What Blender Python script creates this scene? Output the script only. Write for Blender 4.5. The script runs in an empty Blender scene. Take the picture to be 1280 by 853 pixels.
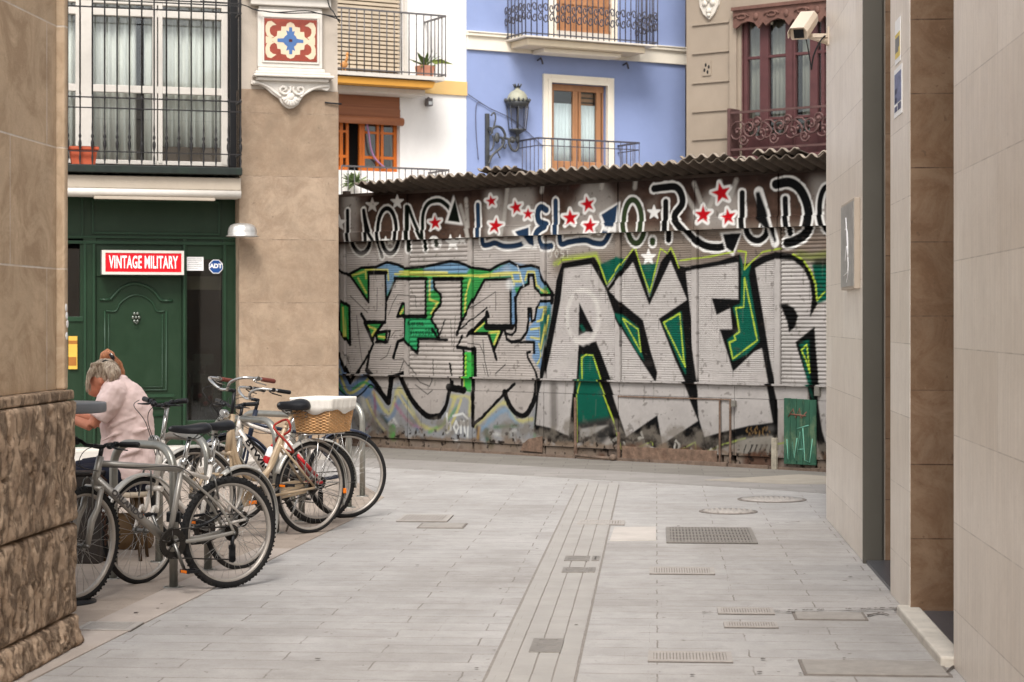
import bpy, math, random
import numpy as np
from mathutils import Vector, Matrix
random.seed(7); np.random.seed(7)
SC = bpy.context.scene
COL = SC.collection
F = 2500.0; VX = 640.0; HY = 400.0; EYE = 1.6
pi = math.pi

def S(r, g, b, k=1.0):
    o = []
    for c in (r, g, b):
        c /= 255.0
        o.append((c/12.92 if c <= .04045 else ((c+.055)/1.055)**2.4)*k)
    return tuple(o)

def ground(px, py):
    Y = F*EYE/(py-HY)
    return ((px-VX)/F*Y, Y)

# ---------------------------------------------------------------- mesh builder
class MB:
    def __init__(s):
        s.v = []; s.f = []; s.sm = []
    def add(s, vs, fs, smooth=False, M=None):
        n = len(s.v)
        for p in vs:
            p = Vector(p)
            s.v.append(tuple(M @ p) if M is not None else tuple(p))
        for f in fs:
            s.f.append([i+n for i in f]); s.sm.append(smooth)
        return s
    def box(s, x0, x1, y0, y1, z0, z1, M=None):
        vs = [(x0,y0,z0),(x1,y0,z0),(x1,y1,z0),(x0,y1,z0),(x0,y0,z1),(x1,y0,z1),(x1,y1,z1),(x0,y1,z1)]
        return s.add(vs, [(0,3,2,1),(4,5,6,7),(0,1,5,4),(1,2,6,5),(2,3,7,6),(3,0,4,7)], False, M)
    def tube(s, pts, r, n=8, closed=False, cap=True, M=None, sq=1.0):
        P = [Vector(p) for p in pts]; k = len(P)
        R = list(r) if isinstance(r, (list, tuple)) else [r]*k
        T = []
        for i in range(k):
            a = P[(i-1) % k] if (closed or i > 0) else P[i]
            b = P[(i+1) % k] if (closed or i < k-1) else P[i]
            t = b-a
            T.append(t.normalized() if t.length > 1e-9 else Vector((0,0,1)))
        up = Vector((0,0,1)) if abs(T[0].z) < .9 else Vector((0,1,0))
        N = (up - T[0]*up.dot(T[0])).normalized()
        vs = []; 
        for i in range(k):
            N = (N - T[i]*N.dot(T[i]))
            N = N.normalized() if N.length > 1e-6 else T[i].orthogonal().normalized()
            B = T[i].cross(N)
            for j in range(n):
                a = 2*pi*j/n
                vs.append(P[i] + (N*math.cos(a)*sq + B*math.sin(a))*R[i])
        fs = []
        m = k if closed else k-1
        for i in range(m):
            for j in range(n):
                a = i*n+j; b = i*n+(j+1) % n; i2 = (i+1) % k
                fs.append((a, b, i2*n+(j+1) % n, i2*n+j))
        s.add(vs, fs, True, M)
        if cap and not closed:
            n0 = len(s.v)-len(vs)
            s.f.append([n0+j for j in range(n)][::-1]); s.sm.append(False)
            s.f.append([n0+(k-1)*n+j for j in range(n)]); s.sm.append(False)
        return s
    def lathe(s, prof, c=(0,0,0), n=20, axis='z', M=None, cap=True):
        vs = []
        for (r, h) in prof:
            for j in range(n):
                a = 2*pi*j/n
                x, y = r*math.cos(a), r*math.sin(a)
                if axis == 'z': p = (c[0]+x, c[1]+y, c[2]+h)
                elif axis == 'y': p = (c[0]+x, c[1]+h, c[2]+y)
                else: p = (c[0]+h, c[1]+x, c[2]+y)
                vs.append(p)
        fs = []
        for i in range(len(prof)-1):
            for j in range(n):
                fs.append((i*n+j, i*n+(j+1) % n, (i+1)*n+(j+1) % n, (i+1)*n+j))
        s.add(vs, fs, True, M)
        if cap:
            n0 = len(s.v)-len(vs)
            if prof[0][0] > 1e-4: s.f.append([n0+j for j in range(n)][::-1]); s.sm.append(False)
            if prof[-1][0] > 1e-4: s.f.append([n0+(len(prof)-1)*n+j for j in range(n)]); s.sm.append(False)
        return s
    def ball(s, c, r, n=12, M=None):
        rx, ry, rz = r if isinstance(r, (tuple, list)) else (r, r, r)
        vs = []; fs = []
        m = n
        for i in range(m+1):
            a = pi*i/m
            for j in range(n*2):
                b = pi*j/n
                vs.append((c[0]+rx*math.sin(a)*math.cos(b), c[1]+ry*math.sin(a)*math.sin(b), c[2]+rz*math.cos(a)))
        k = n*2
        for i in range(m):
            for j in range(k):
                fs.append((i*k+j, (i+1)*k+j, (i+1)*k+(j+1) % k, i*k+(j+1) % k))
        return s.add(vs, fs, True, M)
    def prism(s, poly, y0, y1, M=None):           # polygon in (x, z), thickness along y
        n = len(poly)
        vs = [(x, y0, z) for x, z in poly]+[(x, y1, z) for x, z in poly]
        fs = [list(range(n)), list(range(n, 2*n))[::-1]]
        for i in range(n): fs.append([i, i+n, (i+1) % n+n, (i+1) % n])
        return s.add(vs, fs, False, M)
    def slab(s, poly, z0, z1, M=None):            # polygon in (x, y), thickness along z
        n = len(poly)
        vs = [(x, y, z0) for x, y in poly]+[(x, y, z1) for x, y in poly]
        fs = [list(range(n))[::-1], list(range(n, 2*n))]
        for i in range(n): fs.append([i, (i+1) % n, (i+1) % n+n, i+n])
        return s.add(vs, fs, False, M)
    def loft(s, rings, M=None):                   # rings: (cx,cy,cz, rx, ry)
        n = 20; vs = []
        for (cx, cy, cz, rx, ry) in rings:
            for j in range(n):
                a = 2*pi*j/n
                vs.append((cx+rx*math.cos(a), cy+ry*math.sin(a), cz))
        fs = []
        k = len(rings)
        for i in range(k-1):
            for j in range(n):
                fs.append((i*n+j, i*n+(j+1) % n, (i+1)*n+(j+1) % n, (i+1)*n+j))
        fs.append(list(range(n))[::-1]); fs.append([(k-1)*n+j for j in range(n)])
        return s.add(vs, fs, True, M)
    def build(s, name, mat, parent=None, bevel=0, loc=None, solid=0, remesh=0, sub=0):
        me = bpy.data.meshes.new(name)
        me.from_pydata(s.v, [], s.f)
        me.polygons.foreach_set('use_smooth', s.sm)
        me.materials.append(mat); me.update()
        o = bpy.data.objects.new(name, me); COL.objects.link(o)
        if parent is not None: o.parent = parent
        if loc is not None: o.location = loc
        if solid:
            m = o.modifiers.new('s', 'SOLIDIFY'); m.thickness = solid
        if bevel:
            m = o.modifiers.new('b', 'BEVEL'); m.width = bevel; m.segments = 2; m.limit_method = 'ANGLE'; m.angle_limit = .7
        if remesh:
            m = o.modifiers.new('r', 'REMESH'); m.mode = 'VOXEL'; m.voxel_size = remesh; m.use_smooth_shade = True
            m2 = o.modifiers.new('sm', 'SMOOTH'); m2.factor = .5; m2.iterations = 4
        if sub:
            m = o.modifiers.new('u', 'SUBSURF'); m.levels = sub; m.render_levels = sub
        return o

def tag(o, label=None, cat=None, group=None, kind=None):
    if label: o['label'] = label
    if cat: o['category'] = cat
    if group: o['group'] = group
    if kind: o['kind'] = kind
    return o

def empty(name, loc=(0,0,0), rz=0, label=None, cat=None, group=None):
    o = bpy.data.objects.new(name, None); COL.objects.link(o)
    o.location = loc; o.rotation_euler = (0,0,rz); o.empty_display_size = .2
    return tag(o, label, cat, group)

class Frame:
    """vertical facade: local x along it, local y into the building, z up"""
    def __init__(s, ox, oy, dx, dy):
        l = math.hypot(dx, dy); s.ox, s.oy, s.dx, s.dy = ox, oy, dx/l, dy/l
        s.rz = math.atan2(s.dy, s.dx)
    def L(s, px, py, off=0):
        a = (px-VX)/F; b = (HY-py)/F
        nx, ny = -s.dy, s.dx
        den = a*nx+ny
        t = (off+s.ox*nx+s.oy*ny)/den
        X, Y = a*t, t
        return ((X-s.ox)*s.dx+(Y-s.oy)*s.dy, EYE+b*t)
    def x(s, px, off=0): return s.L(px, HY, off)[0]
    def z(s, px, py, off=0): return s.L(px, py, off)[1]
    def W(s, x, y, z=0):
        return (s.ox+s.dx*x-s.dy*y, s.oy+s.dy*x+s.dx*y, z)
    def root(s, name, label, cat, group=None):
        return empty(name, (s.ox, s.oy, 0), s.rz, label, cat, group)
    def thing(s, name, x, y, z, label, cat, group=None, rz=0):
        return empty(name, s.W(x, y, z), s.rz+rz, label, cat, group)

# ---------------------------------------------------------------- materials
MATS = {}
def nt(name):
    m = bpy.data.materials.new(name); m.use_nodes = True
    t = m.node_tree; t.nodes.clear()
    out = t.nodes.new('ShaderNodeOutputMaterial')
    b = t.nodes.new('ShaderNodeBsdfPrincipled')
    t.links.new(b.outputs[0], out.inputs[0])
    return m, t, b, out
def node(t, typ, **kw):
    n = t.nodes.new(typ)
    for k, v in kw.items():
        if k in n.inputs: n.inputs[k].default_value = v
        else: setattr(n, k, v)
    return n
def mixc(t, fac, a, b, mode='MIX'):
    n = t.nodes.new('ShaderNodeMix'); n.data_type = 'RGBA'; n.blend_type = mode
    for i, v in ((0, fac), (6, a), (7, b)):
        if hasattr(v, 'links') or hasattr(v, 'is_linked'): t.links.new(v, n.inputs[i])
        else: n.inputs[i].default_value = v if i == 0 else (v if len(v) == 4 else (*v, 1))
    return n.outputs[2]
def ramp(t, src, p0, p1, inv=False):
    n = t.nodes.new('ShaderNodeMapRange'); t.links.new(src, n.inputs[0])
    n.inputs[1].default_value = p0; n.inputs[2].default_value = p1
    if inv: n.inputs[3].default_value = 1; n.inputs[4].default_value = 0
    return n.outputs[0]
def mul(t, a, b):
    n = t.nodes.new('ShaderNodeMath'); n.operation = 'MULTIPLY'
    for i, v in ((0, a), (1, b)):
        if hasattr(v, 'is_linked'): t.links.new(v, n.inputs[i])
        else: n.inputs[i].default_value = v
    return n.outputs[0]
def noise(t, co, scale, detail=6, rough=.6, sx=1, sy=1, sz=1, dist=0):
    if (sx, sy, sz) != (1, 1, 1):
        m = t.nodes.new('ShaderNodeMapping'); m.inputs['Scale'].default_value = (sx, sy, sz)
        t.links.new(co, m.inputs[0]); co = m.outputs[0]
    n = t.nodes.new('ShaderNodeTexNoise')
    n.inputs['Scale'].default_value = scale; n.inputs['Detail'].default_value = detail
    n.inputs['Roughness'].default_value = rough; n.inputs['Distortion'].default_value = dist
    t.links.new(co, n.inputs['Vector'])
    return n.outputs[0]
def bump(t, b, h, s, d):
    n = t.nodes.new('ShaderNodeBump'); n.inputs['Strength'].default_value = s; n.inputs['Distance'].default_value = d
    t.links.new(h, n.inputs['Height'])
    t.links.new(n.outputs[0], b.inputs['Normal'])
def objco(t):
    return t.nodes.new('ShaderNodeTexCoord').outputs['Object']

def mat(name, rgb, rough=.6, metal=0, var=.12, sc=8, stain=0, stain_col=(.05,.04,.03), bmp=0, bsc=60, coat=0, dirt=None, st=(1,1,1)):
    if name in MATS: return MATS[name]
    m, t, b, out = nt(name); co = objco(t)
    n1 = noise(t, co, sc, 8, .65, *st)
    lo = tuple(c*(1-var) for c in rgb); hi = tuple(min(1, c*(1+var)) for c in rgb)
    c = mixc(t, ramp(t, n1, .3, .7), lo, hi)
    if stain:
        n2 = noise(t, co, sc*.37, 10, .75, 1, 1, .45)
        f = mul(t, ramp(t, n2, .5, .75), stain)
        c = mixc(t, f, c, stain_col)
    t.links.new(c, b.inputs['Base Color'])
    r = t.nodes.new('ShaderNodeMapRange'); t.links.new(n1, r.inputs[0])
    r.inputs[3].default_value = max(0, rough-.1); r.inputs[4].default_value = min(1, rough+.1)
    t.links.new(r.outputs[0], b.inputs['Roughness'])
    b.inputs['Metallic'].default_value = metal
    if metal < .3: b.inputs['Specular IOR Level'].default_value = .3
    if coat: b.inputs['Coat Weight'].default_value = coat
    if bmp:
        n3 = noise(t, co, bsc, 8, .7)
        bump(t, b, n3, bmp, .01)
    MATS[name] = m; return m

def tiles(name, rgb, rgb2, mortar, bw, rh, ms=.004, ox=0, oz=0, off=.5, streak=.1, rough=.45, sc=3, bmp=.3, bsc=40, st=(1,1,8), spec=.5, veins=0, vcol=(.1,.06,.04), rot=None, wear=0, dirt=0, jn=5, jlo=.25, jhi=.6):
    """stone slabs with joints laid out in the object's own (x, z) metres"""
    m, t, b, out = nt(name); co = objco(t)
    sep = t.nodes.new('ShaderNodeSeparateXYZ'); t.links.new(co, sep.inputs[0])
    cmb = t.nodes.new('ShaderNodeCombineXYZ')
    if rot == 'xy':
        ax, az = sep.outputs[0], sep.outputs[1]
    else: ax, az = sep.outputs[0], sep.outputs[2]
    def addc(s, v):
        n = t.nodes.new('ShaderNodeMath'); n.operation = 'ADD'; t.links.new(s, n.inputs[0]); n.inputs[1].default_value = v; return n.outputs[0]
    if wear:
        wn = noise(t, co, 9, 4, .6)
        w1 = mul(t, wn, wear)
        n = t.nodes.new('ShaderNodeMath'); n.operation='ADD'; t.links.new(az, n.inputs[0]); t.links.new(w1, n.inputs[1]); az = n.outputs[0]
        n = t.nodes.new('ShaderNodeMath'); n.operation='ADD'; t.links.new(ax, n.inputs[0]); t.links.new(w1, n.inputs[1]); ax = n.outputs[0]
    t.links.new(addc(ax, ox+100), cmb.inputs[0]); t.links.new(addc(az, oz), cmb.inputs[1])
    br = t.nodes.new('ShaderNodeTexBrick'); t.links.new(cmb.outputs[0], br.inputs[0])
    br.offset = off; br.inputs['Scale'].default_value = 1
    br.inputs['Brick Width'].default_value = bw; br.inputs['Row Height'].default_value = rh
    br.inputs['Mortar Size'].default_value = ms; br.inputs['Mortar Smooth'].default_value = .3
    br.inputs['Color1'].default_value = (*rgb, 1); br.inputs['Color2'].default_value = (*rgb2, 1)
    br.inputs['Mortar'].default_value = (*rgb, 1)
    n1 = noise(t, co, sc, 8, .65, *st)
    c = mixc(t, ramp(t, n1, .3, .7), (1-streak,)*3, (1+streak,)*3)
    c = mixc(t, 1.0, br.outputs[0], c, 'MULTIPLY')
    if veins:
        n2 = noise(t, co, 3.2, 10, .7, dist=1.6)
        c = mixc(t, mul(t, ramp(t, n2, .42, .62), veins), c, vcol)
        n4 = noise(t, co, 11, 10, .8, dist=2.5)
        c = mixc(t, mul(t, ramp(t, n4, .6, .7), veins*.5), c, tuple(min(1, x*1.6) for x in rgb))
    if dirt:
        nd = noise(t, co, .55, 6, .7); c = mixc(t, mul(t, ramp(t, nd, .42, .68), dirt), c, mortar)
        ns = noise(t, co, 17, 3, .5); c = mixc(t, mul(t, ramp(t, ns, .69, .73), dirt*1.9), c, mortar); ng = noise(t, co, 90, 3, .7); c = mixc(t, mul(t, ramp(t, ng, .5, .75), dirt*.9), c, mortar)
        nm = noise(t, co, 4.5, 8, .8); c = mixc(t, mul(t, ramp(t, nm, .5, .72), dirt*.9), c, mortar); nl = noise(t, co, 1.7, 9, .8, dist=.5); c = mixc(t, mul(t, ramp(t, nl, .48, .7), dirt*.8), c, tuple(min(1, x*1.25) for x in rgb))
    nj = noise(t, co, jn, 5, .7)
    fm = mul(t, br.outputs['Fac'], ramp(t, nj, jlo, jhi))
    c = mixc(t, fm, c, mortar)
    t.links.new(c, b.inputs['Base Color'])
    b.inputs['Roughness'].default_value = rough; b.inputs['Specular IOR Level'].default_value = spec
    n3 = noise(t, co, bsc, 8, .7)
    a = t.nodes.new('ShaderNodeMath'); a.operation = 'SUBTRACT'
    t.links.new(n3, a.inputs[0]); t.links.new(fm, a.inputs[1])
    bump(t, b, a.outputs[0], bmp, .006)
    return m

def glassmat(name='pane_glass', refl=.25, tint=(.9,.93,.93)):
    if name in MATS: return MATS[name]
    m = bpy.data.materials.new(name); m.use_nodes = True; t = m.node_tree; t.nodes.clear()
    out = t.nodes.new('ShaderNodeOutputMaterial'); mx = t.nodes.new('ShaderNodeMixShader')
    tr = t.nodes.new('ShaderNodeBsdfTransparent'); tr.inputs[0].default_value = (*tint, 1)
    gl = t.nodes.new('ShaderNodeBsdfGlossy'); gl.inputs['Roughness'].default_value = .03
    fr = t.nodes.new('ShaderNodeLayerWeight'); pw = t.nodes.new('ShaderNodeMath'); pw.operation = 'POWER'; pw.inputs[1].default_value = 4
    t.links.new(fr.outputs['Facing'], pw.inputs[0])
    a = t.nodes.new('ShaderNodeMath'); a.operation = 'MULTIPLY_ADD'; a.inputs[1].default_value = .9; a.inputs[2].default_value = .03+refl*.15
    t.links.new(pw.outputs[0], a.inputs[0]); t.links.new(a.outputs[0], mx.inputs[0])
    t.links.new(tr.outputs[0], mx.inputs[1]); t.links.new(gl.outputs[0], mx.inputs[2]); t.links.new(mx.outputs[0], out.inputs[0])
    MATS[name] = m; return m

def text_mesh(name, s, size, mat_, parent, loc, rot=(pi/2,0,0), sx=1.0, ext=.002, bold=0.0, align='CENTER', space=1.0):
    cu = bpy.data.curves.new(name+'_c', 'FONT'); cu.body = s; cu.size = size; cu.extrude = ext
    cu.offset = bold; cu.align_x = align; cu.align_y = 'CENTER'; cu.resolution_u = 3; cu.space_character = space
    tmp = bpy.data.objects.new('t', cu); COL.objects.link(tmp)
    dg = bpy.context.evaluated_depsgraph_get(); dg.update()
    me = bpy.data.meshes.new_from_object(tmp.evaluated_get(dg))
    me.transform(Matrix.Diagonal((sx, 1, 1, 1)))
    bpy.data.objects.remove(tmp)
    me.name = name; me.materials.clear(); me.materials.append(mat_)
    o = bpy.data.objects.new(name, me); COL.objects.link(o)
    o.parent = parent; o.location = loc; o.rotation_euler = rot
    return o

def catmull(P, k=6, closed=False):
    P = [tuple(p) for p in P]; n = len(P); out = []
    rng = range(n if closed else n-1)
    for i in rng:
        if closed: p0, p1, p2, p3 = P[(i-1) % n], P[i], P[(i+1) % n], P[(i+2) % n]
        else: p0, p1, p2, p3 = P[max(i-1, 0)], P[i], P[i+1], P[min(i+2, n-1)]
        for j in range(k):
            t = j/k
            out.append(tuple(.5*((2*b)+(-a+c)*t+(2*a-5*b+4*c-d)*t*t+(-a+3*b-3*c+d)*t**3) for a, b, c, d in zip(p0, p1, p2, p3)))
    if not closed: out.append(P[-1])
    return out
EXPO = 0.93
# ---------------------------------------------------------------- the paint on the shed, worked out in the wall's own metres
FS = Frame(*( lambda Y: ((425-VX)/F*Y, Y))(23.745/(1+.82*(425-VX)/F)), 1, -.82)
WU = 7.9; WZ = 3.35; RES = .004
NU = int(WU/RES); NZ = int(WZ/RES)
IMG = np.zeros((NZ, NU, 3), np.float32)
UU, ZZ = np.meshgrid((np.arange(NU)+.5)*RES-.1, (np.arange(NZ)+.5)*RES)
def vnoise(sc, seed=0, oct=4, au=1.0):
    rs = np.random.RandomState(seed); out = np.zeros((NZ, NU), np.float32); amp = 1; tot = 0
    for o in range(oct):
        gx = int(WU/sc*au)+3; gz = int(WZ/sc)+3
        g = rs.rand(gz, gx).astype(np.float32)
        fx = (UU+.1)/sc*au; fz = ZZ/sc
        ix = np.clip(fx.astype(int), 0, gx-2); iz = np.clip(fz.astype(int), 0, gz-2)
        tx = fx-ix; tz = fz-iz; tx = tx*tx*(3-2*tx); tz = tz*tz*(3-2*tz)
        out += amp*((g[iz, ix]*(1-tx)+g[iz, ix+1]*tx)*(1-tz)+(g[iz+1, ix]*(1-tx)+g[iz+1, ix+1]*tx)*tz)
        tot += amp; amp *= .55; sc /= 2.1
    return out/tot
NA = vnoise(.5, 1); NB = vnoise(.12, 2); NC = vnoise(.05, 3, 3); ND = vnoise(.9, 5, 5)
def g2w(p):
    x, z = FS.L(p[0], p[1]); return (x, z)
def put(mask, col, box=None):
    c = np.array(col, np.float32)
    if box is None: IMG[:] = IMG*(1-mask[..., None])+c*mask[..., None]
    else:
        a, b, d, e = box
        IMG[a:b, d:e] = IMG[a:b, d:e]*(1-mask[..., None])+c*mask[..., None]
def bbox(P, pad):
    us = [p[0] for p in P]; zs = [p[1] for p in P]
    d = max(0, int((min(us)-pad+.1)/RES)); e = min(NU, int((max(us)+pad+.1)/RES)+1)
    a = max(0, int((min(zs)-pad)/RES)); b = min(NZ, int((max(zs)+pad)/RES)+1)
    return a, b, d, e
def fillp(pts, col, alpha=1.0, soft=0.0, smooth=0):
    if smooth: pts = catmull(pts, smooth, True)
    P = [g2w(p) for p in pts]; bx = bbox(P, .01+soft*2); a, b, d, e = bx
    if b <= a or e <= d: return
    x = UU[a:b, d:e]; y = ZZ[a:b, d:e]; ins = np.zeros(x.shape, bool); n = len(P)
    for i in range(n):
        x1, y1 = P[i]; x2, y2 = P[(i+1) % n]
        if y1 == y2: continue
        c = ((y1 > y) != (y2 > y)) & (x < (x2-x1)*(y-y1)/(y2-y1)+x1)
        ins ^= c
    m = ins.astype(np.float32)
    k = max(1, int(soft/RES))
    for _ in range(2 if soft else 1):
        for ax in (0, 1):
            acc = m.copy()
            for s_ in range(1, k+1): acc += np.roll(m, s_, ax)+np.roll(m, -s_, ax)
            m = acc/(2*k+1)
    put(m*alpha, col, bx)
def stroke(pts, w, col, alpha=1.0, soft=.35, smooth=0, closed=False, w2=None, rough=0.0):
    """w: width in photo pixels (about 9.4 mm each)"""
    if smooth: pts = catmull(pts, smooth, closed)
    P = [g2w(p) for p in pts]
    if closed: P.append(P[0])
    px = .0094; r = w*px/2; so = max(.004, soft*px*1.4)
    bx = bbox(P, r+so*3+.01); a, b, d, e = bx
    if b <= a or e <= d: return
    D = np.full((b-a, e-d), 9.0, np.float32)
    n = len(P)-1
    for i in range(n):
        x1, y1 = P[i]; x2, y2 = P[i+1]
        ri = r if w2 is None else (w+(w2-w)*(i+.5)/n)*px/2
        sb = bbox([P[i], P[i+1]], r*1.6+so*3+.01)
        a1, b1, d1, e1 = max(sb[0], a), min(sb[1], b), max(sb[2], d), min(sb[3], e)
        if b1 <= a1 or e1 <= d1: continue
        x = UU[a1:b1, d1:e1]; y = ZZ[a1:b1, d1:e1]
        dx, dy = x2-x1, y2-y1; L2 = dx*dx+dy*dy+1e-12
        t = np.clip(((x-x1)*dx+(y-y1)*dy)/L2, 0, 1)
        dd = np.hypot(x-x1-t*dx, y-y1-t*dy)-ri
        sub = D[a1-a:b1-a, d1-d:e1-d]; np.minimum(sub, dd, out=sub)
    if rough: D = D+(NC[a:b, d:e]-.5)*rough*px*6
    m = np.clip(.5-D/so, 0, 1)
    put(m*alpha, col, bx)
def star(cx, cy, r, col, outline=None, rot=0, ow=3.2):
    P = []; r *= 1.1
    for i in range(10):
        a = -pi/2+rot+i*pi/5; q = r if i % 2 == 0 else r*.42
        P.append((cx+q*math.cos(a)*.92, cy+q*math.sin(a)))
    if outline: stroke(P, ow*2, outline, .95, 1.0, closed=True)
    fillp(P, col, 1, .004)
    if outline is None: stroke(P, 1.6, col, .9, .8, closed=True)
W_ = S(236,233,227); K_ = S(22,21,22); SIL = S(174,166,160); TEAL = S(4,92,74); LIME = S(170,190,60)
GRN = S(58,142,72); BLU = S(110,140,170); YEL = S(200,190,90); RED = S(190,14,28)
DBL = S(40,62,88); DGR = S(26,34,20); OGR = S(58,72,44)
# --- bare surfaces
z = ZZ
base = np.array(S(168,160,153), np.float32)
IMG[:] = base*(0.86+.28*NA[..., None])
up = np.clip((z-2.55)/.03, 0, 1)
br_ = np.array(S(84,64,54), np.float32)*(0.55+.9*NB[..., None])
IMG[:] = IMG*(1-up[..., None])+br_*up[..., None]
put(up*np.clip((NA-.55)*5, 0, 1)*.6, S(126,116,106))
put(up*np.clip((ND-.6)*6, 0, 1)*.8, S(60,38,30))
put(np.clip((z-3.0)/.1, 0, 1)*.8, S(54,38,32))  # board tops painted darker for the shade of the eaves
# taupe band right of the first bays
fillp([(690,288),(1060,278),(1060,330),(900,335),(760,335),(690,345)], S(124,111,99), .85, .05)
fillp([(875,284),(1060,282),(1060,322),(960,318),(875,325)], S(116,100,88), .6, .05)
# pale patches behind the top lettering
for P in ([(640,235),(672,236),(676,300),(640,300)], [(735,230),(760,228),(775,250),(770,290),(735,290),(715,270)],
          [(890,240),(930,238),(935,285),(885,288),(865,270)], [(612,240),(632,240),(640,290),(612,300)],
          [(1016,222),(1060,222),(1060,290),(1022,290)], [(700,290),(760,285),(770,310),(700,318)], [(432,242),(450,240),(452,300),(434,300)]):
    fillp(P, S(176,170,162), .62, .05)
for P in ([(640,228),(632,300)],[(800,212),(798,235)],[(760,215),(757,235)],[(872,230),(884,262)],[(905,228),(890,262)],[(685,218),(682,240)],[(925,226),(918,245)],[(585,250),(588,296)],[(578,258),(590,300)],[(857,238),(876,268)]):
    stroke(P, 6, S(180,175,166), .75, 2)
for (a, b, c, d, r) in ((449,245,470,243,5),(462,270,480,300,4),(600,225,640,222,6),(720,235,728,232,6),(840,222,846,240,6)):
    stroke([(a,b),(c,d)], r, S(70,40,32), .6, 3)
# --- top lettering: white halo, dark core
def letter(strokes, col, w=5, halo=2.6, k=6):
    strokes = [(st_[0], st_[1]*1.28) if isinstance(st_[1], (int, float)) else (st_, w*1.28) for st_ in strokes]
    for st_ in strokes:
        ww = st_[1] if isinstance(st_[1], (int, float)) else w
        P = st_[0] if isinstance(st_[1], (int, float)) else st_
        stroke(P, ww+halo*2, W_, .97, 1.1, smooth=k, rough=.35)
    for st_ in strokes:
        ww = st_[1] if isinstance(st_[1], (int, float)) else w
        P = st_[0] if isinstance(st_[1], (int, float)) else st_
        stroke(P, ww, col, 1, .8, smooth=k)
def ell(cx, cy, rx, ry, a0=0, a1=360, n=20):
    return [(cx+rx*math.cos(math.radians(a0+(a1-a0)*i/n)), cy+ry*math.sin(math.radians(a0+(a1-a0)*i/n))) for i in range(n+1)]
NAVY = S(12,14,18)
letter([([(438.8,264),(439.5,298),(444,311),(452,317),(460,311),(462.5,299),(458.8,264)], 5.0), ([(459,266),(465,289),(473,304),(478,321)], 4.2)], NAVY)
letter([(ell(488,289,11.5,28), 5.0)], NAVY)
letter([([(512,259),(512,285),(512.5,313)], 4.4), ([(513.5,260),(521,280),(529,297)], 4.2), ([(533,312),(531,290),(531.5,268),(538,254.5),(551,251),(560,256),(566,263)], 4.6)], DGR)
fillp([(569.5,244),(558.6,279),(581.5,282)], W_, .95, .01); fillp([(571.3,249),(562.5,276.5),(577.5,278.5)], DGR, 1, .006)
stroke(ell(546.4,304,4,5), 8, W_, .9, 1); stroke([(546,302),(546.5,306)], 7, S(50,58,44), .95, 1)
for s_ in ((428,279,9),(469.7,257,8),(500.7,253,8),(567,304,9),(821.8,266,8),(811,322,9),(579,300,5),(488,302,5)): star(*s_, W_)
letter([([(602.2,257),(603,285),(604,305),(612,306),(619,304),(630,308),(644,307.5),(656,303),(663,291)], 5.4)], DBL)
fillp([(646,289),(668,281),(672,312),(657,311)], W_, .9, .01); fillp([(650,290),(667,284.6),(667.5,308),(661,305)], DBL, 1, .006)
letter([([(688,263),(681,259.5),(677,266),(678.5,277),(688,281)], 6.5), ([(687,284),(678,290),(675.5,299),(680,308),(689,308)], 6.5)], DBL)
letter([([(699.7,252),(700,280),(701,304),(711,303),(722,301),(733.5,300.5),(743,304),(754.6,304),(762,292),(768,276)], 5.6)], DBL)
fillp([(753,268),(780,252),(777,291),(761,289)], W_, .9, .01); fillp([(756.7,269),(777,256),(773.5,284),(763,284)], DBL, 1, .006)
letter([(ell(795.4,277.4,11.2,27), 5.6)], OGR)
stroke([(816,300),(816,304)], 13, W_, .9, 1); stroke([(816,301),(816,303.5)], 8, OGR, 1, 1)
letter([([(836.6,253),(836.4,278),(836,300)], 6), ([(822,236.5),(836,234.6),(849,234.5),(856,243),(857,256),(847.5,272),(860.5,290),(878.8,306),(898.5,309.5),(910,305)], 6.8)], S(13,16,17))
fillp([(900,291),(929,288),(917,321),(907,312)], W_, .9, .01); fillp([(904,293),(926.6,291.5),(916.6,316),(908,310)], S(26,28,30), 1, .006)
letter([([(932.2,242),(932.8,284),(938,297),(948,301),(957,295),(960,284)], 5.6)], NAVY)
stroke([(953,241),(961,268),(970,303)], 13, W_, .97, 1.2); fillp([(949,241),(954,240),(962,262),(973,301),(969,304.5),(961,285),(956,280),(950.6,274)], NAVY, 1, .008)
letter([([(985,249),(985.8,270),(988.6,292)], 5.4), ([(974.5,231),(990,228.5),(1003,236.6),(1011.6,253.5),(1014.5,273),(1009,291),(996,300.5),(984.8,304)], 8.4)], S(12,13,16))
letter([(ell(1038,262,10,28,90,270), 5)], NAVY)
for s_ in ((546.4,279,8.5),(619,252,7),(624.7,283,9.5),(650,260,8.5),(664.8,268,7),(718,273,10),(739.8,256,9.5),(743.3,283,9.5),(906.2,242,12.5),(883.7,269,11),(915.4,271.8,10)):
    star(*s_, RED, W_, rot=random.uniform(-.25, .25))
for (a, b, c, d) in ((424,330,690,330),): stroke([(430,320),(505,322),(600,322),(680,318)], 12, S(176,170,164), .5, 8)
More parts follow.
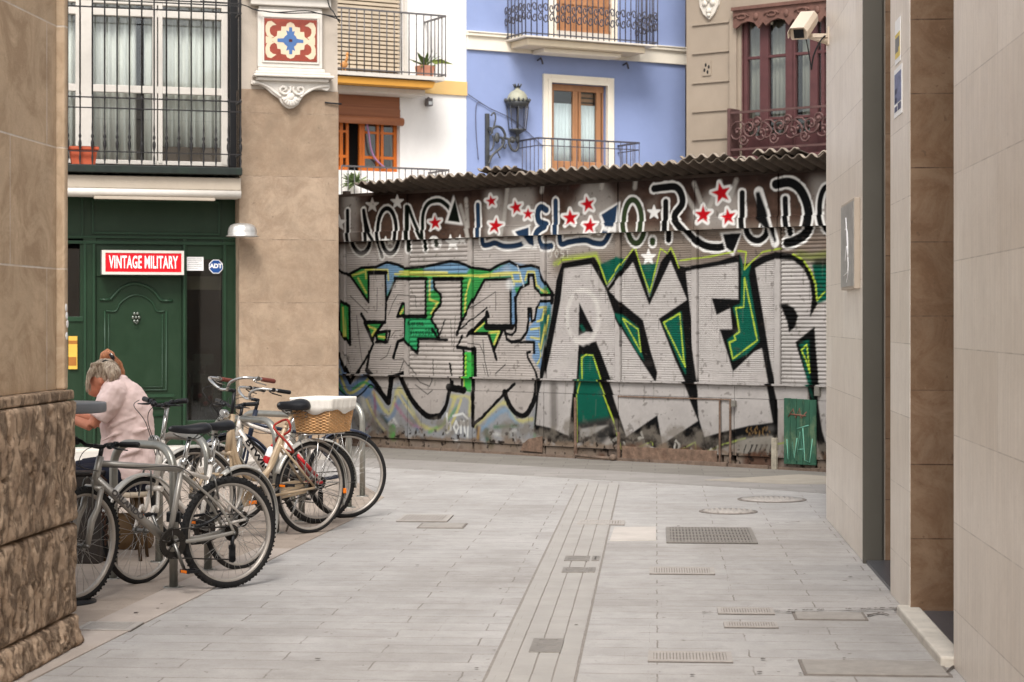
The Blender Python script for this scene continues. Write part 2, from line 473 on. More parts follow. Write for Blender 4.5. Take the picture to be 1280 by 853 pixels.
# --- first piece (silver letters on green, blue and yellow)
STK = 3.9
G1 = [(437,343),(452,335),(470,334),(484,328),(497,331),(508,336),(530,334),(544,331),(564,327),(574,328),(592,335),(613,338),(625,331),(637,327),(650,334),(664,332),(674,335),(680,350),(684,356),(692,369),(678,369),(669,360),(667,344),(661,344),(661,355),(651,360),(645,372),(645,405),(639,411),(638.5,349),(606,350),(577.5,403),(578,350),(543,350),(544,361),(552,369),(552,380),(543,391),(540,400),(548,412),(550,424),(524,424),(523,441),(516,436),(507,425),(508,396),(533,395),(533,349),(495,349),(483,377),(482,342),(461,342),(461,378)]
fillp(G1, GRN)
fillp([(466,335),(484,328),(497,331),(506,338),(494,349),(483,372),(482,342),(466,342)], BLU, .95, .015)
fillp([(530,336),(544,331),(564,327),(580,330),(590,336),(585,342),(530,342)], BLU, .95, .015)
fillp([(618,338),(637,327),(664,333),(676,336),(684,358),(676,366),(664,345),(655,358),(642,360),(640,345),(612,346)], BLU, .95, .015)
fillp([(640,350),(646,368),(646,405),(639,411)], BLU, 1, .01)
fillp([(536,350),(543,350),(545,362),(536,365)], BLU, .8, .01)
for P in ([(458,348),(457,337),(485,338),(486,350)], [(500,340),(520,340),(560,341)], [(494,343),(600,345),(632,341),(650,341),(652,352),(643,352)], [(538,350),(538,375),(548,378),(540,392)],
          [(590,350),(583,370),(582,390)], [(600,346),(640,343),(643,356)], [(657,350),(660,340),(668,340),(671,357),(684,366)], [(440,345),(455,340)], [(448,348),(458,366)]):
    stroke(P, 3, YEL, .85, 1.2)
fillp([(508,397),(533,397),(540,401),(548,413),(549,423),(525,424),(522,439),(516,434),(508,424)], S(52,150,96))
C1 = [(427,376),(437,383),(438,431),(424,410)]
G2 = [(497,396),(503,380),(507,380),(507,394)]
G3 = [(456,404),(480,403),(473,413),(468,418),(466,427)]
G4 = [(470,417),(484,414),(482,428),(472,426)]
G5 = [(608,396),(608.5,411),(629,412),(617.7,438),(610.7,417),(588,417),(592,413)]
for P in (C1, G2, G3, G4, G5): fillp(P, GRN); stroke(P, STK+.6, K_, closed=True)
for P in ([(431,385),(432,420)], [(461,408),(470,412),(465,420)], [(474,421),(481,422)], [(594,414),(605,404)], [(612,416),(624,415),(618,430)], [(501,392),(505,386)]):
    stroke(P, 3, YEL, .9, 1)
fillp([(580,440),(592,440),(592,491),(583,488)], S(60,170,70)); stroke([(583,444),(583,485)], 2, LIME, .8)
G8 = [(675,376),(691,376),(688,399),(679,440),(684,470),(672,458),(665,446),(668,440),(667,427),(657,425),(661,410),(667,403),(671,386)]
fillp(G8, BLU, 1, .01); fillp([(688,378),(690,400),(680,440),(676,440),(676,400)], TEAL, .9, .02)
for P in ([(674,385),(683,384),(680,400),(672,402)], [(664,412),(676,410),(676,424),(664,422)], [(674,430),(678,445),(672,455)], [(686,395),(678,436)]): stroke(P, 2.6, YEL, .85, 1)
fillp([(661,385),(663.5,385),(664,402),(661,402)], BLU)
# pastel halo under the letters
HALO = [(424,446),(441,480),(450,474),(461,466),(489,505),(493,480),(504,474),(530,519),(552,523),(565,490),(592,490),(593,533),(602,526),(634,495),(642,514),(652,523),(664,520),(674,500),(678,525),(672,552),(650,548),(600,556),(560,548),(520,546),(490,548),(450,545),(424,530)]
fillp(HALO, S(138,142,146), .8, .03)
for (P, c, w) in (([(426,460),(441,492),(461,478),(489,517),(503,486),(528,530),(555,534),(572,500)], YEL, 5), ([(424,480),(440,500),(460,486),(488,526),(506,498),(525,536)], S(96,126,160), 6),
                  ([(463,470),(470,480),(472,520),(462,536)], S(150,60,90), 3), ([(497,505),(512,525),(530,536)], S(170,100,130), 4), ([(568,496),(590,497),(590,520)], YEL, 4),
                  ([(598,532),(633,503),(648,524),(668,524)], YEL, 5), ([(603,540),(634,512),(650,532)], S(110,150,180), 6), ([(430,470),(436,500),(428,520)], S(90,120,170), 6), ([(540,540),(560,528),(575,508)], GRN, 4), ([(676,505),(672,545)], GRN, 5), ([(455,490),(462,520)], S(200,196,180), 8)):
    stroke(P, w, c, .55, 3.0, smooth=4, rough=.8)
fillp([(424,446),(441,481),(461,466),(474,482),(462,498),(448,492),(440,500),(424,494)], S(96,124,160), .85, .015)
for (P, w, c) in (([(426,462),(438,490),(452,486),(463,474)], 4, YEL), ([(445,486),(458,478),(468,484)], 4, GRN), ([(424,476),(434,492)], 4, GRN), ([(428,505),(436,530)], 7, S(180,180,176)), ([(462,500),(472,522),(486,540)], 4, S(190,180,120)), ([(500,490),(510,506),(526,528)], 4, S(190,180,130)), ([(580,500),(572,522),(562,540)], 4, S(190,180,110))):
    stroke(P, w, c, .8, 1.4, smooth=4)
stroke([(424,484),(436,494),(446,498),(458,490),(466,481),(474,488),(484,500)], 2.6, K_, .9, .6, smooth=4)
# top wave and letter contours
for P in (G1,): stroke(P, STK, K_, closed=True, rough=.15)
for (P, w, sm) in (([(424,338),(437,344)], 3.4, 0), ([(505,396),(533,396)], 4.4, 0), ([(461,341),(483,341)], 4.4, 0), ([(494,348.5),(534,348.5)], 4, 0), ([(543,348.5),(579,348.5)], 4, 0),
          ([(452,393),(458,403),(481,403)], 4, 0), ([(482,403),(483,377)], 3, 0), ([(452,393),(462,415),(467,430),(462,442),(449,463)], 3.2, 0),
          ([(424,443),(432,460),(441,478),(449,464)], 5, 0), ([(462,440),(459,462)], 4, 0), ([(459,463),(472,479),(488,503)], 6.5, 0), ([(489,503),(492,474)], 7, 0), ([(492,472),(504,467)], 5.5, 0), ([(503,470),(516,496),(528,512),(540,521),(553,520)], 6.5, 4), ([(551,522),(561,508),(566,485),(568,478)], 5, 4),
          ([(564,484),(583,488)], 8, 0), ([(567,478),(563,455)], 2.5, 0), ([(580.5,438),(580.5,488)], 3, 0), ([(593.5,436),(594.5,480),(595,532)], 5, 0), ([(572,434),(594,437)], 4, 0), ([(572,434),(579,420)], 3, 0),
          ([(595,531),(606,522),(634,492),(646,480)], 3.6, 0), ([(634,490),(641,508),(652,519),(662,517),(671,500),(674,478)], 6.0, 5), ([(673,478),(670,465),(660,447),(659,441),(663,440)], 2.6, 0),
          ([(608,408.5),(640,409)], 6.5, 0), ([(643,428),(668,428),(668,441)], 3, 0), ([(631,412),(634,424),(640,428),(652,425),(659,415),(661,400),(661,386),(664,386),(665,402),(669,400),(671,386),(676,377),(691,376),(691,369)], 3, 0), ([(632,417),(640,419),(645,414),(646,400),(644,372)], 3, 0),
          ([(690,366),(690,379)], 4, 0), ([(577.5,402),(572,418)], 4, 0), ([(585,420),(592,413),(608,397),(609,390),(611,396)], 4, 0), ([(609,385),(577,411)], 1.6, 0),
          ([(523,424),(560,425)], 3, 0), ([(549,424),(557,400)], 2, 0), ([(549,424),(541,412)], 3, 0), ([(617,437),(621,450)], 3.4, 0), ([(492,447),(498,427),(506,424)], 4, 0), ([(516,436),(523,442)], 3.4, 0), ([(470,417),(488,414),(485,428),(470,428)], 3, 0)):
    stroke(P, w*1.2, K_, 1, .5, smooth=sm, rough=.3)
for (P, w) in (([(438,370),(460,391)], 1.2), ([(472,360),(471.5,388)], 1), ([(486,394),(491,380),(497,369),(520,370),(521,384)], 1.1), ([(446,395),(450,430),(453,452)], 1), ([(489,422),(494,414),(502,413)], 1.1), ([(493,450),(505,449)], 1),
               ([(500,465),(506,449),(516,462),(528,478),(540,483),(543,476),(542,450)], 1.6), ([(522,481),(538,493),(544,488)], 1.4), ([(476,450),(484,445),(489,432)], 1.2), ([(585,388),(620,365),(620,388)], 1.2), ([(590,385),(597,380)], 1), ([(570,395),(568,440)], 1), ([(604,425),(606,450),(611,472)], 1.4), ([(585,429),(600,431),(606,445)], 1.2), ([(604,455),(607,468)], 1), ([(620,467),(632,456)], 1.6),
               ([(431,440),(437,455)], 1.2), ([(564,400),(566,432)], 1)):
    stroke(P, w, S(50,46,44), .85, .4)
# small tag on the green: "Corona.. Virus 2020"
def scrawl(txt, x, y, h, w, col, lw=1.0, gap=.35):
    G = {'C': [[(1,.1),(.4,0),(0,.5),(.4,1),(1,.85)]], 'o': [[(.5,.4),(.1,.7),(.5,1),(.9,.7),(.5,.4)]], 'r': [[(.1,.4),(.1,1)],[(.1,.6),(.7,.4)]], 'n': [[(.1,1),(.1,.4)],[(.1,.55),(.6,.4),(.8,1)]],
         'a': [[(.8,.4),(.2,.5),(.2,.95),(.8,.8),(.8,.4),(.9,1)]], '.': [[(.3,.95),(.4,1)]], 'V': [[(0,0),(.5,1),(1,0)]], 'i': [[(.4,.4),(.4,1)],[(.4,.15),(.4,.2)]], 'u': [[(.1,.4),(.2,1),(.8,.9),(.8,.4)]], 's': [[(.8,.4),(.2,.5),(.8,.8),(.1,1)]],
         '2': [[(.1,.2),(.6,0),(.8,.35),(.1,1),(.9,1)]], '0': [[(.5,0),(.1,.5),(.5,1),(.9,.5),(.5,0)]], 'b': [[(.15,0),(.15,1),(.8,.85),(.7,.5),(.15,.55)]], 'J': [[(.3,0),(.9,0)],[(.6,0),(.6,.8),(.2,1),(0,.8)]], 'O': [[(.5,0),(.05,.5),(.5,1),(.95,.5),(.5,0)]], 'S': [[(.9,.05),(.2,.1),(.2,.45),(.9,.6),(.8,.95),(.1,1)]], 'T': [[(0,0),(1,0)],[(.5,0),(.5,1)]],
         'M': [[(0,1),(.1,0),(.5,.7),(.9,0),(1,1)]], 'A': [[(0,1),(.5,0),(1,1)],[(.2,.6),(.8,.6)]], 'U': [[(0,0),(.1,1),(.9,1),(1,0)]], 'R': [[(0,1),(0,0),(.8,.1),(.7,.5),(0,.5),(.9,1)]], 'E': [[(1,0),(0,0),(0,1),(1,1)],[(0,.5),(.8,.5)]], 'K': [[(0,0),(0,1)],[(1,0),(0,.5),(1,1)]], ' ': []}
    cx = x
    for ch in txt:
        for pl in G.get(ch, []):
            stroke([(cx+a*w, y+b*h) for a, b in pl], lw, col, .9, .4)
        cx += w*(1+gap)
scrawl('Corona..', 512, 400, 8, 2.5, K_, 1.0, .25); scrawl('Virus2020', 513, 411, 9, 3.1, K_, 1.0, .2)
scrawl('JOST', 687, 312, 10, 5, S(190,186,176), 1.3, .35)
scrawl('bon', 561, 517, 24, 7.5, S(215,215,210), 3, .2); stroke([(570,520),(582,517),(589,524),(588,548)], 3, S(215,215,210), .8, 1)
stroke([(571,552),(579,550),(574,560)], 3, S(210,210,205), .8, 1)
stroke([(647,332),(653,350),(655,358)], 1.4, S(220,220,216), .7, 1); fillp(ell(638,356,5,7,n=10), S(222,222,220), .7, .02)
# smudges and the green blob along the foot of the first piece
for (P, w, c) in (([(470,530),(486,545)], 8, S(40,40,42)), ([(480,520),(492,534)], 6, S(44,60,48)), ([(505,545),(512,556)], 10, S(46,46,48)), ([(520,548),(560,552)], 6, S(56,52,50)), ([(494,536),(494,546)], 12, S(74,150,50)), ([(490,530),(496,524),(500,532)], 3, S(215,215,210)),
                  ([(612,540),(616,556)], 10, S(40,80,48)), ([(622,534),(650,532)], 4, S(60,110,70)), ([(616,540),(634,545),(648,538)], 4, S(200,200,196)), ([(600,534),(603,560)], 5, S(60,40,30)), ([(640,545),(645,560)], 10, S(150,150,146)), ([(520,552),(520,562)], 14, S(168,164,158)), ([(545,556),(550,565)], 12, S(160,158,150)), ([(675,540),(690,545)], 8, S(60,58,56)),
                  ([(603,535),(601,548)], 3, S(190,140,40))):
    stroke(P, w, c, .8, 3)
# --- second piece: AYER
BLK = [(703,329),(743,321.5),(750,332),(760,360),(774,340),(792,312),(797,318),(812,372),(826,328),(838,312),(849,332),(857,334),(900,326),(925,318),(929,330),(940,328),(954,320),(971,315),(989,317),(1005,325),(1017,342),(1023,380),(1013,398),(985,420),(976,511),(976,562),(969,545),(940,548),(905,561),(870,568),(832,570),(790,572),(765,545),(716,556),(700,556),(680,545),(670,540),(676,470),(681,440),(690,395),(696,350)]
stroke([(694,330),(704,324),(745,318),(750,330)], 6, LIME, .45, 3)
stroke([(1000,318),(1015,322),(1034,318)], 8, S(120,130,60), .7, 4)
BK2 = S(20,18,18)
fillp(BLK, BK2, 1, .006)
fillp([(1016,330),(1060,328),(1060,365),(1023,380)], TEAL, 1, .01); fillp([(1018,324),(1060,320),(1060,332),(1017,334)], S(40,46,30), .9, .02)
for P in ([(749,331),(772,321),(783,325),(777,337),(759,358)], [(799,331),(823,329),(813,372)], [(828,403),(852,389),(857,440),(858,470),(851,456)], [(769,391),(779,394),(799,410),(802,440),(806,452),(796,440)],
          [(726,444),(742,443),(752,477),(768,524),(727,533),(723,480)], [(925,316),(931,337),(940,326),(936,345),(950,427),(934,443),(916,452),(909,425),(920,417),(924,411),(916,384),(926,380),(927,343)]):
    fillp(P, TEAL, 1, .01)
fillp([(726,528),(770,520),(775,536),(752,560),(730,555)], S(60,58,56), .9, .02); fillp([(729,536),(766,531),(742,545),(729,548)], S(160,156,150), .9, .01)
stroke([(742,556),(756,562),(775,548)], 4, S(170,166,158), .8, 1)
SILV = S(174,168,163)
A_ = [(705.4,336),(739.5,330.5),(757,361),(769,395),(777,411),(801,450),(820,479),(822,466),(814,440),(804,400.3),(777,378),(761.6,364),(791.6,328),(812,382),(838.5,326),(859,375),(823.8,398.6),(844,450),(858,480.5),(876.5,526),(831.7,555),(825.5,519),(787,546),(764,475),(751,440),(745.6,427),(724,431),(723,440),(721,475),(714,545),(692,535),(673,531),(677,490),(683.5,463),(688.8,440),(694.8,408.5),(701,375.7)]
E_ = [(857.4,339.5),(923,328),(923.4,374.5),(890,373),(896,394),(913,385.5),(915.7,411.7),(900,412),(909,440),(916.5,465),(943,440),(952.5,435.5),(957,460),(969.4,528),(940,532),(905.5,540),(884.4,546.4),(877.4,522.6),(874.7,487.5),(867.7,440),(864,395)]
R_ = [(944.3,335.4),(958,328),(970.6,324),(992,325.6),(1005,336),(1013,352.7),(1015.7,372),(1013,397),(1032,380),(1060,360),(1060,558),(1036,556),(1031,540),(1024,483),(1021,440),(1019,408.5),(995,428),(1005,450),(1012.6,483),(1010,515),(976,511),(963,450),(954,392)]
for P in (A_, E_, R_): fillp(P, SILV, 1, .004)
fillp([(1019,408.5),(995,428),(998.5,440),(1012.6,483),(1016,520),(1026,560),(1036,585),(1036,556),(1031,540),(1025,498),(1023,460),(1021,440)], BK2, 1, .006)
fillp([(1000,430),(1012,424),(1013,470),(1021,505),(1010,478)], TEAL, .95, .012)
stroke([(1009,431),(1002.6,438),(1009,452),(1013,466),(1009.5,433)], 1.8, LIME)
fillp([(976,381),(983.7,379.8),(993.5,385.5),(998.5,395),(995,408.5),(987,416),(985,403.5)], BK2, 1, .005)
fillp([(724.3,378),(723.5,420),(733,415),(743,416)], BK2, 1, .005); stroke([(727,408),(730,413)], 5, TEAL, .8, 2)
stroke(ell(729,396,20,33), 6, S(196,190,184), .75, 2.5, closed=True, rough=.8)
for P in ([(698,331),(703,325.6),(745.6,320),(750,331),(759,356),(775,333),(791.6,311.6)], [(795,312),(801,333),(812.6,366.6),(820,336),(826,311),(834.5,317),(839,310),(844,320),(849,335)], [(849,326),(888,321),(917,315)],
          [(830,403.5),(850,392),(855,450),(857,459),(830,403.5)], [(778.5,398),(798,412),(801.5,440),(778.5,398)], [(725,552),(725,489),(728,477),(727.5,447),(733,443.5),(741.5,444.4),(752,477),(770.6,524.4),(781,563)],
          [(923,314),(933,315),(931,337),(939,328),(954,315),(977,311)], [(931,348),(930,384),(920,385.5),(924.6,415),(918,420),(920,425),(912,428),(916.4,448.7),(947,425.7),(931,348)], [(992,318),(1005,325),(1015,341),(1020.6,356),(1022,375.6),(1032,365)],
          [(787,566),(819,551.7),(820,556)], [(852.8,563),(873,552.6),(874,565)], [(884,566),(902,558)], [(976,555),(990,552)], [(905,556),(935,548)]):
    stroke(P, 1.9, LIME, .92, .7, rough=.2)
# overspray and drips
rs_ = random.Random(12)
for P in (BLK, G1): stroke(P, 15, K_, .10, 6, closed=True)
for P in (A_, E_, R_):
    for i in range(len(P)):
        if rs_.random() < .7:
            x, y = P[i]; l = rs_.uniform(6, 26); stroke([(x, y), (x+rs_.uniform(-.4,.4), y+l)], rs_.uniform(.5,1.0), BK2, .6, .5)
for P in (G1, HALO):
    for (x, y) in P:
        if rs_.random() < .5: stroke([(x, y), (x, y+rs_.uniform(5, 18))], .7, K_, .6, .5)
for i in range(60):
    x = rs_.uniform(428,1030); y = rs_.uniform(300,520); stroke([(x,y),(x+rs_.uniform(-1,1),y+rs_.uniform(4,30))], rs_.uniform(.6,1.6), S(120,112,104), rs_.uniform(.2,.5), .8)
for i in range(50):
    x = rs_.uniform(440,1030); y = rs_.uniform(305,560); fillp(ell(x,y,rs_.uniform(2,9),rs_.uniform(1,5),n=9), rs_.choice([S(198,192,186),S(120,112,106),S(140,132,126)]), rs_.uniform(.12,.32), .03)
# worn, scribbled foot of the second piece
for P in ([(848,552),(846,564),(850,568),(853,556),(849,551)], [(856,565),(864,572),(868,560),(874,572),(880,566),(886,570),(893,562),(898,572),(901,558)], [(806,541),(808,547),(802,548)], [(790,560),(796,566),(800,558),(806,564),(812,556),(824,562)], [(784,552),(789,568)], [(905,566),(912,572)]):
    stroke(P, 2.6, S(200,196,186), .8, .8, rough=.6)
for i in range(26):
    x = 933+random.random()*34; y = 532+random.random()*14; stroke([(x,y),(x+random.uniform(-2,2), y+random.uniform(2,5))], 1.2, S(140,110,70), .7, .8)
fillp([(925,548),(968,544),(972,575),(925,575)], S(140,134,124), .9, .02)
for i in range(5): stroke(catmull([(936+i*6+random.random()*3, 556),(933+i*6,568),(940+i*6,570),(943+i*6,556)], 3), 1.4, S(40,38,36), .85, .5)
stroke([(695,482),(696,530)], 11, S(96,90,84), .7, 4)
# wear everywhere: drips, grime, rust along the foot
low = np.clip((.42-z+(NB-.5)*.35)/.12, 0, 1)
ug = UU
rustx = np.clip((NA-.38)*5, 0, 1)
put(low*.75*np.clip((NB-.3)*3, 0, 1), S(120,112,102))
low2 = np.clip((.20-z+(NB-.5)*.2)/.05, 0, 1)
put(low2*.85*rustx, S(92,60,42)); put(low2*.7*(1-rustx), S(128,108,90))
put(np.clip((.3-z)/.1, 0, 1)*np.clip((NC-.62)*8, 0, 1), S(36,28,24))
put(np.clip((NC-.7)*10, 0, 1)*.5, S(70,62,56))
drip = vnoise(.05, 11, 3, 1)
col_n = vnoise(.04, 12, 2); put(np.clip((ND-.55)*3, 0, 1)*np.clip((col_n-.5)*2, 0, 1)*.35, S(92,84,76))
lum = IMG.mean(-1, keepdims=True); IMG *= .84*(lum+.004)/(lum+.022)
IMG *= (0.90+.2*NB[..., None]); IMG *= (0.94+.12*NC[..., None])
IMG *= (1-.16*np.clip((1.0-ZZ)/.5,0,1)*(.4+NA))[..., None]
for (za, zb) in ((.885,.90),): put(((z > za) & (z < zb)).astype(np.float32)*np.clip((NB-.3)*3, 0, 1)*.6, S(60,50,44))
IMG = np.clip(IMG, 0.004, 1)
def sample(u, zz):
    fu = np.clip((u+.1)/RES-.5, 0, NU-1.01); fz = np.clip(zz/RES-.5, 0, NZ-1.01)
    iu = fu.astype(int); iz = fz.astype(int); tu = (fu-iu)[:, None]; tz = (fz-iz)[:, None]
    return (IMG[iz, iu]*(1-tu)+IMG[iz, iu+1]*tu)*(1-tz)+(IMG[iz+1, iu]*(1-tu)+IMG[iz+1, iu+1]*tu)*tz
# ---------------------------------------------------------------- common materials
M_iron = mat('black_iron', S(40,38,38), .5, .4, .2, 20)
M_white = mat('white_paint', S(206,199,189), .45, 0, .05, 10, stain=.25, stain_col=S(150,140,128))
M_steel = mat('galvanised_tube', S(150,148,140), .38, .75, .12, 14, stain=.3, stain_col=S(90,86,80), bmp=.1)
M_dark = mat('dark_inside', S(30,28,27), .8)
M_wood = mat('varnished_wood', S(170,122,86), .4, 0, .2, 6, st=(1,1,.2))
M_chrome = mat('bright_metal', S(190,188,184), .25, .95, .08, 20)
M_rub = mat('black_rubber', S(24,23,23), .8, 0, .2, 30, stain=.35, stain_col=S(70,64,58))
M_blk = mat('black_plastic', S(24,24,26), .4, 0, .1, 30)
def paint_mat():
    m, t, b, out = nt('weathered_graffiti_paint'); co = objco(t)
    a = t.nodes.new('ShaderNodeVertexColor'); a.layer_name = 'paint'
    n1 = noise(t, co, 30, 8, .7)
    c = mixc(t, 1.0, a.outputs[0], mixc(t, n1, (.88,.88,.88), (1.1,1.1,1.1)), 'MULTIPLY')
    t.links.new(c, b.inputs['Base Color']); b.inputs['Roughness'].default_value = .5
    b.inputs['Specular IOR Level'].default_value = .05
    bump(t, b, n1, .25, .004)
    return m
M_paint = paint_mat()
SHED = FS.root('market_shed', 'long low shed of roller shutters covered in graffiti under a corrugated roof', 'shed')
def painted(name, u0, u1, z0, z1, prof, parent, step=.0078, thick=True):
    """panel whose face follows prof(z) (metres in front of the wall line); paint comes from the wall layout"""
    nu = max(2, int((u1-u0)/step)+1); nz = max(2, int((z1-z0)/step)+1)
    us = np.linspace(u0, u1, nu); zs = np.linspace(z0, z1, nz)
    U, Z = np.meshgrid(us, zs)
    Yv = -prof(Z, U)
    v = np.stack([U, Yv, Z], -1).reshape(-1, 3)
    idx = np.arange(nu*nz).reshape(nz, nu)
    f = np.stack([idx[:-1,:-1], idx[:-1,1:], idx[1:,1:], idx[1:,:-1]], -1).reshape(-1, 4)
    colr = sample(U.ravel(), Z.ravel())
    # rim back to the wall
    V = list(map(tuple, v)); Fc = f.tolist(); n0 = len(V)
    rim = [*idx[0,:], *idx[1:,-1], *idx[-1,-2::-1], *idx[-2:0:-1,0]]
    V += [(V[i][0], .05, V[i][2]) for i in rim]
    k = len(rim)
    Fc += [[rim[i], n0+i, n0+(i+1) % k, rim[(i+1) % k]] for i in range(k)]
    C = np.concatenate([colr, colr[rim]], 0)
    me = bpy.data.meshes.new(name); me.from_pydata(V, [], Fc)
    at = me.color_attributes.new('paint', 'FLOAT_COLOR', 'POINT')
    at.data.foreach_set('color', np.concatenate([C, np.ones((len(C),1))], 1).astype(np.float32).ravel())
    me.materials.append(M_paint); me.update()
    o = bpy.data.objects.new(name, me); COL.objects.link(o); o.parent = parent
    return o
def fx(px): return FS.x(px)
def slat(pitch, depth, off=0.0):
    def f(Z, U):
        t = (Z/pitch) % 1
        return off+depth*(np.sin(pi*t)**.6)
    return f
def flat(off, wob=.0):
    def f(Z, U): return off+wob*np.sin(U*3.1+Z*2.3)+wob*.5*np.sin(U*9.7-Z*5.1)
    return f
ZL = .905; ZT = 2.59; ZB = 3.16
seams = [404, 433, 512.5, 592, 683, 777, 873, 977, 1072]
pitches = [.028, .028, .055, .03, .024, .026, .022, .042]
for i in range(len(seams)-1):
    a, b = fx(seams[i]), fx(seams[i+1])
    pw = .07
    lo_l = a+.03 if i else a
    painted('roller_shutter', a+.008, b-pw-.006, ZL+.012, ZT-.005, slat(pitches[i], .0075 if pitches[i] < .04 else .018), SHED)
    painted('door_post', b-pw, b-.004, .03, ZT-.005, flat(.034), SHED)
# sign boards above the shutters
bs = [(404,512.5,.075),(512.5,594,.05),(594,683,.085),(683,777,.09),(777,873,.08),(873,977,.085),(977,1072,.07)]
for a, b, off in bs:
    ua, ub = fx(a)+.004, fx(b)-.004
    painted('sign_board', ua, ub, ZT+.0, 2.70, flat(off+.012, .002), SHED)
    def pr(Z, U, off=off): return off-.012*np.clip((Z-2.70)/.02, 0, 1)+.004*np.sin(Z*90)*0+.0015*np.sin(U*11)
    painted('sign_board', ua+.002, ub-.002, 2.703, ZB, pr, SHED)
# counters and doors under the shutters
low = [(404,512.5,'p'),(512.5,594,'p'),(594,683,'p'),(683,722,'p'),(722,777,'d'),(777,905,'c'),(905,921,'p'),(921,972,'f'),(975,1022,'g'),(1022,1072,'p')]
for a, b, k in low:
    ua, ub = fx(a)+.006, fx(b)-.006
    painted('counter_panel', ua, ub-(.0 if k in 'dcfg' else 0), .13, ZL-.16, flat(.052 if k in 'pf' else .062, .003), SHED)
    painted('counter_panel', ua+.01, ub-.012, .02, .122, flat(.03, .006), SHED)
for a, b in ((404,594),(594,683),(683,777),(777,921),(921,1072)):
    ua, ub = fx(a)+.003, fx(b)-.003
    painted('counter_ledge', ua, ub, ZL-.155, ZL-.012, flat(.045), SHED)
    painted('counter_ledge', ua, ub, ZL-.01, ZL+.01, flat(.085), SHED)
M_rust = mat('rusty_steel', S(104,84,70), .9, 0, .5, 14, stain=.6, stain_col=S(70,40,28), bmp=.5)
M_foot = mat('dirty_plinth', S(104,88,76), .9, 0, .35, 12, stain=.7, stain_col=S(44,34,28), bmp=.6)
# frames of rusty angle iron
mb = MB()
u0, u1 = fx(777), fx(918)
mb.box(u0, u1, -.075, -.06, ZL-.178, ZL-.165); mb.box(u1-.018, u1, -.077, -.06, .03, ZL-.178)
uu = fx(904); mb.box(uu-.008, uu+.008, -.076, -.06, .03, ZL-.185)
uu = fx(724); mb.box(uu-.015, uu+.015, -.08, -.055, .02, ZL-.2)
uu = fx(777.5); mb.box(uu-.012, uu+.02, -.078, -.055, .0, .33)
mb.build('rusty_frame', M_rust, SHED)
mb = MB(); u0, u1 = fx(782), fx(900); mb.box(u0, u1, -.07, -.05, .03, .17); mb.build('rusty_panel', M_rust, SHED, bevel=.004)
mb = MB(); u0, u1 = fx(655), fx(682)
mb.prism([(u0,.06),(u1,.05),(u1,.24),(u0+.12,.20),(u0+.04,.14)], -.068, -.055); mb.build('rusty_patch', M_rust, SHED)
mb = MB()
us = np.linspace(fx(404), fx(1072), 16)
for i in range(15):
    h = .03+.02*random.random(); mb.box(us[i]+.004, us[i+1]-.004, -.07-.03*random.random(), .05, -.02, h)
mb.build('kerb_plinth', M_foot, SHED, bevel=.004)
mb = MB(); u0, u1 = fx(728), fx(772); mb.tube([(u0,-.13,.045),(u1,-.15,.03)], .018); mb.ball((u1+.03,-.13,.04), .04, 8); mb.build('fallen_pipe', M_foot, SHED)
mb = MB(); uu = fx(973); mb.box(uu-.03, uu+.03, -.1, -.06, -.01, .34); mb.build('pale_post_foot', mat('worn_cream', S(150,142,126), .8, 0, .3, 18, stain=.5), SHED, bevel=.005)
# green planked door hatch with its scrawl
M_gw = mat('green_planks', S(40,78,60), .7, 0, .35, 14, stain=.75, stain_col=S(120,130,96), bmp=.5, st=(1,1,.12))
u0, z0_ = FS.L(979, 580, -.09); u1, z1_ = FS.L(1019, 499, -.09)
mb = MB(); n = 5
for i in range(n):
    a = u0+(u1-u0)*i/n; mb.box(a+.002, a+(u1-u0)/n-.002, -.080, -.055, z0_, z1_-.003*i)
hatch = mb.build('green_hatch', M_gw, SHED, bevel=.003)
mb = MB()
def sc3(P, r=.006, y=-.081): mb.tube([(u0+(u1-u0)*a, y, z1_-(z1_-z0_)*b) for a, b in P], r, 5)
for P in ([(.1,.62),(.14,.95),(.28,.66),(.33,.93),(.42,.6)], [(.4,.95),(.52,.5),(.62,.9)], [(.43,.78),(.62,.76)], [(.42,.46),(.78,.4)], [(.6,.44),(.66,.93),(.82,.96),(.9,.6)]): sc3(P)
mb.build('pale_scrawl', mat('pale_turquoise_spray', S(96,150,130), .6), SHED)
mb = MB()
for P in ([(.15,.28),(.3,.16),(.38,.3),(.5,.15),(.55,.3),(.72,.2)], [(.2,.24),(.7,.26)]): sc3(P, .008)
mb.build('faded_scrawl', mat('faded_red_spray', S(112,76,62), .7), SHED)
# meter box and padlocks
mb = MB(); uu, zz = FS.L(923, 505); mb.box(uu-.02, uu+.03, -.12, -.08, zz-.03, zz+.04); uu2 = FS.x(1025); mb.box(uu2-.02, uu2+.04, -.09, -.04, .8, .9)
mb.build('hinge', mat('old_grey_metal', S(120,116,108), .5, .5, .3), SHED, bevel=.004)
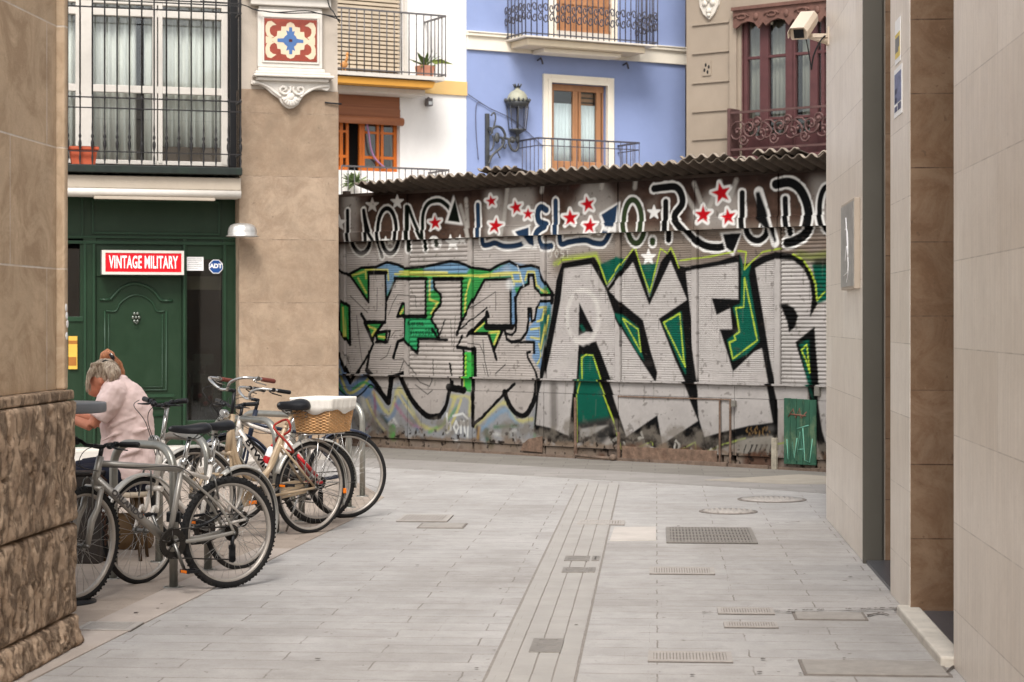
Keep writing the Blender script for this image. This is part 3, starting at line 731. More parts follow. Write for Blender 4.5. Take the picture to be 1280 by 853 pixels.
# body behind, posts and the dark gap under the roof
mb = MB(); u0, u1 = fx(404)+.02, fx(1072); mb.box(u0, u1, .052, 2.3, 0, 3.0); mb.build('shed_body', M_dark, SHED)
mb = MB()
for s_ in seams:
    uu = fx(s_); mb.box(uu-.05, uu+.02, -.02, .06, ZB-.05, 3.24)
mb.box(fx(404), fx(1072), -.03, .03, 3.16, 3.2)
mb.build('eaves_beam', mat('old_timber', S(66,54,46), .9, 0, .4, 9, stain=.5, st=(.2,1,1)), SHED)
M_corr = mat('weathered_shaded_fibre_cement', S(80,70,61), .9, 0, .35, 5, stain=.7, stain_col=S(40,34,30), bmp=.4)  # sheet brown deepened, putting the underside's shade into the colour
M_edge = mat('lichen_pale_edge', S(142,130,117), .9, 0, .4, 4, stain=.9, stain_col=S(96,84,74), bmp=.4)
def corr(ua, ub, yf, yb, zf, zb, pitch=.15, amp=.022, sk=0.0):
    n = int((ub-ua)/pitch*10); vs = []; rows = [(0, 0), (.03, 0), (.5, .5), (1, 1)]
    for (t, _) in rows:
        for i in range(n+1):
            u = ua+(ub-ua)*i/n
            vs.append((u+sk*t, yf+(yb-yf)*t, zf+(zb-zf)*t+amp*math.cos(2*pi*u/pitch)+.004*math.sin(u*5)))
    fs = []
    for r in range(3):
        for i in range(n): a = r*(n+1)+i; fs.append((a, a+1, a+n+2, a+n+1))
    ed = MB(); m_ = n+1
    ev = [(v[0], v[1]-.004, v[2]+.008) for v in vs[:m_]]+[(v[0], v[1]+.05, v[2]+.008) for v in vs[:m_]]
    ed.add(ev, [(i, i+1, m_+i+1, m_+i) for i in range(n)], True)
    if yf < -.3: ed.build('sheet_edge', M_edge, SHED, solid=.012)
    return MB().add(vs, fs, True)
ue0, ue1 = FS.x(441, -.42), FS.x(1075, -.42)
u = ue0; k = 0
while u < ue1:
    w = .95; yo = random.uniform(-.05, .05)
    a = u; b = u+w+.07
    o = corr(a, b, -.42+yo, .95, 3.30+(.012 if k % 2 else 0)+random.uniform(-.006, .006), 2.98).build('roof_sheet', M_corr, SHED, solid=.009)
    o = corr(a-.02, b-.02, .7, 2.35, 3.11+(.012 if k % 2 else 0), 2.86).build('roof_sheet', M_corr, SHED, solid=.009)
    if k in (2, 5, 6):
        corr(a+.2, a+.75, -.50+yo, .3, 3.36, 3.22, sk=.05).build('roof_sheet', M_corr, SHED, solid=.009)
    u += w; k += 1
# ================================================================= left corner building with the green shop
_a = (320-VX)/F; _Y = F*EYE/(571-HY)
FL = Frame(_a*_Y, _Y, 1, .30)
LB = FL.root('shop_building', 'stone corner building with a green shop front and a caged balcony above it', 'building')
def LR(px0, px1, py0, py1, off=0):
    """local rectangle for a photo rectangle on this facade"""
    pm = (py0+py1)/2; pc = (px0+px1)/2
    x0, x1 = FL.x(px0, off), FL.x(px1, off)
    return x0, x1, FL.z(pc, py1, off), FL.z(pc, py0, off)
M_stoneL = tiles('warm_limestone_ashlar', S(164,144,123), S(148,128,107), S(118,102,87), 9.0, .74, .004, ox=.1, oz=.42, streak=.2, rough=.85, sc=5, bmp=.8, bsc=55, st=(1,1,1), spec=.2, veins=.6, vcol=S(134,112,92), dirt=.42, jlo=.44, jhi=.6)
M_stuccoL = mat('grey_stucco', S(182,170,156), .9, 0, .1, 3, stain=.3, stain_col=S(150,136,120), bmp=.3)
xl, xr = FL.x(299), FL.x(423.5)
XL0 = FL.x(-260)
mb = MB(); mb.box(xl, xr, 0, 3.2, 0, FL.z(361,113)); mb.build('corner_pier', M_stoneL, LB, bevel=.01)
mb = MB(); mb.box(xl+.012, xr-.012, .012, 3.2, FL.z(361,113)+.002, 9.5); mb.build('upper_wall', M_stuccoL, LB)
mb = MB(); mb.box(xl-.02, xr+.03, -.03, 3.2, 0, .10); mb.build('pier_base', M_stoneL, LB, bevel=.008)
# stone frame corbels at the very top of the view
x0, x1, z0, z1 = LR(312, 412, -18, 3)
mb = MB(); mb.box(x0-.05, x1+.05, -.16, 0, z0+.05, z1+.1); mb.box(x0, x1, -.1, 0, z0-.06, z0+.048); mb.box(x0+.1, x1-.1, -.05, 0, z0-.12, z0-.062)
mb.build('stone_band', M_white, LB, bevel=.012)
# upper floor above the shop
zf0 = FL.z(190, 217); zt = 9.5
M_green = mat('dark_green_paint', S(28,48,31), .35, 0, .08, 6, stain=.2, stain_col=S(60,76,60))
M_green2 = mat('green_frame_paint', S(34,58,40), .35, 0, .1, 6)
mb = MB()
wx0, wx1 = FL.x(84, .25), FL.x(292, .25)
zw0, zw1 = FL.z(190, 207, .25), FL.z(190, -8, .25)
mb.box(XL0, wx0-.5, .25, 3, zf0, zt); mb.box(wx0-.5, xl, .25, 3, zw1+.02, zt)
mb.box(wx0-.5, xl, .25, 3, zf0-.02, zw0-.01)
mb.build('upper_wall', M_stuccoL, LB)
# window
M_curt = mat('grey_curtain', S(222,216,206), .9, 0, .1, 3, st=(9,1,.3), bmp=.2, bsc=8)
WN = MB(); 
yw = .28
def vb(mbx, px, w, py0, py1, off, y0, y1):
    x = FL.x(px, off); mbx.box(x-w/2, x+w/2, y0, y1, FL.z(px, py1, off), FL.z(px, py0, off))
za, zb = FL.z(190, 205, yw), FL.z(190, -5, yw)
for px, w in ((97,.05),(108,.13),(193,.05),(200,.05),(281,.09)):
    x = FL.x(px, yw); WN.box(x-w/2, x+w/2, yw-.05, yw+.03, za, zb)
for py, h in ((204,.05),(113,.085),(18,.08),(2,.10)):
    zc = FL.z(190, py, yw); WN.box(FL.x(60, yw), FL.x(285, yw), yw-.044, yw+.024, zc-h/2, zc+h/2)
win = WN.build('window', M_white, LB, bevel=.006)
mb = MB(); mb.box(FL.x(60,yw), FL.x(285,yw), yw+.005, yw+.012, za, zb); mb.build('pane', glassmat('pane_glass'), win)
vs = []; n = 160; xa, xb = FL.x(60, yw), FL.x(283, yw)
mb = MB()
def curtain(x0, x1, z0, z1, y, fold=.02, per=.09, mat_=M_curt, name='curtain', parent=None):
    n = int((x1-x0)/.012); vs = []
    for z in (z0, (z0+z1)/2, z1):
        for i in range(n+1):
            x = x0+(x1-x0)*i/n; vs.append((x, y+fold*math.sin(2*pi*x/per+math.sin(x*7))+.3*fold*math.sin(x*61), z))
    fs = [(r*(n+1)+i, r*(n+1)+i+1, (r+1)*(n+1)+i+1, (r+1)*(n+1)+i) for r in range(2) for i in range(n)]
    return MB().add(vs, fs, True).build(name, mat_, parent, solid=.003)
for a, b in ((60,98),(116,172),(182,192),(203,277)): curtain(FL.x(a,yw), FL.x(b,yw), za, zb, yw+.12, parent=win)
mb = MB(); mb.box(FL.x(60,yw), FL.x(296,yw), yw+.5, yw+.55, za, zb); mb.build('room_wall', M_dark, win)
mb = MB(); mb.box(FL.x(203,yw), FL.x(277,yw), yw+.02, yw+.06, za, FL.z(240,184,yw)); mb.build('low_panel', mat('brown_board', S(92,78,68), .7), win)
mb = MB(); mb.box(FL.x(287.5,.2), FL.x(297,.2), .18, .3, za-.02, 9.4); mb.build('down_pipe', M_blk, LB)
# caged balcony
BAL = MB(); BAL.box(FL.x(40,-.28), FL.x(302,-.28), -.34, .25, FL.z(190,217,-.3), FL.z(190,208,-.3))
bal = BAL.build('balcony', mat('dark_green_black', S(30,36,32), .5, 0, .3, 9, stain=.3, stain_col=S(40,70,44)), LB, bevel=.006)
R_ = MB(); yb = -.32
zbot = FL.z(190, 212, yb); 
for i in range(-3, 14):
    px = 100+15.45*i
    x = FL.x(px, yb)
    zbb = zbot; k = FL.z(190, 125, yb)-zbb
    prof = []
    for (h, r) in ((-.06,.004),(-.02,.013),(.03,.013),(.05,.007),(.12,.014),(.16,.008),(.2,.008),(.26,.02),(.29,.02),(.33,.009),(.36,.02),(.39,.009),(.46,.012),(.52,.008),(.78,.008),(.80,.015),(.83,.008)):
        prof.append((x, yb, zbb+h, r))
    R_.tube([(a,b,c) for a,b,c,d in prof], [d for a,b,c,d in prof], 6)
    R_.tube([(x,yb,zbb+.83),(x,yb,zbb+3.2)], .0095, 5)
for py, h in ((124,.014),(137,.012),(191,.012),(209,.03),(12,.014),(0,.012),(3,.012)):
    z = FL.z(190, py, yb); R_.box(FL.x(40,yb), FL.x(302,yb), yb-.012, yb+.012, z-h/2, z+h/2)
x = FL.x(301, yb)
for z in (FL.z(190,124,yb), FL.z(190,191,yb), FL.z(190,12,yb)): R_.box(x-.012, x+.012, yb, 0.0, z-.007, z+.007)
for yy in (-.21,-.1): R_.tube([(x,yy,zbot),(x,yy,zbot+3.2)], .0075, 5)
R_.build('railing', M_iron, bal)
# planter on the balcony
x, z = FL.L(104, 203, -.2)
pt = FL.thing('flower_box', x, -.2, FL.z(190,208,-.3)+.003, 'terracotta flower box at the left end of the caged balcony', 'planter')
mb = MB(); M_ter = mat('terracotta', S(176,84,56), .8, 0, .15, 12)
mb.prism([(-.13,0),(.13,0),(.155,.2),(-.155,.2)], -.07, .07); b_ = mb.build('box_body', M_ter, pt, bevel=.006)
mb = MB(); mb.box(-.17,.17,-.085,.085,.17,.205); mb.build('rim', M_ter, pt, bevel=.006)
mb = MB(); mb.box(-.14,.14,-.06,.06,.19,.212); mb.build('soil', mat('soil', S(58,44,34), .95, bmp=.5), pt)
# awning case
x0, x1 = FL.x(40,-.2), FL.x(300.5,-.2)
mb = MB(); za_, zb_ = FL.z(190,237,-.2), FL.z(190,221,-.2)
mb.prism([(0,0)]*0 or [(x0,za_),(x1,za_),(x1,zb_),(x0,zb_)], -.26, .12)
aw = mb.build('awning_case', mat('cream_enamel', S(172,160,144), .4, 0, .06, 5, stain=.25, stain_col=S(150,136,118)), LB, bevel=.01)
mb = MB(); zc = FL.z(190,241,-.2); mb.tube([(x0,-.22,zc),(x1,-.22,zc)], .05, 10); mb.box(x0, x1, -.2, .1, zc-.045, za_-.002); mb.build('awning_roll', M_white, aw)
mb = MB(); mb.box(FL.x(117,-.2), FL.x(268,-.2), -.26, -.2, zc-.085, zc-.05); mb.build('awning_bar', mat('cream_enamel', S(172,160,144)), aw, bevel=.004)
# shop front, set back
YS = .30
shop_z0 = .13; zh = FL.z(190, 244, YS)+.1
def sx(px): return FL.x(px, YS)
def sz(py, px=190): return FL.z(px, py, YS)
mb = MB()
mb.box(XL0, sx(106), YS, YS+.06, shop_z0, sz(398)); 
mb.box(XL0, sx(298), YS, YS+.06, sz(298), zh)
mb.box(sx(104), sx(120), YS-.02, YS+.06, shop_z0, sz(298))
mb.box(sx(278), sx(299.5), YS-.02, YS+.06, shop_z0, sz(298)+.0)
mb.box(sx(228), sx(233.5), YS-.02, YS+.06, shop_z0, sz(298))
mb.box(sx(120), sx(228), YS+.002, YS+.06, sz(346), sz(298))
mb.box(sx(233.5), sx(278), YS-.0, YS+.06, sz(324), sz(298))
mb.box(sx(233.5), sx(278), YS-.0, YS+.06, shop_z0, .42)
front = mb.build('shop_front', M_green, LB, bevel=.006)
mb = MB()   # mouldings
for (a, b, c, d) in ((-40,104,245,302),(115,275,250,296)):
    for (q0, q1, q2, q3) in ((a,b,c,c+2.2),(a,b,d-5,d-2.5),(a,a+2.2,c,d-3),(b-2.2,b,c,d-3)): mb.box(sx(q0), sx(q1), YS-.022, YS-.001, sz(q3), sz(q2))
mb.box(sx(-40), sx(299), YS-.035, YS-.001, sz(306), sz(302)); mb.box(sx(-40), sx(299), YS-.028, YS-.001, sz(298.6), sz(296))
for px in (106,117,281,294.5,230): mb.box(sx(px)-.012, sx(px)+.012, YS-.045, YS-.021, shop_z0, sz(306))
mb.box(XL0, sx(104), YS-.02, YS-.001, sz(402), sz(396)); mb.build('moulding', M_green2, front, bevel=.004)
mb = MB(); mb.box(XL0, sx(298), YS+.9, YS+1, 0, zh); mb.box(XL0, sx(298), YS+.06, YS+1, zh, zh+.1); mb.build('shop_interior', M_dark, LB)
# door leaf
dx0, dx1, dz1 = sx(120), sx(228), sz(346)
mb = MB(); mb.box(dx0+.004, dx1-.004, YS+.02, YS+.065, shop_z0+.003, dz1-.003)
door = mb.build('door', M_green, LB, bevel=.004)
mb = MB(); yd = YS+.02
def D(px, py): return (sx(px), yd-.012, sz(py))
def dl(P, r=.014, sm=0): mb.tube([D(*p) for p in (catmull(P, 6) if sm else P)], r, 6)
dl([(125,375),(138,375)]); dl([(138,375),(144,368),(152,360),(163,355.5),(172,355),(183,358),(193,365),(200,374),(203,376)], .017, 1); dl([(203,376),(216,376)])
dl([(133,389),(145,389),(150,380),(160,372),(170,369),(180,371),(190,378),(196,389),(206,389)], .009, 1)
dl([(131,389),(131,488),(208,488),(208,389)], .012); dl([(136,393),(136,484),(203,484),(203,393)], .007)
dl([(131,503),(208,503),(208,510),(131,510),(131,503)], .012); dl([(131,520),(208,520),(208,562),(131,562),(131,520)], .012)
mb.box(sx(122), sx(218), yd-.02, yd-.001, sz(497), sz(493))
mb.build('door_moulding', M_green2, door)
mb = MB()
for q in range(6):
    a = q*pi/3; x, y, z = D(170, 397); mb.ball((x+.035*math.cos(a), y-.012, z+.05*math.sin(a)), (.017,.012,.02), 6)
x, y, z = D(170, 397); mb.ball((x, y-.02, z), .018, 6); mb.tube([(x-.02,y-.03,z-.05),(x,y-.045,z-.075),(x+.02,y-.03,z-.05)], .006, 5)
mb.build('door_knocker', mat('dull_pewter', S(120,124,116), .35, .8), door)
# shop window pane, blind, stickers
mb = MB(); mb.box(sx(233.5), sx(278), YS+.03, YS+.036, .42, sz(324)); pn = mb.build('shop_window', glassmat('shop_glass', .35, (.5,.52,.51)), LB)
mb = MB(); mb.box(XL0, sx(104), YS+.03, YS+.036, sz(396), sz(312)); mb.build('shop_window', glassmat('shop_glass'), LB)
mb = MB(); mb.box(sx(100), sx(104), YS-.01, YS+.05, sz(396), sz(306)); mb.build('window_frame', M_green, front)
mb = MB(); mb.box(sx(234), sx(278), YS+.10, YS+.12, sz(362), sz(345)); 
for i in range(9): mb.box(sx(234), sx(278), YS+.094, YS+.10, sz(361.5)+i*.016, sz(361.5)+i*.016+.008)
mb.build('window_blind', mat('cream_blind', S(176,164,140), .8), LB)
mb = MB(); x = sx(246)
for i in range(9): mb.box(sx(236)+random.random()*.4, sx(236)+random.random()*.4+.06, YS+.3, YS+.5, .5+i*.07, .55+i*.08)
mb.tube([(sx(262),YS+.4,.45),(sx(262),YS+.4,sz(452))], .012); mb.tube([(sx(262),YS+.4,sz(465)),(sx(262),YS+.4,sz(447))], .035)
for px, py in ((240,480),(244,510),(258,500),(252,530)): mb.tube([(sx(px),YS+.35,sz(py)),(sx(px)+.02,YS+.35,sz(py-26))], .014)
mb.build('window_display', mat('dim_goods', S(86,92,84), .6, .2, .5, 10), LB)
mb = MB()
for px, py in ((255,497),(262,507),(268,500)): mb.ball((sx(px),YS+.33,sz(py)), .03, 8)
mb.build('red_trinket', mat('dim_red', S(130,30,40), .5), LB)
# step
M_step = mat('pale_granite', S(196,190,180), .75, 0, .08, 5, stain=.25, stain_col=S(160,150,138), bmp=.2)
mb = MB(); mb.box(XL0, xl-.022, -.06, YS+.3, 0, .128); mb.build('door_step', M_step, LB, bevel=.01)

# ---- the things fixed to it
x, y_, z = sx(176), YS-.18, sz(329, 176)
SG = FL.thing('shop_sign', x, YS-.14, z, 'long red lightbox sign with white capitals above the green door', 'sign')
w = (sx(228)-sx(125)); h = sz(314,176)-sz(344,176)
mb = MB(); mb.box(-w/2+.01, w/2, -.05, .14, -h/2, h/2); bx_ = mb.build('box', mat('grey_aluminium', S(150,148,146), .35, .6), SG, bevel=.004)
mb = MB(); mb.box(-w/2+.05, w/2-.03, -.055, -.049, -h/2+.03, h/2-.03); mb.build('face', mat('red_acrylic', S(200,24,36), .3, 0, .03), SG)
mb = MB()
for (a,b,c,d) in ((-w/2+.01,w/2,-h/2,-h/2+.03),(-w/2+.01,w/2,h/2-.03,h/2),(-w/2+.01,-w/2+.05,-h/2+.03,h/2-.03),(w/2-.03,w/2,-h/2+.03,h/2-.03)): mb.box(a,b,-.062,-.05,c,d)
mb.build('rim', M_white, SG)
M_wt = mat('white_vinyl', S(240,238,236), .5, 0, .01)
t_ = text_mesh('lettering', 'VINTAGE MILITARY', .19, M_wt, SG, (.01,-.056,-.003), sx=.56, bold=.004, space=1.06)
wd = t_.dimensions.x; t_.scale = ((w-.16)/max(wd,.01)*1.0, (h-.13)/max(t_.dimensions.y,.01), 1)
AD = FL.thing('alarm_sticker', sx(269.5), YS-.02, sz(333.5,269), 'blue octagonal alarm sticker above the narrow shop window', 'sticker')
mb = MB(); mb.lathe([(.088,-.004),(.088,.0)], n=8, axis='y', M=Matrix.Rotation(pi/8,4,'Y')); mb.build('border', M_wt, AD)
mb = MB(); mb.lathe([(.078,-.008),(.078,-.0045)], n=8, axis='y', M=Matrix.Rotation(pi/8,4,'Y')); mb.build('face', mat('alarm_blue', S(30,74,140), .4, 0, .03), AD)
text_mesh('lettering', 'ADT', .07, M_wt, AD, (0,-.0095,.005), bold=.003)
PN = FL.thing('notice', sx(243), YS-.01, sz(330,243), 'small white notice between the red sign and the blue sticker', 'notice')
mb = MB(); mb.box(-.105,.105,-.006,0,-.08,.08); mb.build('sheet', M_wt, PN)
mb = MB()
for i in range(6): mb.box(-.085, .085-.04*(i % 3 == 2), -.0072, -.006, .055-i*.022, .059-i*.022)
mb.build('print_lines', mat('grey_ink', S(120,120,120), .6), PN)
YP = FL.thing('yellow_poster', sx(93), YS-.03, sz(441,93), 'tall yellow poster at the left edge of the green shop front', 'poster')
mb = MB(); mb.box(-.07,.03,-.006,0,-.19,.19); mb.build('sheet', mat('yellow_paper', S(206,164,70), .7, 0, .08), YP)
mb = MB(); mb.box(-.07,.03,-.008,-.0062,.10,.14); mb.box(-.07,.02,-.008,-.0062,-.15,-.05); mb.build('print', mat('brown_ink', S(150,96,40), .6), YP)
# half-dome lamp
x, z = FL.L(303.5, 296, -.25)
LP = FL.thing('wall_lamp', x, -.22, z, 'ribbed half dome metal lamp on the stone pier edge beside the shop', 'lamp')
mb = MB(); pr = [(.185,0),(.19,.008),(.168,.018),(.165,.06),(.155,.10),(.135,.13),(.10,.148),(.05,.155),(.001,.157)]
n = 28; vs = []
for (r, hh) in pr:
    for j in range(n*2):
        a = pi*j/n; rr = r*(1+.02*((j//2) % 2)) if .02 < hh < .14 else r
        vs.append((rr*math.cos(a), rr*math.sin(a)*.8, hh))
fs = [(i*2*n+j, i*2*n+(j+1) % (2*n), (i+1)*2*n+(j+1) % (2*n), (i+1)*2*n+j) for i in range(len(pr)-1) for j in range(2*n)]
mb.add(vs, fs, True); mb.build('lamp_shade', mat('ribbed_aluminium', S(186,182,176), .35, .6, .1, 20), LP, solid=.004)
mb = MB(); mb.box(-.03,.03,.12,.218,.03,.09); mb.build('bracket', M_steel, LP)
mb = MB(); mb.ball((0,0,.06), .05, 8); mb.build('bulb', M_white, LP)
# tile plaque with its stone surround
x, z = FL.L(361.5, 51.5)
PL = FL.thing('tile_plaque', x, 0, z, 'red white and blue tile panel in a white moulded stone frame', 'plaque')
k = FL.L(362,51)[1]; s_ = 1/((FL.L(462,51)[0]-x)/100)   # px per metre
def q(px): return (px-361.5)/s_
_vz = (FL.z(361.5,41.5)-FL.z(361.5,61.5))/20
def qz(py): return (51.5-py)*_vz
mb = MB()
mb.box(q(322),q(401),-.07,-.0,qz(86),qz(14)); fr_ = mb.build('frame', M_white, PL, bevel=.006)
mb = MB()
for (a,b,c,d) in ((q(327),q(329.5),qz(79),qz(24)),(q(394.5),q(397),qz(79),qz(24)),(q(327),q(397),qz(80.5),qz(78.5)),(q(327),q(397),qz(24),qz(21.5))): mb.box(a,b,-.085,-.07,c,d)
mb.build('inner_moulding', M_white, fr_, bevel=.004)
mb = MB(); mb.box(q(318),q(410),-.14,0,qz(95),qz(91.5)); mb.box(q(316),q(414),-.17,0,qz(98.5),qz(95.2)); mb.box(q(320),q(408),-.12,0,qz(103),qz(98.8)); mb.box(q(322),q(404),-.09,0,qz(91.2),qz(86.5))
mb.build('cornice', M_white, PL, bevel=.01)
mb = MB()
P = [(314.5,103),(410,103),(411,109),(407,113),(400,111),(392,112),(384,116),(378,121),(374,126),(372,131),(366,135.5),(361,136.5),(356,134.5),(351,130),(348,124),(340,119),(332,112),(324,108),(318,108.5),(314,107)]
mb.prism([(q(a),qz(b)) for a,b in P][::-1], -.06, 0)
for cx, sg in ((354,1),(373,-1)):
    mb.tube([(q(cx+sg*(8.5-8.5*t)*math.cos(t*9-.6)),-.07,qz(113+(7.5-7.5*t)*math.sin(t*9-.6))) for t in [i/26 for i in range(25)]], .018, 6)
mb.tube([(q(x_),-.065,qz(y_)) for x_, y_ in catmull([(316,106),(324,106),(334,110),(344,118),(350,122)],5)], .018, 6)
mb.tube([(q(x_),-.065,qz(y_)) for x_, y_ in catmull([(409,107),(400,108),(390,111),(380,117),(374,122)],5)], .018, 6)
for i in range(7):
    a = pi*(.12+.76*i/6); mb.tube([(q(362),-.06,qz(121)),(q(362+11*math.cos(a)),-.085,qz(123+11*math.sin(a)))], [.012,.028], 6)
mb.ball((q(362),-.07,qz(122)), (.05,.03,.05), 8)
mb.build('scroll_bracket', M_white, PL)
TS = (q(395)-q(329.3))
def tp(x_, y_): return (q(329.5+(x_-58)/432*64.5), qz(25.5+(y_-98)/345*52))
mb = MB(); a, b = tp(58,443); c, d = tp(490,98); mb.box(a, c, -.082, -.07, b, d); mb.build('red_tiles', mat('tile_red', S(140,64,50), .3, 0, .18, 12), PL)
M_cr = mat('tile_cream', S(206,188,160), .3, 0, .06, 12); M_bl = mat('tile_blue', S(74,104,150), .3, 0, .1, 12)
mb = MB()
half = [(235,160),(245,135),(272,122),(300,135),(312,160),(350,165),(352,200),(385,200),(388,240),(420,262),(475,240),(475,305),(420,288),(388,310),(385,345),(352,350),(350,388),(312,392),(300,415),(272,425),(245,415),(235,392),(195,388),(192,350),(165,345),(160,310),(125,285),(70,305),(70,245),(125,262),(160,240),(165,200),(195,198),(198,162)]
mb.prism([tp(*p) for p in half][::-1], -.0845, -.0822)
for sx_ in (1,-1):
    for sz_ in (1,-1):
        c_ = [(115,118),(158,150),(128,155),(105,175),(102,205),(112,230),(140,248),(110,262),(80,240),(68,205),(68,160),(85,125)]
        P = [((x_-274)*sx_+274, (y_-272)*sz_+272) for x_, y_ in c_]
        P = [tp(*p) for p in P]
        if sx_*sz_ > 0: P = P[::-1]
        mb.prism(P, -.0843, -.0822)
mb.build('cream_tiles', M_cr, PL)
mb = MB()
st8 = []
for (x_, y_) in ((262,165),(284,165),(288,200),(308,195),(300,225),(318,240),(325,258),(378,265),(378,290),(325,293),(318,310),(300,325),(312,360),(288,350),(286,388),(262,388),(260,350),(236,360),(246,325),(228,310),(215,293),(165,290),(165,262),(215,258),(228,240),(246,225),(236,192),(260,200)): st8.append(tp(x_, y_))
mb.prism(st8[::-1], -.0865, -.0847); mb.build('blue_tiles', M_bl, PL)
mb = MB(); a, b = tp(260,286); c, d = tp(287,264); mb.box(a, c, -.088, -.0867, b, d); mb.build('centre_tile', mat('tile_brown', S(70,32,34), .3), PL)
# wires over the plaque
mb = MB()
for P in ([(250,2),(300,6),(322,14),(355,18),(395,18),(423,26)], [(318,12),(340,17),(380,15),(400,19),(423,23)], [(409,0),(413,12),(423,30)]):
    mb.tube([(FL.x(a,-.1), -.12-.06*(b > 14), FL.z(a,b,-.1)) for a,b in catmull(P,5)], .007, 5)
tag(mb.build('wall_cables', M_blk), 'sagging black cables strung over the tile plaque', 'cable')
bpy.data.objects['wall_cables'].matrix_world = Matrix.Translation((FL.ox,FL.oy,0)) @ Matrix.Rotation(FL.rz,4,'Z')
mb = MB(); x,z = FL.L(418,130); mb.tube([(x-.12,-.02,z+.01),(x+.08,-.03,z-.005)], .01, 6); tag(mb.build('wall_hook', M_iron), 'small dark iron hook on the stone pier below the plaque', 'hook')
bpy.data.objects['wall_hook'].matrix_world = Matrix.Translation((FL.ox,FL.oy,0)) @ Matrix.Rotation(FL.rz,4,'Z')

# ================================================================= white building and blue building behind
_Y = 36.0; _a = (583-VX)/F
FB = Frame(_a*_Y, _Y, 1, .54)
WB = FB.root('white_building', 'white house with ochre balcony bands behind the left end of the shed', 'building')
BB = FB.root('blue_building', 'periwinkle blue house with cream mouldings behind the shed', 'building')
M_wwall = mat('whitewash', S(238,234,229), .85, 0, .04, 2, stain=.35, stain_col=S(196,188,180), bmp=.15)
M_bwall = mat('blue_render', S(139,153,192), .85, 0, .08, .8, stain=.5, stain_col=S(158,166,192), bmp=.15)
M_cream = mat('cream_moulding', S(236,226,208), .7, 0, .04, 4, stain=.2, stain_col=S(196,182,160))
M_och = mat('ochre_band', S(222,184,120), .75, 0, .06, 3)
def bx(px, off=0): return FB.x(px, off)
def bz(px, py, off=0): return FB.z(px, py, off)
# -- white house
y1 = 6
def wallgrid(root, x0, x1, zt, holes, M, name, off=0):
    """wall of blocks around rectangular openings (x0,x1,z0,z1) given left to right, not overlapping in x"""
    mb = MB(); x = x0
    for (a, b, c, d) in holes:
        if a > x: mb.box(x, a, off, off+.35, 0, zt)
        if c > 0: mb.box(a, b, off, off+.35, 0, c)
        mb.box(a, b, off, off+.35, d, zt); x = b
    if x1 > x: mb.box(x, x1, off, off+.35, 0, zt)
    mb.box(x0, x1, 3.0, y1, 0, zt)
    return mb.build(name, M, root)
whx0, whx1 = bx(423), bx(502)
ow = (bx(380), bx(501), 3.6, bz(460,114,0))
uw = (bx(380)+.001, bx(507), bz(470,97,0), 9.6)
# stacked openings: build the wall in two storeys
def storey(root, x0, x1, z0, z1, hole, M, name, ledges=None, d=.35, off=0):
    mb = MB(); a, b, c, e = hole
    if a > x0: mb.box(x0, a, off, off+d, z0, z1)
    mb.box(b, x1, off, off+d, z0, z1)
    if c > z0: mb.box(a, b, off, off+d, z0, c)
    if e < z1: mb.box(a, b, off, off+d, e, z1)
    return mb.build(name, M, root)
zmid = bz(500,112,0)
xe = bx(583)-.003
storey(WB, bx(300), xe, 0, zmid, (bx(400), bx(500), bz(460,214), bz(460,117)), M_wwall, 'wall', d=.5)
storey(WB, bx(300), xe, zmid, 10.5, (bx(380), bx(506), zmid+.25, 9.8), M_wwall, 'wall', d=.5)
mb = MB(); mb.box(bx(300), xe, 2.5, 6, 0, 10.5); mb.build('rear_wall', M_wwall, WB)
mb = MB(); mb.box(bx(300), bx(506), .55, .6, 0, 10.4); mb.build('room', M_dark, WB)
# ochre band and slab
mb = MB(); a0, a1 = bx(300), xe; z0, z1 = bz(583,120), bz(583,103)
mb.box(bx(528), a1, -.04, 0, z0, z1); mb.build('ochre_band', M_och, WB)
zs = bz(490, 97, -.8)
slab = MB(); so = -.85
slab.box(bx(300), bx(556,so), so, 0, bz(540,100,so)-.005, bz(540,97,so)+.02)
bal = slab.build('balcony', M_white, WB)
mb = MB(); mb.prism([(0,0)]*0 or [(bx(300),z0+.0),(bx(516),z0+.0),(bx(546,so)+.0,bz(540,101,so)-.01),(bx(300),bz(540,101,so)-.01)], so+.05, -.001); mb.build('slab_side', mat('ochre_slab', S(198,142,60), .75, 0, .06, 3), bal)
mb = MB(); mb.box(bx(300), bx(516), -.5, -.002, z0-.1, z0-.005); mb.build('slab_soffit', M_white, bal)
def railing(root, x0, x1, y, z0, z1, n, ret=True, r=.011, yin=0, mid=(), name='railing', mat_=None, side='r'):
    mb = MB()
    for z, h in ((z0+.04,.02),(z1,.03)): mb.box(x0, x1, y-.015, y+.015, z-h/2, z+h/2)
    for z in mid: mb.box(x0, x1, y-.01, y+.01, z-.008, z+.008)
    for i in range(n+1):
        x = x0+(x1-x0)*i/n; mb.tube([(x,y,z0),(x,y,z1)], r, 5)
    xs = ([x1] if 'r' in side else [])+([x0] if 'l' in side else [])
    for x in xs:
        for z, h in ((z0+.04,.02),(z1,.03)): mb.box(x-.015, x+.015, y, yin, z-h/2, z+h/2)
        for z in mid: mb.box(x-.01, x+.01, y, yin, z-.008, z+.008)
        k = max(2, int(abs(yin-y)/((x1-x0)/n)))
        for i in range(1, k): yy = y+(yin-y)*i/k; mb.tube([(x,yy,z0),(x,yy,z1)], r, 5)
    return mb.build(name, mat_ or M_iron, root)
railing(bal, bx(420,so)-.6, bx(557,so), so, bz(540,97,so)+.02, bz(540,19,so), 19, mat_=mat('grey_iron', S(96,92,92), .5, .3))
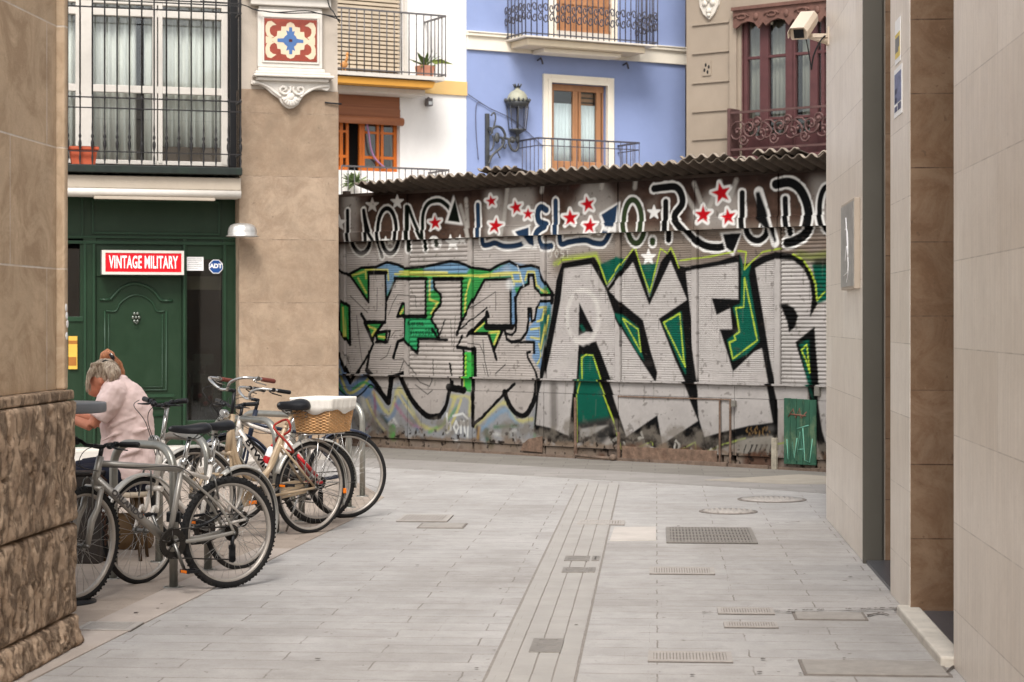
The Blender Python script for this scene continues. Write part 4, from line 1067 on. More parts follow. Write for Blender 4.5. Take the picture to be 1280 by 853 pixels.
# door and rolled cane blind on the upper floor
vs_ = [(bx(425), bx(506))]
M_cane = mat('cane_blind', S(186,170,148), .8, 0, .1, 4)
mb = MB(); zb0 = zmid+.26
zz = zb0+.08; i = 0
while zz < 9.8:
    mb.box(bx(380), bx(503), .12, .135, zz, zz+.05); zz += .075; i += 1
mb.build('cane_blind', M_cane, WB)
mb = MB(); mb.box(bx(380), bx(506), .3, .34, zb0, 9.8); mb.build('balcony_door', mat('tan_door', S(120,100,76), .7), WB)
mb = MB(); mb.box(bx(507)-.03, bx(507)+.03, -.02, .03, zb0-.1, 9.8); mb.build('door_frame', M_white, WB)
# orange window with wooden roller blind
zt0 = bz(460,117); zbn = bz(460,150)
mb = MB(); 
for i in range(14):
    z = zt0-.02-(zt0-zbn)*i/14; mb.box(bx(400), bx(499,.05), .02-.02*(i > 6), .06-.02*(i > 6), z-.045, z-.002)
mb.tube([(bx(400),-.02,zbn-.01),(bx(503),-.02,zbn-.01)], .07, 10)
mb.build('roller_blind', mat('brown_slats', S(166,108,76), .55, 0, .15, 5, st=(.2,1,4)), WB)
M_or = mat('orange_varnish', S(196,104,34), .35, 0, .15, 5)
wm = MB(); yv = .16
zb_ = bz(460,214)
for px, w in ((426,.06),(433.5,.05),(450,.05),(453.5,.05),(471.5,.05),(477,.05),(493.5,.07),(500,.09)):
    x = bx(px, yv); wm.box(x-w/2, x+w/2, yv-.03, yv+.03, zb_, zbn+.05)
for a, b in ((410,434),(450,472),(474,494)):
    for py, h in ((150,.08),(166,.04),(197,.05),(212,.08)):
        z = bz(460,py,yv); wm.box(bx(a,yv), bx(b,yv), yv-.026, yv+.026, z-h/2, z+h/2)
wo = wm.build('window', M_or, WB)
mb = MB(); mb.box(bx(450,yv), bx(494,yv), yv-.003, yv+.003, zb_, zbn); mb.build('pane', glassmat('pane_glass'), wo)
mb = MB(); mb.box(bx(455,.4), bx(470,.4), .38, .4, zb_, zbn); mb.box(bx(480,.4), bx(492,.4), .38, .4, zb_, zbn); mb.build('curtain', mat('dim_curtain', S(96,90,84), .9), wo)
# lower balcony railing and parapet
mb = MB(); sl = -.8; zt_ = bz(540,212,sl); mb.box(bx(300), bx(560,sl), sl, 0, zt_-1.15, zt_-1.02)
b2 = mb.build('balcony', M_white, WB)
railing(b2, bx(427,sl), bx(561,sl), sl, zt_-1.02, zt_, 17, r=.009, mat_=mat('grey_iron', S(96,92,92)))
# whitewashed cube left of the roof end
mb = MB(); x, z = FS.L(426,226, .6)
# pot plants
def leafy(root, n, r, h, mat_, seed, long=.3, wide=.05):
    rs = random.Random(seed); mb = MB()
    for i in range(n):
        a = rs.uniform(0, 2*pi); l = long*rs.uniform(.6,1.2); el = rs.uniform(.2,1.3); w = wide*rs.uniform(.6,1.2)
        P = []
        for t in (0,.35,.7,1):
            d = l*t*math.cos(el); P.append(Vector((r*math.cos(a)+d*math.cos(a), r*math.sin(a)+d*math.sin(a), h+l*t*math.sin(el)-.5*l*t*t*(1.2-math.sin(el)))))
        side = Vector((-math.sin(a), math.cos(a), .3))
        vs = []
        for p, ww in zip(P, (.15,1,.8,.05)): vs += [p-side*w*ww/2, p+Vector((0,0,w*.15)), p+side*w*ww/2]
        fs = []
        for k in range(3):
            for j in range(2): fs.append((k*3+j, k*3+j+1, (k+1)*3+j+1, (k+1)*3+j))
        mb.add(vs, fs, True)
    return mb.build('foliage', mat_, root)
M_leaf = mat('leaf_green', S(92,116,62), .55, 0, .3, 14); M_leaf2 = mat('yellow_green_leaf', S(150,166,84), .55, 0, .3, 14)
x, z = FB.L(531, 92, -.62); zsl = bz(540,97,so)+.022
P1 = FB.thing('potted_plant', x, -.62, zsl, 'leafy plant in a square terracotta pot on the white house balcony', 'plant')
mb = MB(); mb.prism([(-.11,0),(.11,0),(.14,.2),(-.14,.2)], -.12, .12); mb.build('pot', mat('pale_terracotta', S(184,128,104), .85, 0, .1), P1, bevel=.008)
leafy(P1, 22, .03, .2, M_leaf, 3, .30, .06); 
mb = MB()
mb.add([(.08,0,.3),(.3,-.03,.34),(.36,0,.31),(.55,-.02,.26),(.34,.03,.27),(.2,0,.24)], [(0,1,2,5),(2,1,3),(2,3,4,5)], False); mb.tube([(0,0,.2),(.1,0,.3),(.3,0,.3)], .008, 5); mb.build('big_leaf', M_leaf2, P1, solid=.004)
x, z = FB.L(430, 88, -.55)
P2 = FB.thing('balcony_toy', x, -.55, zsl, 'small orange and cream figure of a goose standing on the balcony', 'ornament')
mb = MB(); mb.ball((0,0,.14), (.07,.05,.06), 8); mb.tube([(.03,0,.18),(.06,0,.26),(.055,0,.31)], [.03,.022,.022], 8); mb.ball((.07,0,.33), (.035,.028,.03), 8); mb.tube([(.09,0,.33),(.15,0,.32)], [.012,.003], 6)
mb.tube([(-.02,.02,0),(-.02,.02,.1)], .01, 5); mb.tube([(.02,-.02,0),(.02,-.02,.1)], .01, 5); mb.build('goose_body', mat('orange_glaze', S(200,140,80), .5), P2)
x, z = FB.L(441, 214, .0)
P3 = FB.thing('window_plant', bx(443,-.3), -.3, zt_-1.018, 'pale green bushy plant before the open orange window', 'plant')
mb = MB(); mb.lathe([(.09,0),(.12,.22),(.13,.22),(.13,.25),(.001,.25)], n=14); mb.build('pot', M_ter, P3)
mb = MB(); mb.tube([(0,0,.22),(0,0,.9)], .012, 5); mb.build('stem', M_leaf, P3)
leafy(P3, 60, .02, .75, mat('pale_leaf', S(120,136,92), .6, 0, .3), 5, .26, .09)
mb = MB(); x, z = FB.L(459,155,yv-.06)
mb.tube([(bx(a,.1), .08, bz(a,b,.1)) for a,b in catmull([(457,150),(460,165),(463,185),(468,198),(478,208),(484,211)],5)], .016, 6)
o = tag(mb.build('lilac_ribbon', mat('lilac_cloth', S(176,130,170), .7)), 'lilac ribbon hanging in the orange window', 'ribbon'); o.matrix_world = Matrix.Translation((FB.ox,FB.oy,0)) @ Matrix.Rotation(FB.rz,4,'Z')
x, z = FB.L(533, 128, 0)
fl = FB.thing('floodlight', x, -.02, z, 'small grey spotlight on the white wall under the ochre band', 'lamp')
mb = MB(); mb.box(-.05,.05,-.14,-.02,-.08,.06); mb.tube([(0,0,.02),(0,-.06,.08),(0,-.1,.06)], .015, 6); mb.build('housing', mat('grey_cast', S(110,104,104), .5), fl, bevel=.01)
mb = MB(); mb.box(-.035,.035,-.145,-.14,-.06,.0); mb.build('lens', M_chrome, fl)

# -- blue house
bx0, bx1 = bx(583), bx(856.5)
dl_, dr_ = bx(687), bx(757)
dtop = bz(722,106); dbot = bz(722,232)
mb = MB(); mb.box(bx0, dl_, 0, .4, 0, 11); mb.box(dr_, bx1, 0, .4, 0, 11)
ud0, ud1 = bx(684), bx(768); uz0 = bz(727,42)
mb.box(dl_, dr_, 0, .4, 0, dbot); mb.box(dl_, dr_, 0, .4, dtop, uz0)
mb.box(bx0, bx1, .41, 6, 0, 2.5); mb.box(bx0, bx1, 3, 6, 2.5, 11)
bw = mb.build('wall', M_bwall, BB)
mb = MB(); mb.box(bx0+.01, bx1-.01, .8, .85, 2.5, 11); mb.build('room', mat('room_dim', S(96,84,76), .9), BB)
mb = MB(); mb.box(bx1-.4, bx1, .4, 3, 0, 11); mb.build('side_wall', M_bwall, BB)
# cornice band
cb = MB(); z0, z1 = bz(583,62), bz(583,41)
cb.box(bx0-.0, bx1+.02, -.05, 0, z0, z1-.05); cb.box(bx0-.02, bx1+.06, -.1, 0, z1-.055, z1+.0); cb.box(bx0-.02, bx1+.08, -.12, 0, z1+.001, z1+.025)
cb.build('cornice', M_cream, BB, bevel=.008)
# upper balcony
so = -.8; ux0, ux1 = bx(657,so), bx(822,so); uzs = bz(740,50,so)
mb = MB(); mb.box(ux0, ux1, so, 0, uzs-.03, uzs); ub = mb.build('balcony', mat('balcony_marble', S(220,212,200), .5), BB, bevel=.006)
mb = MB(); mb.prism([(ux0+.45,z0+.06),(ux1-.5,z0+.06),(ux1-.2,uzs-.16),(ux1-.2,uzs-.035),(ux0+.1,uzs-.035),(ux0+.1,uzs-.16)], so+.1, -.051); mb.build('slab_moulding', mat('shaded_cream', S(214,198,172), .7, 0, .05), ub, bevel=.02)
mb = MB(); mb.box(ux0+.55, ux1-.6, so+.3, -.051, z0-.02, z0+.058); mb.build('slab_moulding', M_cream, ub, bevel=.015)
M_fe = mat('iron_balusters', S(78,76,84), .5, .3)
railing(ub, ux0, ux1, so, uzs+.0, uzs+1.35, 24, r=.011, side='lr', mat_=M_fe)
mb = MB(); rs = random.Random(4)
def scrollband(mb, x0, x1, y, z0, z1, n, r=.011, axis=0):
    for i in range(n):
        a, b = x0+(x1-x0)*i/n, x0+(x1-x0)*(i+1)/n; cx = (a+b)/2; w = (b-a)*.48
        for zc, sg in ((z0+(z1-z0)*.28,1),(z0+(z1-z0)*.72,-1)):
            P = []
            for t in range(11):
                u_ = t/10; an = u_*7*sg+(i % 2)*pi; rr = w*(1-.75*u_)
                P.append((cx+rr*math.cos(an), y, zc+(z1-z0)*.24*(1-.75*u_)*math.sin(an)))
            if axis: P = [(y, p[0], p[2]) for p in P]
            mb.tube(P, r, 4)
scrollband(mb, ux0, ux1, so-.02, uzs+.22, uzs+.62, 24, .013)
for x in (ux0, ux1): scrollband(mb, so, 0, x, uzs+.22, uzs+.62, 6, .012, 1)
mb.build('scroll_band', M_fe, ub)
# doors
def frame_(root, x0, x1, z0, z1, w, M, y=-.06, name='surround'):
    mb = MB()
    for k, (ww, yy) in enumerate(((w, y), (w*.45, y-.03))):
        mb.box(x0-ww, x0, yy, .0-.001*k, z0, z1+ww); mb.box(x1, x1+ww, yy, .0-.001*k, z0, z1+ww); mb.box(x0, x1, yy, .0-.001*k, z1, z1+ww)
    return mb.build(name, M, root, bevel=.006)
frame_(BB, dl_, dr_, dbot, dtop, .155, M_cream)
frame_(BB, bx(693), bx(762), uzs+.0, 10.4, .14, M_cream)
mb = MB(); mb.box(bx(693), bx(762), -.005, .03, uzs+.25, 10.4)
for px in (700,708,718,727,737,747,757): mb.box(bx(px)-.02, bx(px)+.02, -.03, -.005, uzs+.25, 10.4)
for zz in (uzs+.3, bz(727,3)): mb.box(bx(693), bx(762), -.028, -.005, zz-.06, zz)
mb.build('shutter_door', M_wood, BB)
mb = MB(); mb.box(bx(693), bx(762), -.04, .03, uzs+.001, uzs+.25); mb.build('door_sill', M_white, BB)
wd_ = MB(); yv = .12
for px, w in ((689,.07),(718,.10),(723.5,.05),(747,.09),(754,.10)):
    wd_.box(bx(px,yv)-w/2, bx(px,yv)+w/2, yv-.04, yv+.03, dbot, dtop)
wd_.box(bx(687,yv), bx(757,yv), yv-.05, yv+.035, dtop-.12, dtop); wd_.box(bx(687,yv), bx(757,yv), yv-.035, yv+.025, dbot, dbot+.45)
dd = wd_.build('balcony_door', M_wood, BB, bevel=.006)
mb = MB(); mb.box(bx(690,yv), bx(716,yv), yv-.005, yv+.0, dbot+.45, dtop-.1); mb.box(bx(725,yv), bx(745,yv), yv-.005, yv, dbot+.45, dtop-.1); mb.build('pane', glassmat('pane_glass'), dd)
M_lace = mat('white_lace', S(246,250,250), .9, 0, .06, 6, st=(6,1,.4))
curtain(bx(690,yv), bx(716,yv), dbot+.3, bz(703,129,yv), yv+.06, .012, .07, M_lace, 'curtain', dd)
curtain(bx(725,yv), bx(745,yv), dbot+.3, bz(735,132,yv), yv+.06, .012, .07, M_lace, 'curtain', dd)
mb = MB(); 
for i in range(6): mb.box(bx(725,yv), bx(745,yv), yv+.1, yv+.12, dtop-.2-i*.09, dtop-.14-i*.09)
mb.build('blind', M_wood, dd)
# lower balcony rail (thin)
sl = -.75; lx0, lx1 = bx(673,sl), bx(799,sl); lzt = bz(740,176,sl)
mb = MB(); mb.box(lx0, lx1, sl, 0, lzt-1.1, lzt-1.03); lb = mb.build('balcony', M_white, BB)
railing(lb, lx0, lx1, sl, lzt-1.03, lzt, 16, r=.008, side='lr', mid=(lzt-.13,), mat_=M_fe)
mb = MB()
for px, py in ((672,77),(779,83)):
    x, z = FB.L(px, py); mb.tube([(x,0,z+.02),(x,-.12,z+.05),(x,-.16,z),(x+.03,-.14,z-.06)], .018, 6)
mb.build('awning_hook', M_fe, BB)
mb = MB()
for P in ([(584,118),(610,135),(640,150),(672,178),(684,190)], [(597,200),(594,160),(595,130),(605,132)]):
    mb.tube([(bx(a), -.03, bz(a,b)) for a,b in catmull(P,5)], .008, 5)
mb.build('cable', mat('cable_grey', S(90,92,110), .6), BB)
# street lantern
x, z = FB.L(608, 212)
pm = 1/((FB.L(708,180)[0]-FB.L(608,180)[0])/100)
LN = FB.thing('street_lantern', x, 0, z, 'ornate iron lantern on a scrolled bracket fixed to the blue wall', 'lantern')
M_lfe = mat('lantern_iron', S(72,73,74), .55, .3, .3, 12, stain=.4, stain_col=S(130,120,96))
def lq(px, py): return ((px-608)/pm*.93, (212-py)/68.5)
yl = -.12
mb = MB(); mb.box(-.035,.035,-.06,0,0.0,lq(0,143)[1])
br = mb.build('wall_bar', M_lfe, LN, bevel=.006)
mb = MB()
for P, r in (([(607,206),(611,196),(617,190),(624,184),(627,176),(622,172)], .022), ([(610,146),(614,142),(616,148),(614,158),(611,166),(609,170)], .016), ([(611,168),(612,162),(618,159),(624,161),(628,167),(629,173),(633,174),(634,180),(638,187),(643,188),(646,183),(646,177)], .024),
             ([(612,170),(614,178),(612,186),(609,190)], .016), ([(628,170),(624,178),(628,186),(630,180)], .014), ([(634,174),(638,178),(642,174),(638,171),(634,174)], .016), ([(617,188),(620,194),(622,198)], .012)):
    mb.tube([(lq(a,b)[0], yl, lq(a,b)[1]) for a,b in catmull(P,5)], r, 6)
x_, z_ = lq(618,173); mb.ball((x_, yl, z_), (.055,.04,.1), 8)
x_, z_ = lq(638,175); mb.ball((x_, yl, z_), .04, 8)
mb.box(0,.05,yl,-.0,lq(0,165)[1],lq(0,160)[1]); mb.box(0,.05,yl,-.0,lq(0,200)[1],lq(0,195)[1])
mb.build('scroll_bracket', M_lfe, LN)
cx = lq(645,0)[0]; zq = lambda py: lq(0,py)[1]
mb = MB(); mb.lathe([(.03,zq(178)),(.045,zq(172)),(.03,zq(168)),(.10,zq(165)),(.155,zq(163)),(.16,zq(161))], (cx,yl,0), 8); mb.lathe([(.2,zq(134)),(.21,zq(130)),(.225,zq(128.5)),(.2,zq(127))], (cx,yl,0), 16)
for i in range(8):
    a = 2*pi*(i+.5)/8; c_, s2 = math.cos(a), math.sin(a); mb.tube([(cx+.155*c_,yl+.155*s2,zq(162)),(cx+.2*c_,yl+.2*s2,zq(133))], .008, 4)
mb.tube([(cx,yl,zq(162)),(cx,yl,zq(134))], .02, 6)
mb.build('cage', M_lfe, LN)
mb = MB(); mb.lathe([(.15,zq(162)),(.196,zq(133))], (cx,yl,0), 8, cap=False); mb.build('glass', glassmat('lantern_glass', .1, (.99,.99,1)), LN)
mb = MB(); mb.lathe([(.20,zq(127)),(.195,zq(124)),(.17,zq(119)),(.12,zq(114.5)),(.05,zq(112)),(.035,zq(110)),(.035,zq(108))], (cx,yl,0), 20); mb.build('dome', mat('verdigris_cream', S(158,156,138), .6, 0, .15), LN)
mb = MB()
for i in range(16):
    a = 2*pi*i/16; mb.tube([(cx+.2*math.cos(a),yl+.2*math.sin(a),zq(128)),(cx+.235*math.cos(a),yl+.235*math.sin(a),zq(124.5)),(cx+.22*math.cos(a),yl+.22*math.sin(a),zq(122.5 if i % 2 else 124))], [.022,.02,.008], 5)
for i in range(7):
    a = 2*pi*i/7; mb.tube([(cx+.04*math.cos(a),yl+.04*math.sin(a),zq(109)),(cx+.08*math.cos(a),yl+.08*math.sin(a),zq(105))], [.02,.012], 5)
mb.build('crown', M_lfe, LN)

# ================================================================= beige building with the red bay
_a = (858-VX)/F; _Y = 36.9
FR = Frame(_a*_Y, _Y, 1, -.77)
RB = FR.root('beige_building', 'beige house with a dark red glazed window behind the right end of the shed', 'building')
M_rwall = mat('beige_render', S(150,136,120), .9, 0, .08, 1.5, stain=.45, stain_col=S(118,106,90), bmp=.35)
def rx(px, off=0): return FR.x(px, off)
def rz(px, py, off=0): return FR.z(px, py, off)
xw0, xw1 = rx(926), rx(1100)
mb = MB(); zt_ = 11
wz0, wz1 = rz(975,195), rz(975,22)
mb.box(rx(858), xw0, 0, .4, 0, zt_); mb.box(xw0, xw1, 0, .4, 0, wz0); mb.box(xw0, xw1, 0, .4, wz1, zt_); mb.box(xw1, xw1+4, 0, .4, 0, zt_); mb.box(rx(858), xw1+4, 4, 7, 0, zt_); mb.box(rx(858), rx(858)+.3, .4, 4, 0, zt_)
mb.build('wall', M_rwall, RB)
mb = MB()
for py in (30,66,103,139,174):
    z = rz(888,py); mb.box(rx(866), rx(912), -.03, -.001, z-.012, z+.022)
mb.box(rx(914), xw0-.06, -.07, -.001, wz0-.1, wz1+.15)
mb.box(rx(920), xw1, -.1, -.001, wz1+.2, wz1+.4)
mb.build('moulding', M_rwall, RB, bevel=.004)
x, z = FR.L(888, 6)
mb = MB(); P = [(0,-.28),(.12,-.17),(.2,-.02),(.22,.2),(.1,.3),(0,.24),(-.1,.3),(-.22,.2),(-.2,-.02),(-.12,-.17)]
mb.prism([(x+a,z+b) for a,b in P], -.05, -.001)
for a, b, r in ((0,-.12,.06),(.08,.02,.06),(-.08,.02,.06),(0,.1,.07),(.12,.16,.06),(-.12,.16,.06),(0,-.2,.04)): mb.ball((x+a,-.05,z+b), (r,.05,r), 6)
mb.build('carved_ornament', mat('pale_plaster', S(200,192,180), .85, 0, .1, 12, bmp=.3), RB)
x, z = FR.L(884, 86); mb = MB(); mb.box(x-.09,x+.09,-.02,-.001,z-.13,z+.13); vt = mb.build('vent', mat('vent_beige', S(150,136,120), .8), RB)
mb = MB()
for i in range(4):
    a = pi/2*i+.4; mb.ball((x+.05*math.cos(a),-.021,z+.07*math.sin(a)), (.022,.006,.035), 6)
mb.build('vent_holes', M_dark, vt)
M_mar = mat('maroon_paint', S(82,50,50), .5, 0, .15, 6, stain=.25, stain_col=S(112,82,78))
yv = .1
mb = MB()
for px, w in ((928,.10),(934,.07),(957,.17),(989,.17),(994,.06),(1019,.15),(1030,.06),(1060,.17),(1095,.1)):
    x = rx(px,yv); mb.box(x-w/2, x+w/2, yv-.06, yv+.04, wz0, wz1)
for py, h in ((70,.05),(148,.05),(193,.7)):
    z = rz(975,py,yv); mb.box(xw0, xw1, yv-.045, yv+.03, z-h/2, z+h/2)
rw = mb.build('window', M_mar, RB, bevel=.006)
mb = MB(); mb.box(xw0, xw1, yv, yv+.006, wz0, wz1); mb.build('pane', glassmat('pane_glass'), rw)
for a, b in ((936,952),(962,985),(999,1016),(1035,1056)): curtain(rx(a,yv), rx(b,yv), wz0+.3, wz1, yv+.12, .015, .1, mat('greenish_net', S(140,134,120), .9, 0, .08, 2), 'curtain', rw)
mb = MB(); mb.box(xw0, xw1, .7, .75, wz0, wz1); mb.build('room', M_dark, rw)
# carved valance
vv = [(xw0-.08, wz1+.18),(xw0-.08,wz1-.12)]
n = 0; x = xw0-.02
while x < xw1: vv += [(x, wz1-.14),(x+.12,wz1-.06),(x+.25,wz1-.03),(x+.38,wz1-.07),(x+.47,wz1-.18),(x+.56,wz1-.07)]; x += .62
vv += [(xw1,wz1+.18)]
mb = MB(); mb.prism(vv, -.14, -.08); 
x = xw0+.1
while x < xw1:
    for sg in (1,-1): mb.tube([(x+sg*(.15-.12*t)*math.cos(t*6), -.15, wz1+.05+(.07-.05*t)*math.sin(t*6)) for t in [i/10 for i in range(11)]], .018, 5)
    mb.ball((x+.3,-.145,wz1+.04), (.05,.03,.07), 6); x += .62
mb.box(xw0-.1, xw1, -.18, -.0, wz1+.18, wz1+.24)
mb.build('carved_valance', mat('red_brown_wood', S(104,74,64), .7, 0, .25, 10, stain=.3), RB)
# balcony front
mb = MB(); yb = -.3; zt2, zm2 = rz(975,137,yb), rz(975,184,yb)
for z in (zt2, zm2): mb.box(xw0-.05, xw1, yb-.02, yb+.02, z-.02, z+.02)
mb.box(xw0-.08,xw0-.02,yb-.04,0,wz0-.3,zt2+.08)
x = xw0+.1
while x < xw1:
    for (ox, oz, r0, sg) in ((0,.0,.2,1),(.28,.06,.16,-1),(.5,-.04,.2,1),(.15,-.16,.1,-1),(.4,.17,.1,1)):
        zc = (zt2+zm2)/2-.02+oz*.9
        mb.tube([(x+ox+r0*(1-.8*t)*math.cos(t*9*sg), yb-.01+.02*sg, zc+r0*1.1*(1-.8*t)*math.sin(t*9*sg)) for t in [i/16 for i in range(17)]], .02, 5)
        mb.ball((x+ox,yb,zc), .035, 6)
    x += .62
mb.build('iron_scroll_railing', mat('rusty_maroon_iron', S(92,66,62), .6, .3, .3), rw)
mb = MB(); mb.box(xw0-.06, xw1, -.28, 0, wz0-.5, zm2-.12); mb.build('balcony_apron', M_mar, RB)
# slim dark strip in the gap between blue and beige houses
GP = FR.root('gap_house', 'narrow dark house front showing between the blue and the beige houses', 'building')
mb = MB(); mb.box(rx(858)-2.5, rx(858)-.02, 3.6, 6, 0, 10.5); mb.build('wall', mat('dark_gap_wall', S(104,92,84), .9, 0, .2), GP)
mb = MB(); 
for pz in (3.6,6.3,8.2): mb.box(rx(858)-1.2, rx(858)-.1, 3.55, 3.6, pz, pz+1.6)
mb.build('window', mat('dark_maroon', S(64,44,44), .6), GP)
# ================================================================= right-hand building (local x runs towards the viewer)
SDX, SDY = .072, 1.0
FW = Frame(1.37+.072*16.1, 16.1, -.072, -1.0)
RW = FW.root('bank_building', 'pale stone clad building with two doorways along the right side of the lane', 'building')
def wx(px): return FW.x(px)
M_trav = tiles('cream_travertine', S(234,223,210), S(222,209,194), S(166,151,136), 1.9, .40, .0025, ox=.2, oz=.13, streak=.13, rough=.38, sc=4, dirt=.22, veins=.12, vcol=S(176,156,136), bmp=.12, bsc=30, st=(.8,.8,.12) if False else (9,1,.35), spec=.5)
M_brown = tiles('brown_marble', S(144,119,97), S(128,104,82), S(74,56,44), .62, .40, .004, ox=.0, oz=-.02, streak=.12, rough=.22, sc=3, bmp=.08, spec=.55, veins=.55, vcol=S(100,70,46), st=(1,1,1), dirt=.2)
M_gran = mat('dark_granite_floor', S(74,74,78), .35, 0, .3, 40, bmp=.15)
HWT = 6.2
xn = wx(1192)         # where the nearest wall segment ends
xp1 = wx(1137.5); xp0 = wx(1113); xj = wx(1081)
mb = MB(); mb.box(xn, xn+16, 0, 2.2, 0, HWT); mb.build('wall', M_trav, RW, bevel=.004)
mb = MB(); mb.box(xp0, xp1-.012, 0, .6, 0, HWT); mb.build('pier', M_trav, RW, bevel=.003)
mb = MB(); mb.box(xp1-.0115, xp1+.0, .003, 1.3, 0, HWT); mb.box(xp1-.0118, xp1+.004, .0, .05, 0, HWT) if False else None; mb.build('pier_return', M_brown, RW)
mb = MB(); mb.box(.0, xj-.035, 0, 2.2, 0, HWT); mb.build('wall', M_trav, RW, bevel=.004)
mb = MB(); mb.box(xj-.036, xj, -.012, .115, 0, HWT); mb.box(xj-.034, xj-.02, .115, .13, 0, HWT)
mb.build('metal_jamb', mat('grey_green_metal', S(92,88,80), .45, .35, .06, 3, stain=.2, stain_col=S(70,60,50)), RW, bevel=.004)
mb = MB(); mb.box(xj-.034, xj-.012, .135, 1.3, 0, HWT); mb.build('reveal', M_brown, RW)
mb = MB(); mb.box(xp0-2.2, xn+.4, 1.3, 1.35, 0, HWT); mb.build('door_back', M_dark, RW)
mb = MB(); mb.box(xj-.03, xp0, .01, 1.3, -.02, .022); mb.box(xp1, xn, .06, 1.3, -.02, .032); mb.build('doorway_floor', M_gran, RW)
mb = MB(); mb.box(xp1-.1, xn+.0, -.06, .058, -.02, .05); mb.build('threshold', mat('worn_white_stone', S(196,188,176), .8, 0, .12, 8, stain=.4, stain_col=S(120,110,100), bmp=.4), RW, bevel=.012)
mb = MB(); mb.box(xn+.001, xn+.02, -.006, .0-.0005, 0, HWT); mb.build('edge_trim', M_trav, RW) if False else None
# things on it
zt = lambda px, py: FW.z(px, py)
xa, xb = FW.x(1049,-.055), FW.x(1065,-.055)
z1_, z0_ = FW.z(1057,252,-.055), FW.z(1057,362,-.055)
MBX = FW.thing('metal_cabinet', (xa+xb)/2, 0, z0_, 'grey scratched metal box fixed to the pale stone wall at head height', 'box')
hw = (xb-xa)/2; hz = z1_-z0_
mb = MB(); mb.box(-hw, hw, -.04, 0, 0, hz); mb.build('casing', mat('stone_coloured_metal', S(180,166,150), .5, 0, .05), MBX, bevel=.003)
mb = MB(); mb.box(-hw+.02, hw-.02, -.045, -.0405, .02, hz-.02); mb.build('front_plate', mat('scratched_steel', S(158,155,150), .45, .2, .3, 16, stain=.6, stain_col=S(170,168,164)), MBX)
mb = MB()
for P in ([(-.1,.2),(.0,.3),(.1,.22),(.05,.4),(-.12,.42)], [(-.2,.1),(.1,.12)], [(0,.05),(.12,.16),(-.05,.5)]): mb.tube([(a,-.046,b) for a,b in catmull(P,4)], .005, 4)
mb.build('scratched_tag', M_wt, MBX)
def poster(name, pxc, py0, py1, w, label, col, cat='poster'):
    x = wx(pxc); z1 = zt(pxc, py0); z0 = zt(pxc, py1)
    r = FW.thing(name, x, -.001, (z0+z1)/2, label, cat); h = (z1-z0)/2
    mb = MB(); mb.box(-w/2, w/2, -.004, 0, -h, h); mb.build('sheet', M_wt, r)
    return r, h
p, h = poster('notice', 1123, 24, 79, .24, 'torn yellow and white notice high on the narrow stone pier', None, 'notice')
mb = MB(); mb.box(-.1, .12, -.0055, -.0042, -h+.03, h*.35); mb.build('yellow_print', mat('yellow_sheet', S(220,196,110), .7), p)
mb = MB(); mb.box(-.09, .05, -.0065, -.0056, -h*.5, -h*.3); mb.box(-.09,.1,-.0065,-.0056,-.04,.02); mb.build('text_block', mat('grey_ink', S(120,120,120)), p)
p, h = poster('flyer', 1123.5, 84, 145, .36, 'blue and white flyer just under the yellow notice on the stone pier', None, 'flyer')
mb = MB(); mb.box(-.15, .15, -.0055, -.0042, -h*.45, h-.03); mb.build('blue_picture', mat('flyer_blue', S(112,118,150), .6, 0, .5, 22), p)
mb = MB()
for i in range(3): mb.box(-.15, -.03+.0*i, -.0055, -.0042, -h+.03+i*.05, -h+.06+i*.05)
mb.box(.0,.14,-.0055,-.0042,-h+.03,-h*.5); mb.build('text_block', mat('flyer_ink', S(80,84,110)), p)
# security camera
x, z = FW.x(1031, -.05), FW.z(1031, 55)
CM = FW.thing('security_camera', .22, 0, z, 'beige box security camera on a bracket at the corner of the stone wall', 'camera')
mb = MB(); M_cam = mat('cream_camera', S(212,196,176), .45, 0, .04)
# housing points towards the viewer and down, in local axes (x towards viewer, -y out of the wall)
Rm = Matrix.Translation((.02,-.20,.085)) @ Matrix.Rotation(-.30,4,'Z') @ Matrix.Rotation(.45,4,'Y')
pr = [(-.062,-.05),(.062,-.05),(.07,-.03),(.07,.025),(.05,.058),(-.05,.058),(-.07,.025),(-.07,-.03)]
vs = [(-.2,a,b) for a,b in pr]+[(.17,a,b) for a,b in pr]; n = 8
mb.add(vs, [list(range(n)), list(range(n,2*n))[::-1]]+[[i,i+n,(i+1)%n+n,(i+1)%n] for i in range(n)], False, Rm)
hb = mb.build('housing', M_cam, CM, bevel=.004)
mb = MB(); pr2 = [(a*1.12, max(b,-.012)*1.12+.004) for a,b in pr[3:7]]; pr2 = [(-.079,-.02),(.079,-.02),(.079,.03),(.056,.066),(-.056,.066),(-.079,.03)]
n = 6; vs = [(-.2,a,b) for a,b in pr2]+[(.22,a,b) for a,b in pr2]
pin = [(-.074,-.02),(.074,-.02),(.074,.028),(.053,.062),(-.053,.062),(-.074,.028)]
vs += [(-.2,a,b) for a,b in pin]+[(.22,a,b) for a,b in pin]
fs = []
for i in range(1,6):
    j = (i+1) % 6
    if i == 0: continue
    fs.append([i, i+n, j+n, j]); fs.append([i+2*n, j+2*n, j+3*n, i+3*n]); fs.append([i+n, i+3*n, j+3*n, j+n])
mb.add(vs, fs, False, Rm); mb.build('sun_hood', M_cam, CM)
mb = MB(); mb.box(.171, .176, -.04, .04, -.035, .035, M=Rm); mb.build('lens_window', mat('black_glass', S(14,14,16), .08), CM)
mb = MB(); mb.prism([(-.02,0)]*0 or [(-.02,.0),(.03,.0),(.03,.03),(-.02,.03)], -.2, 0); mb.box(-.05,.06,-.012,.0,-.06,.08); mb.tube([(0,0,-.03),(0,-.19,.02)], [.03,.014], 6); mb.build('bracket', M_cam, CM)
mb = MB()
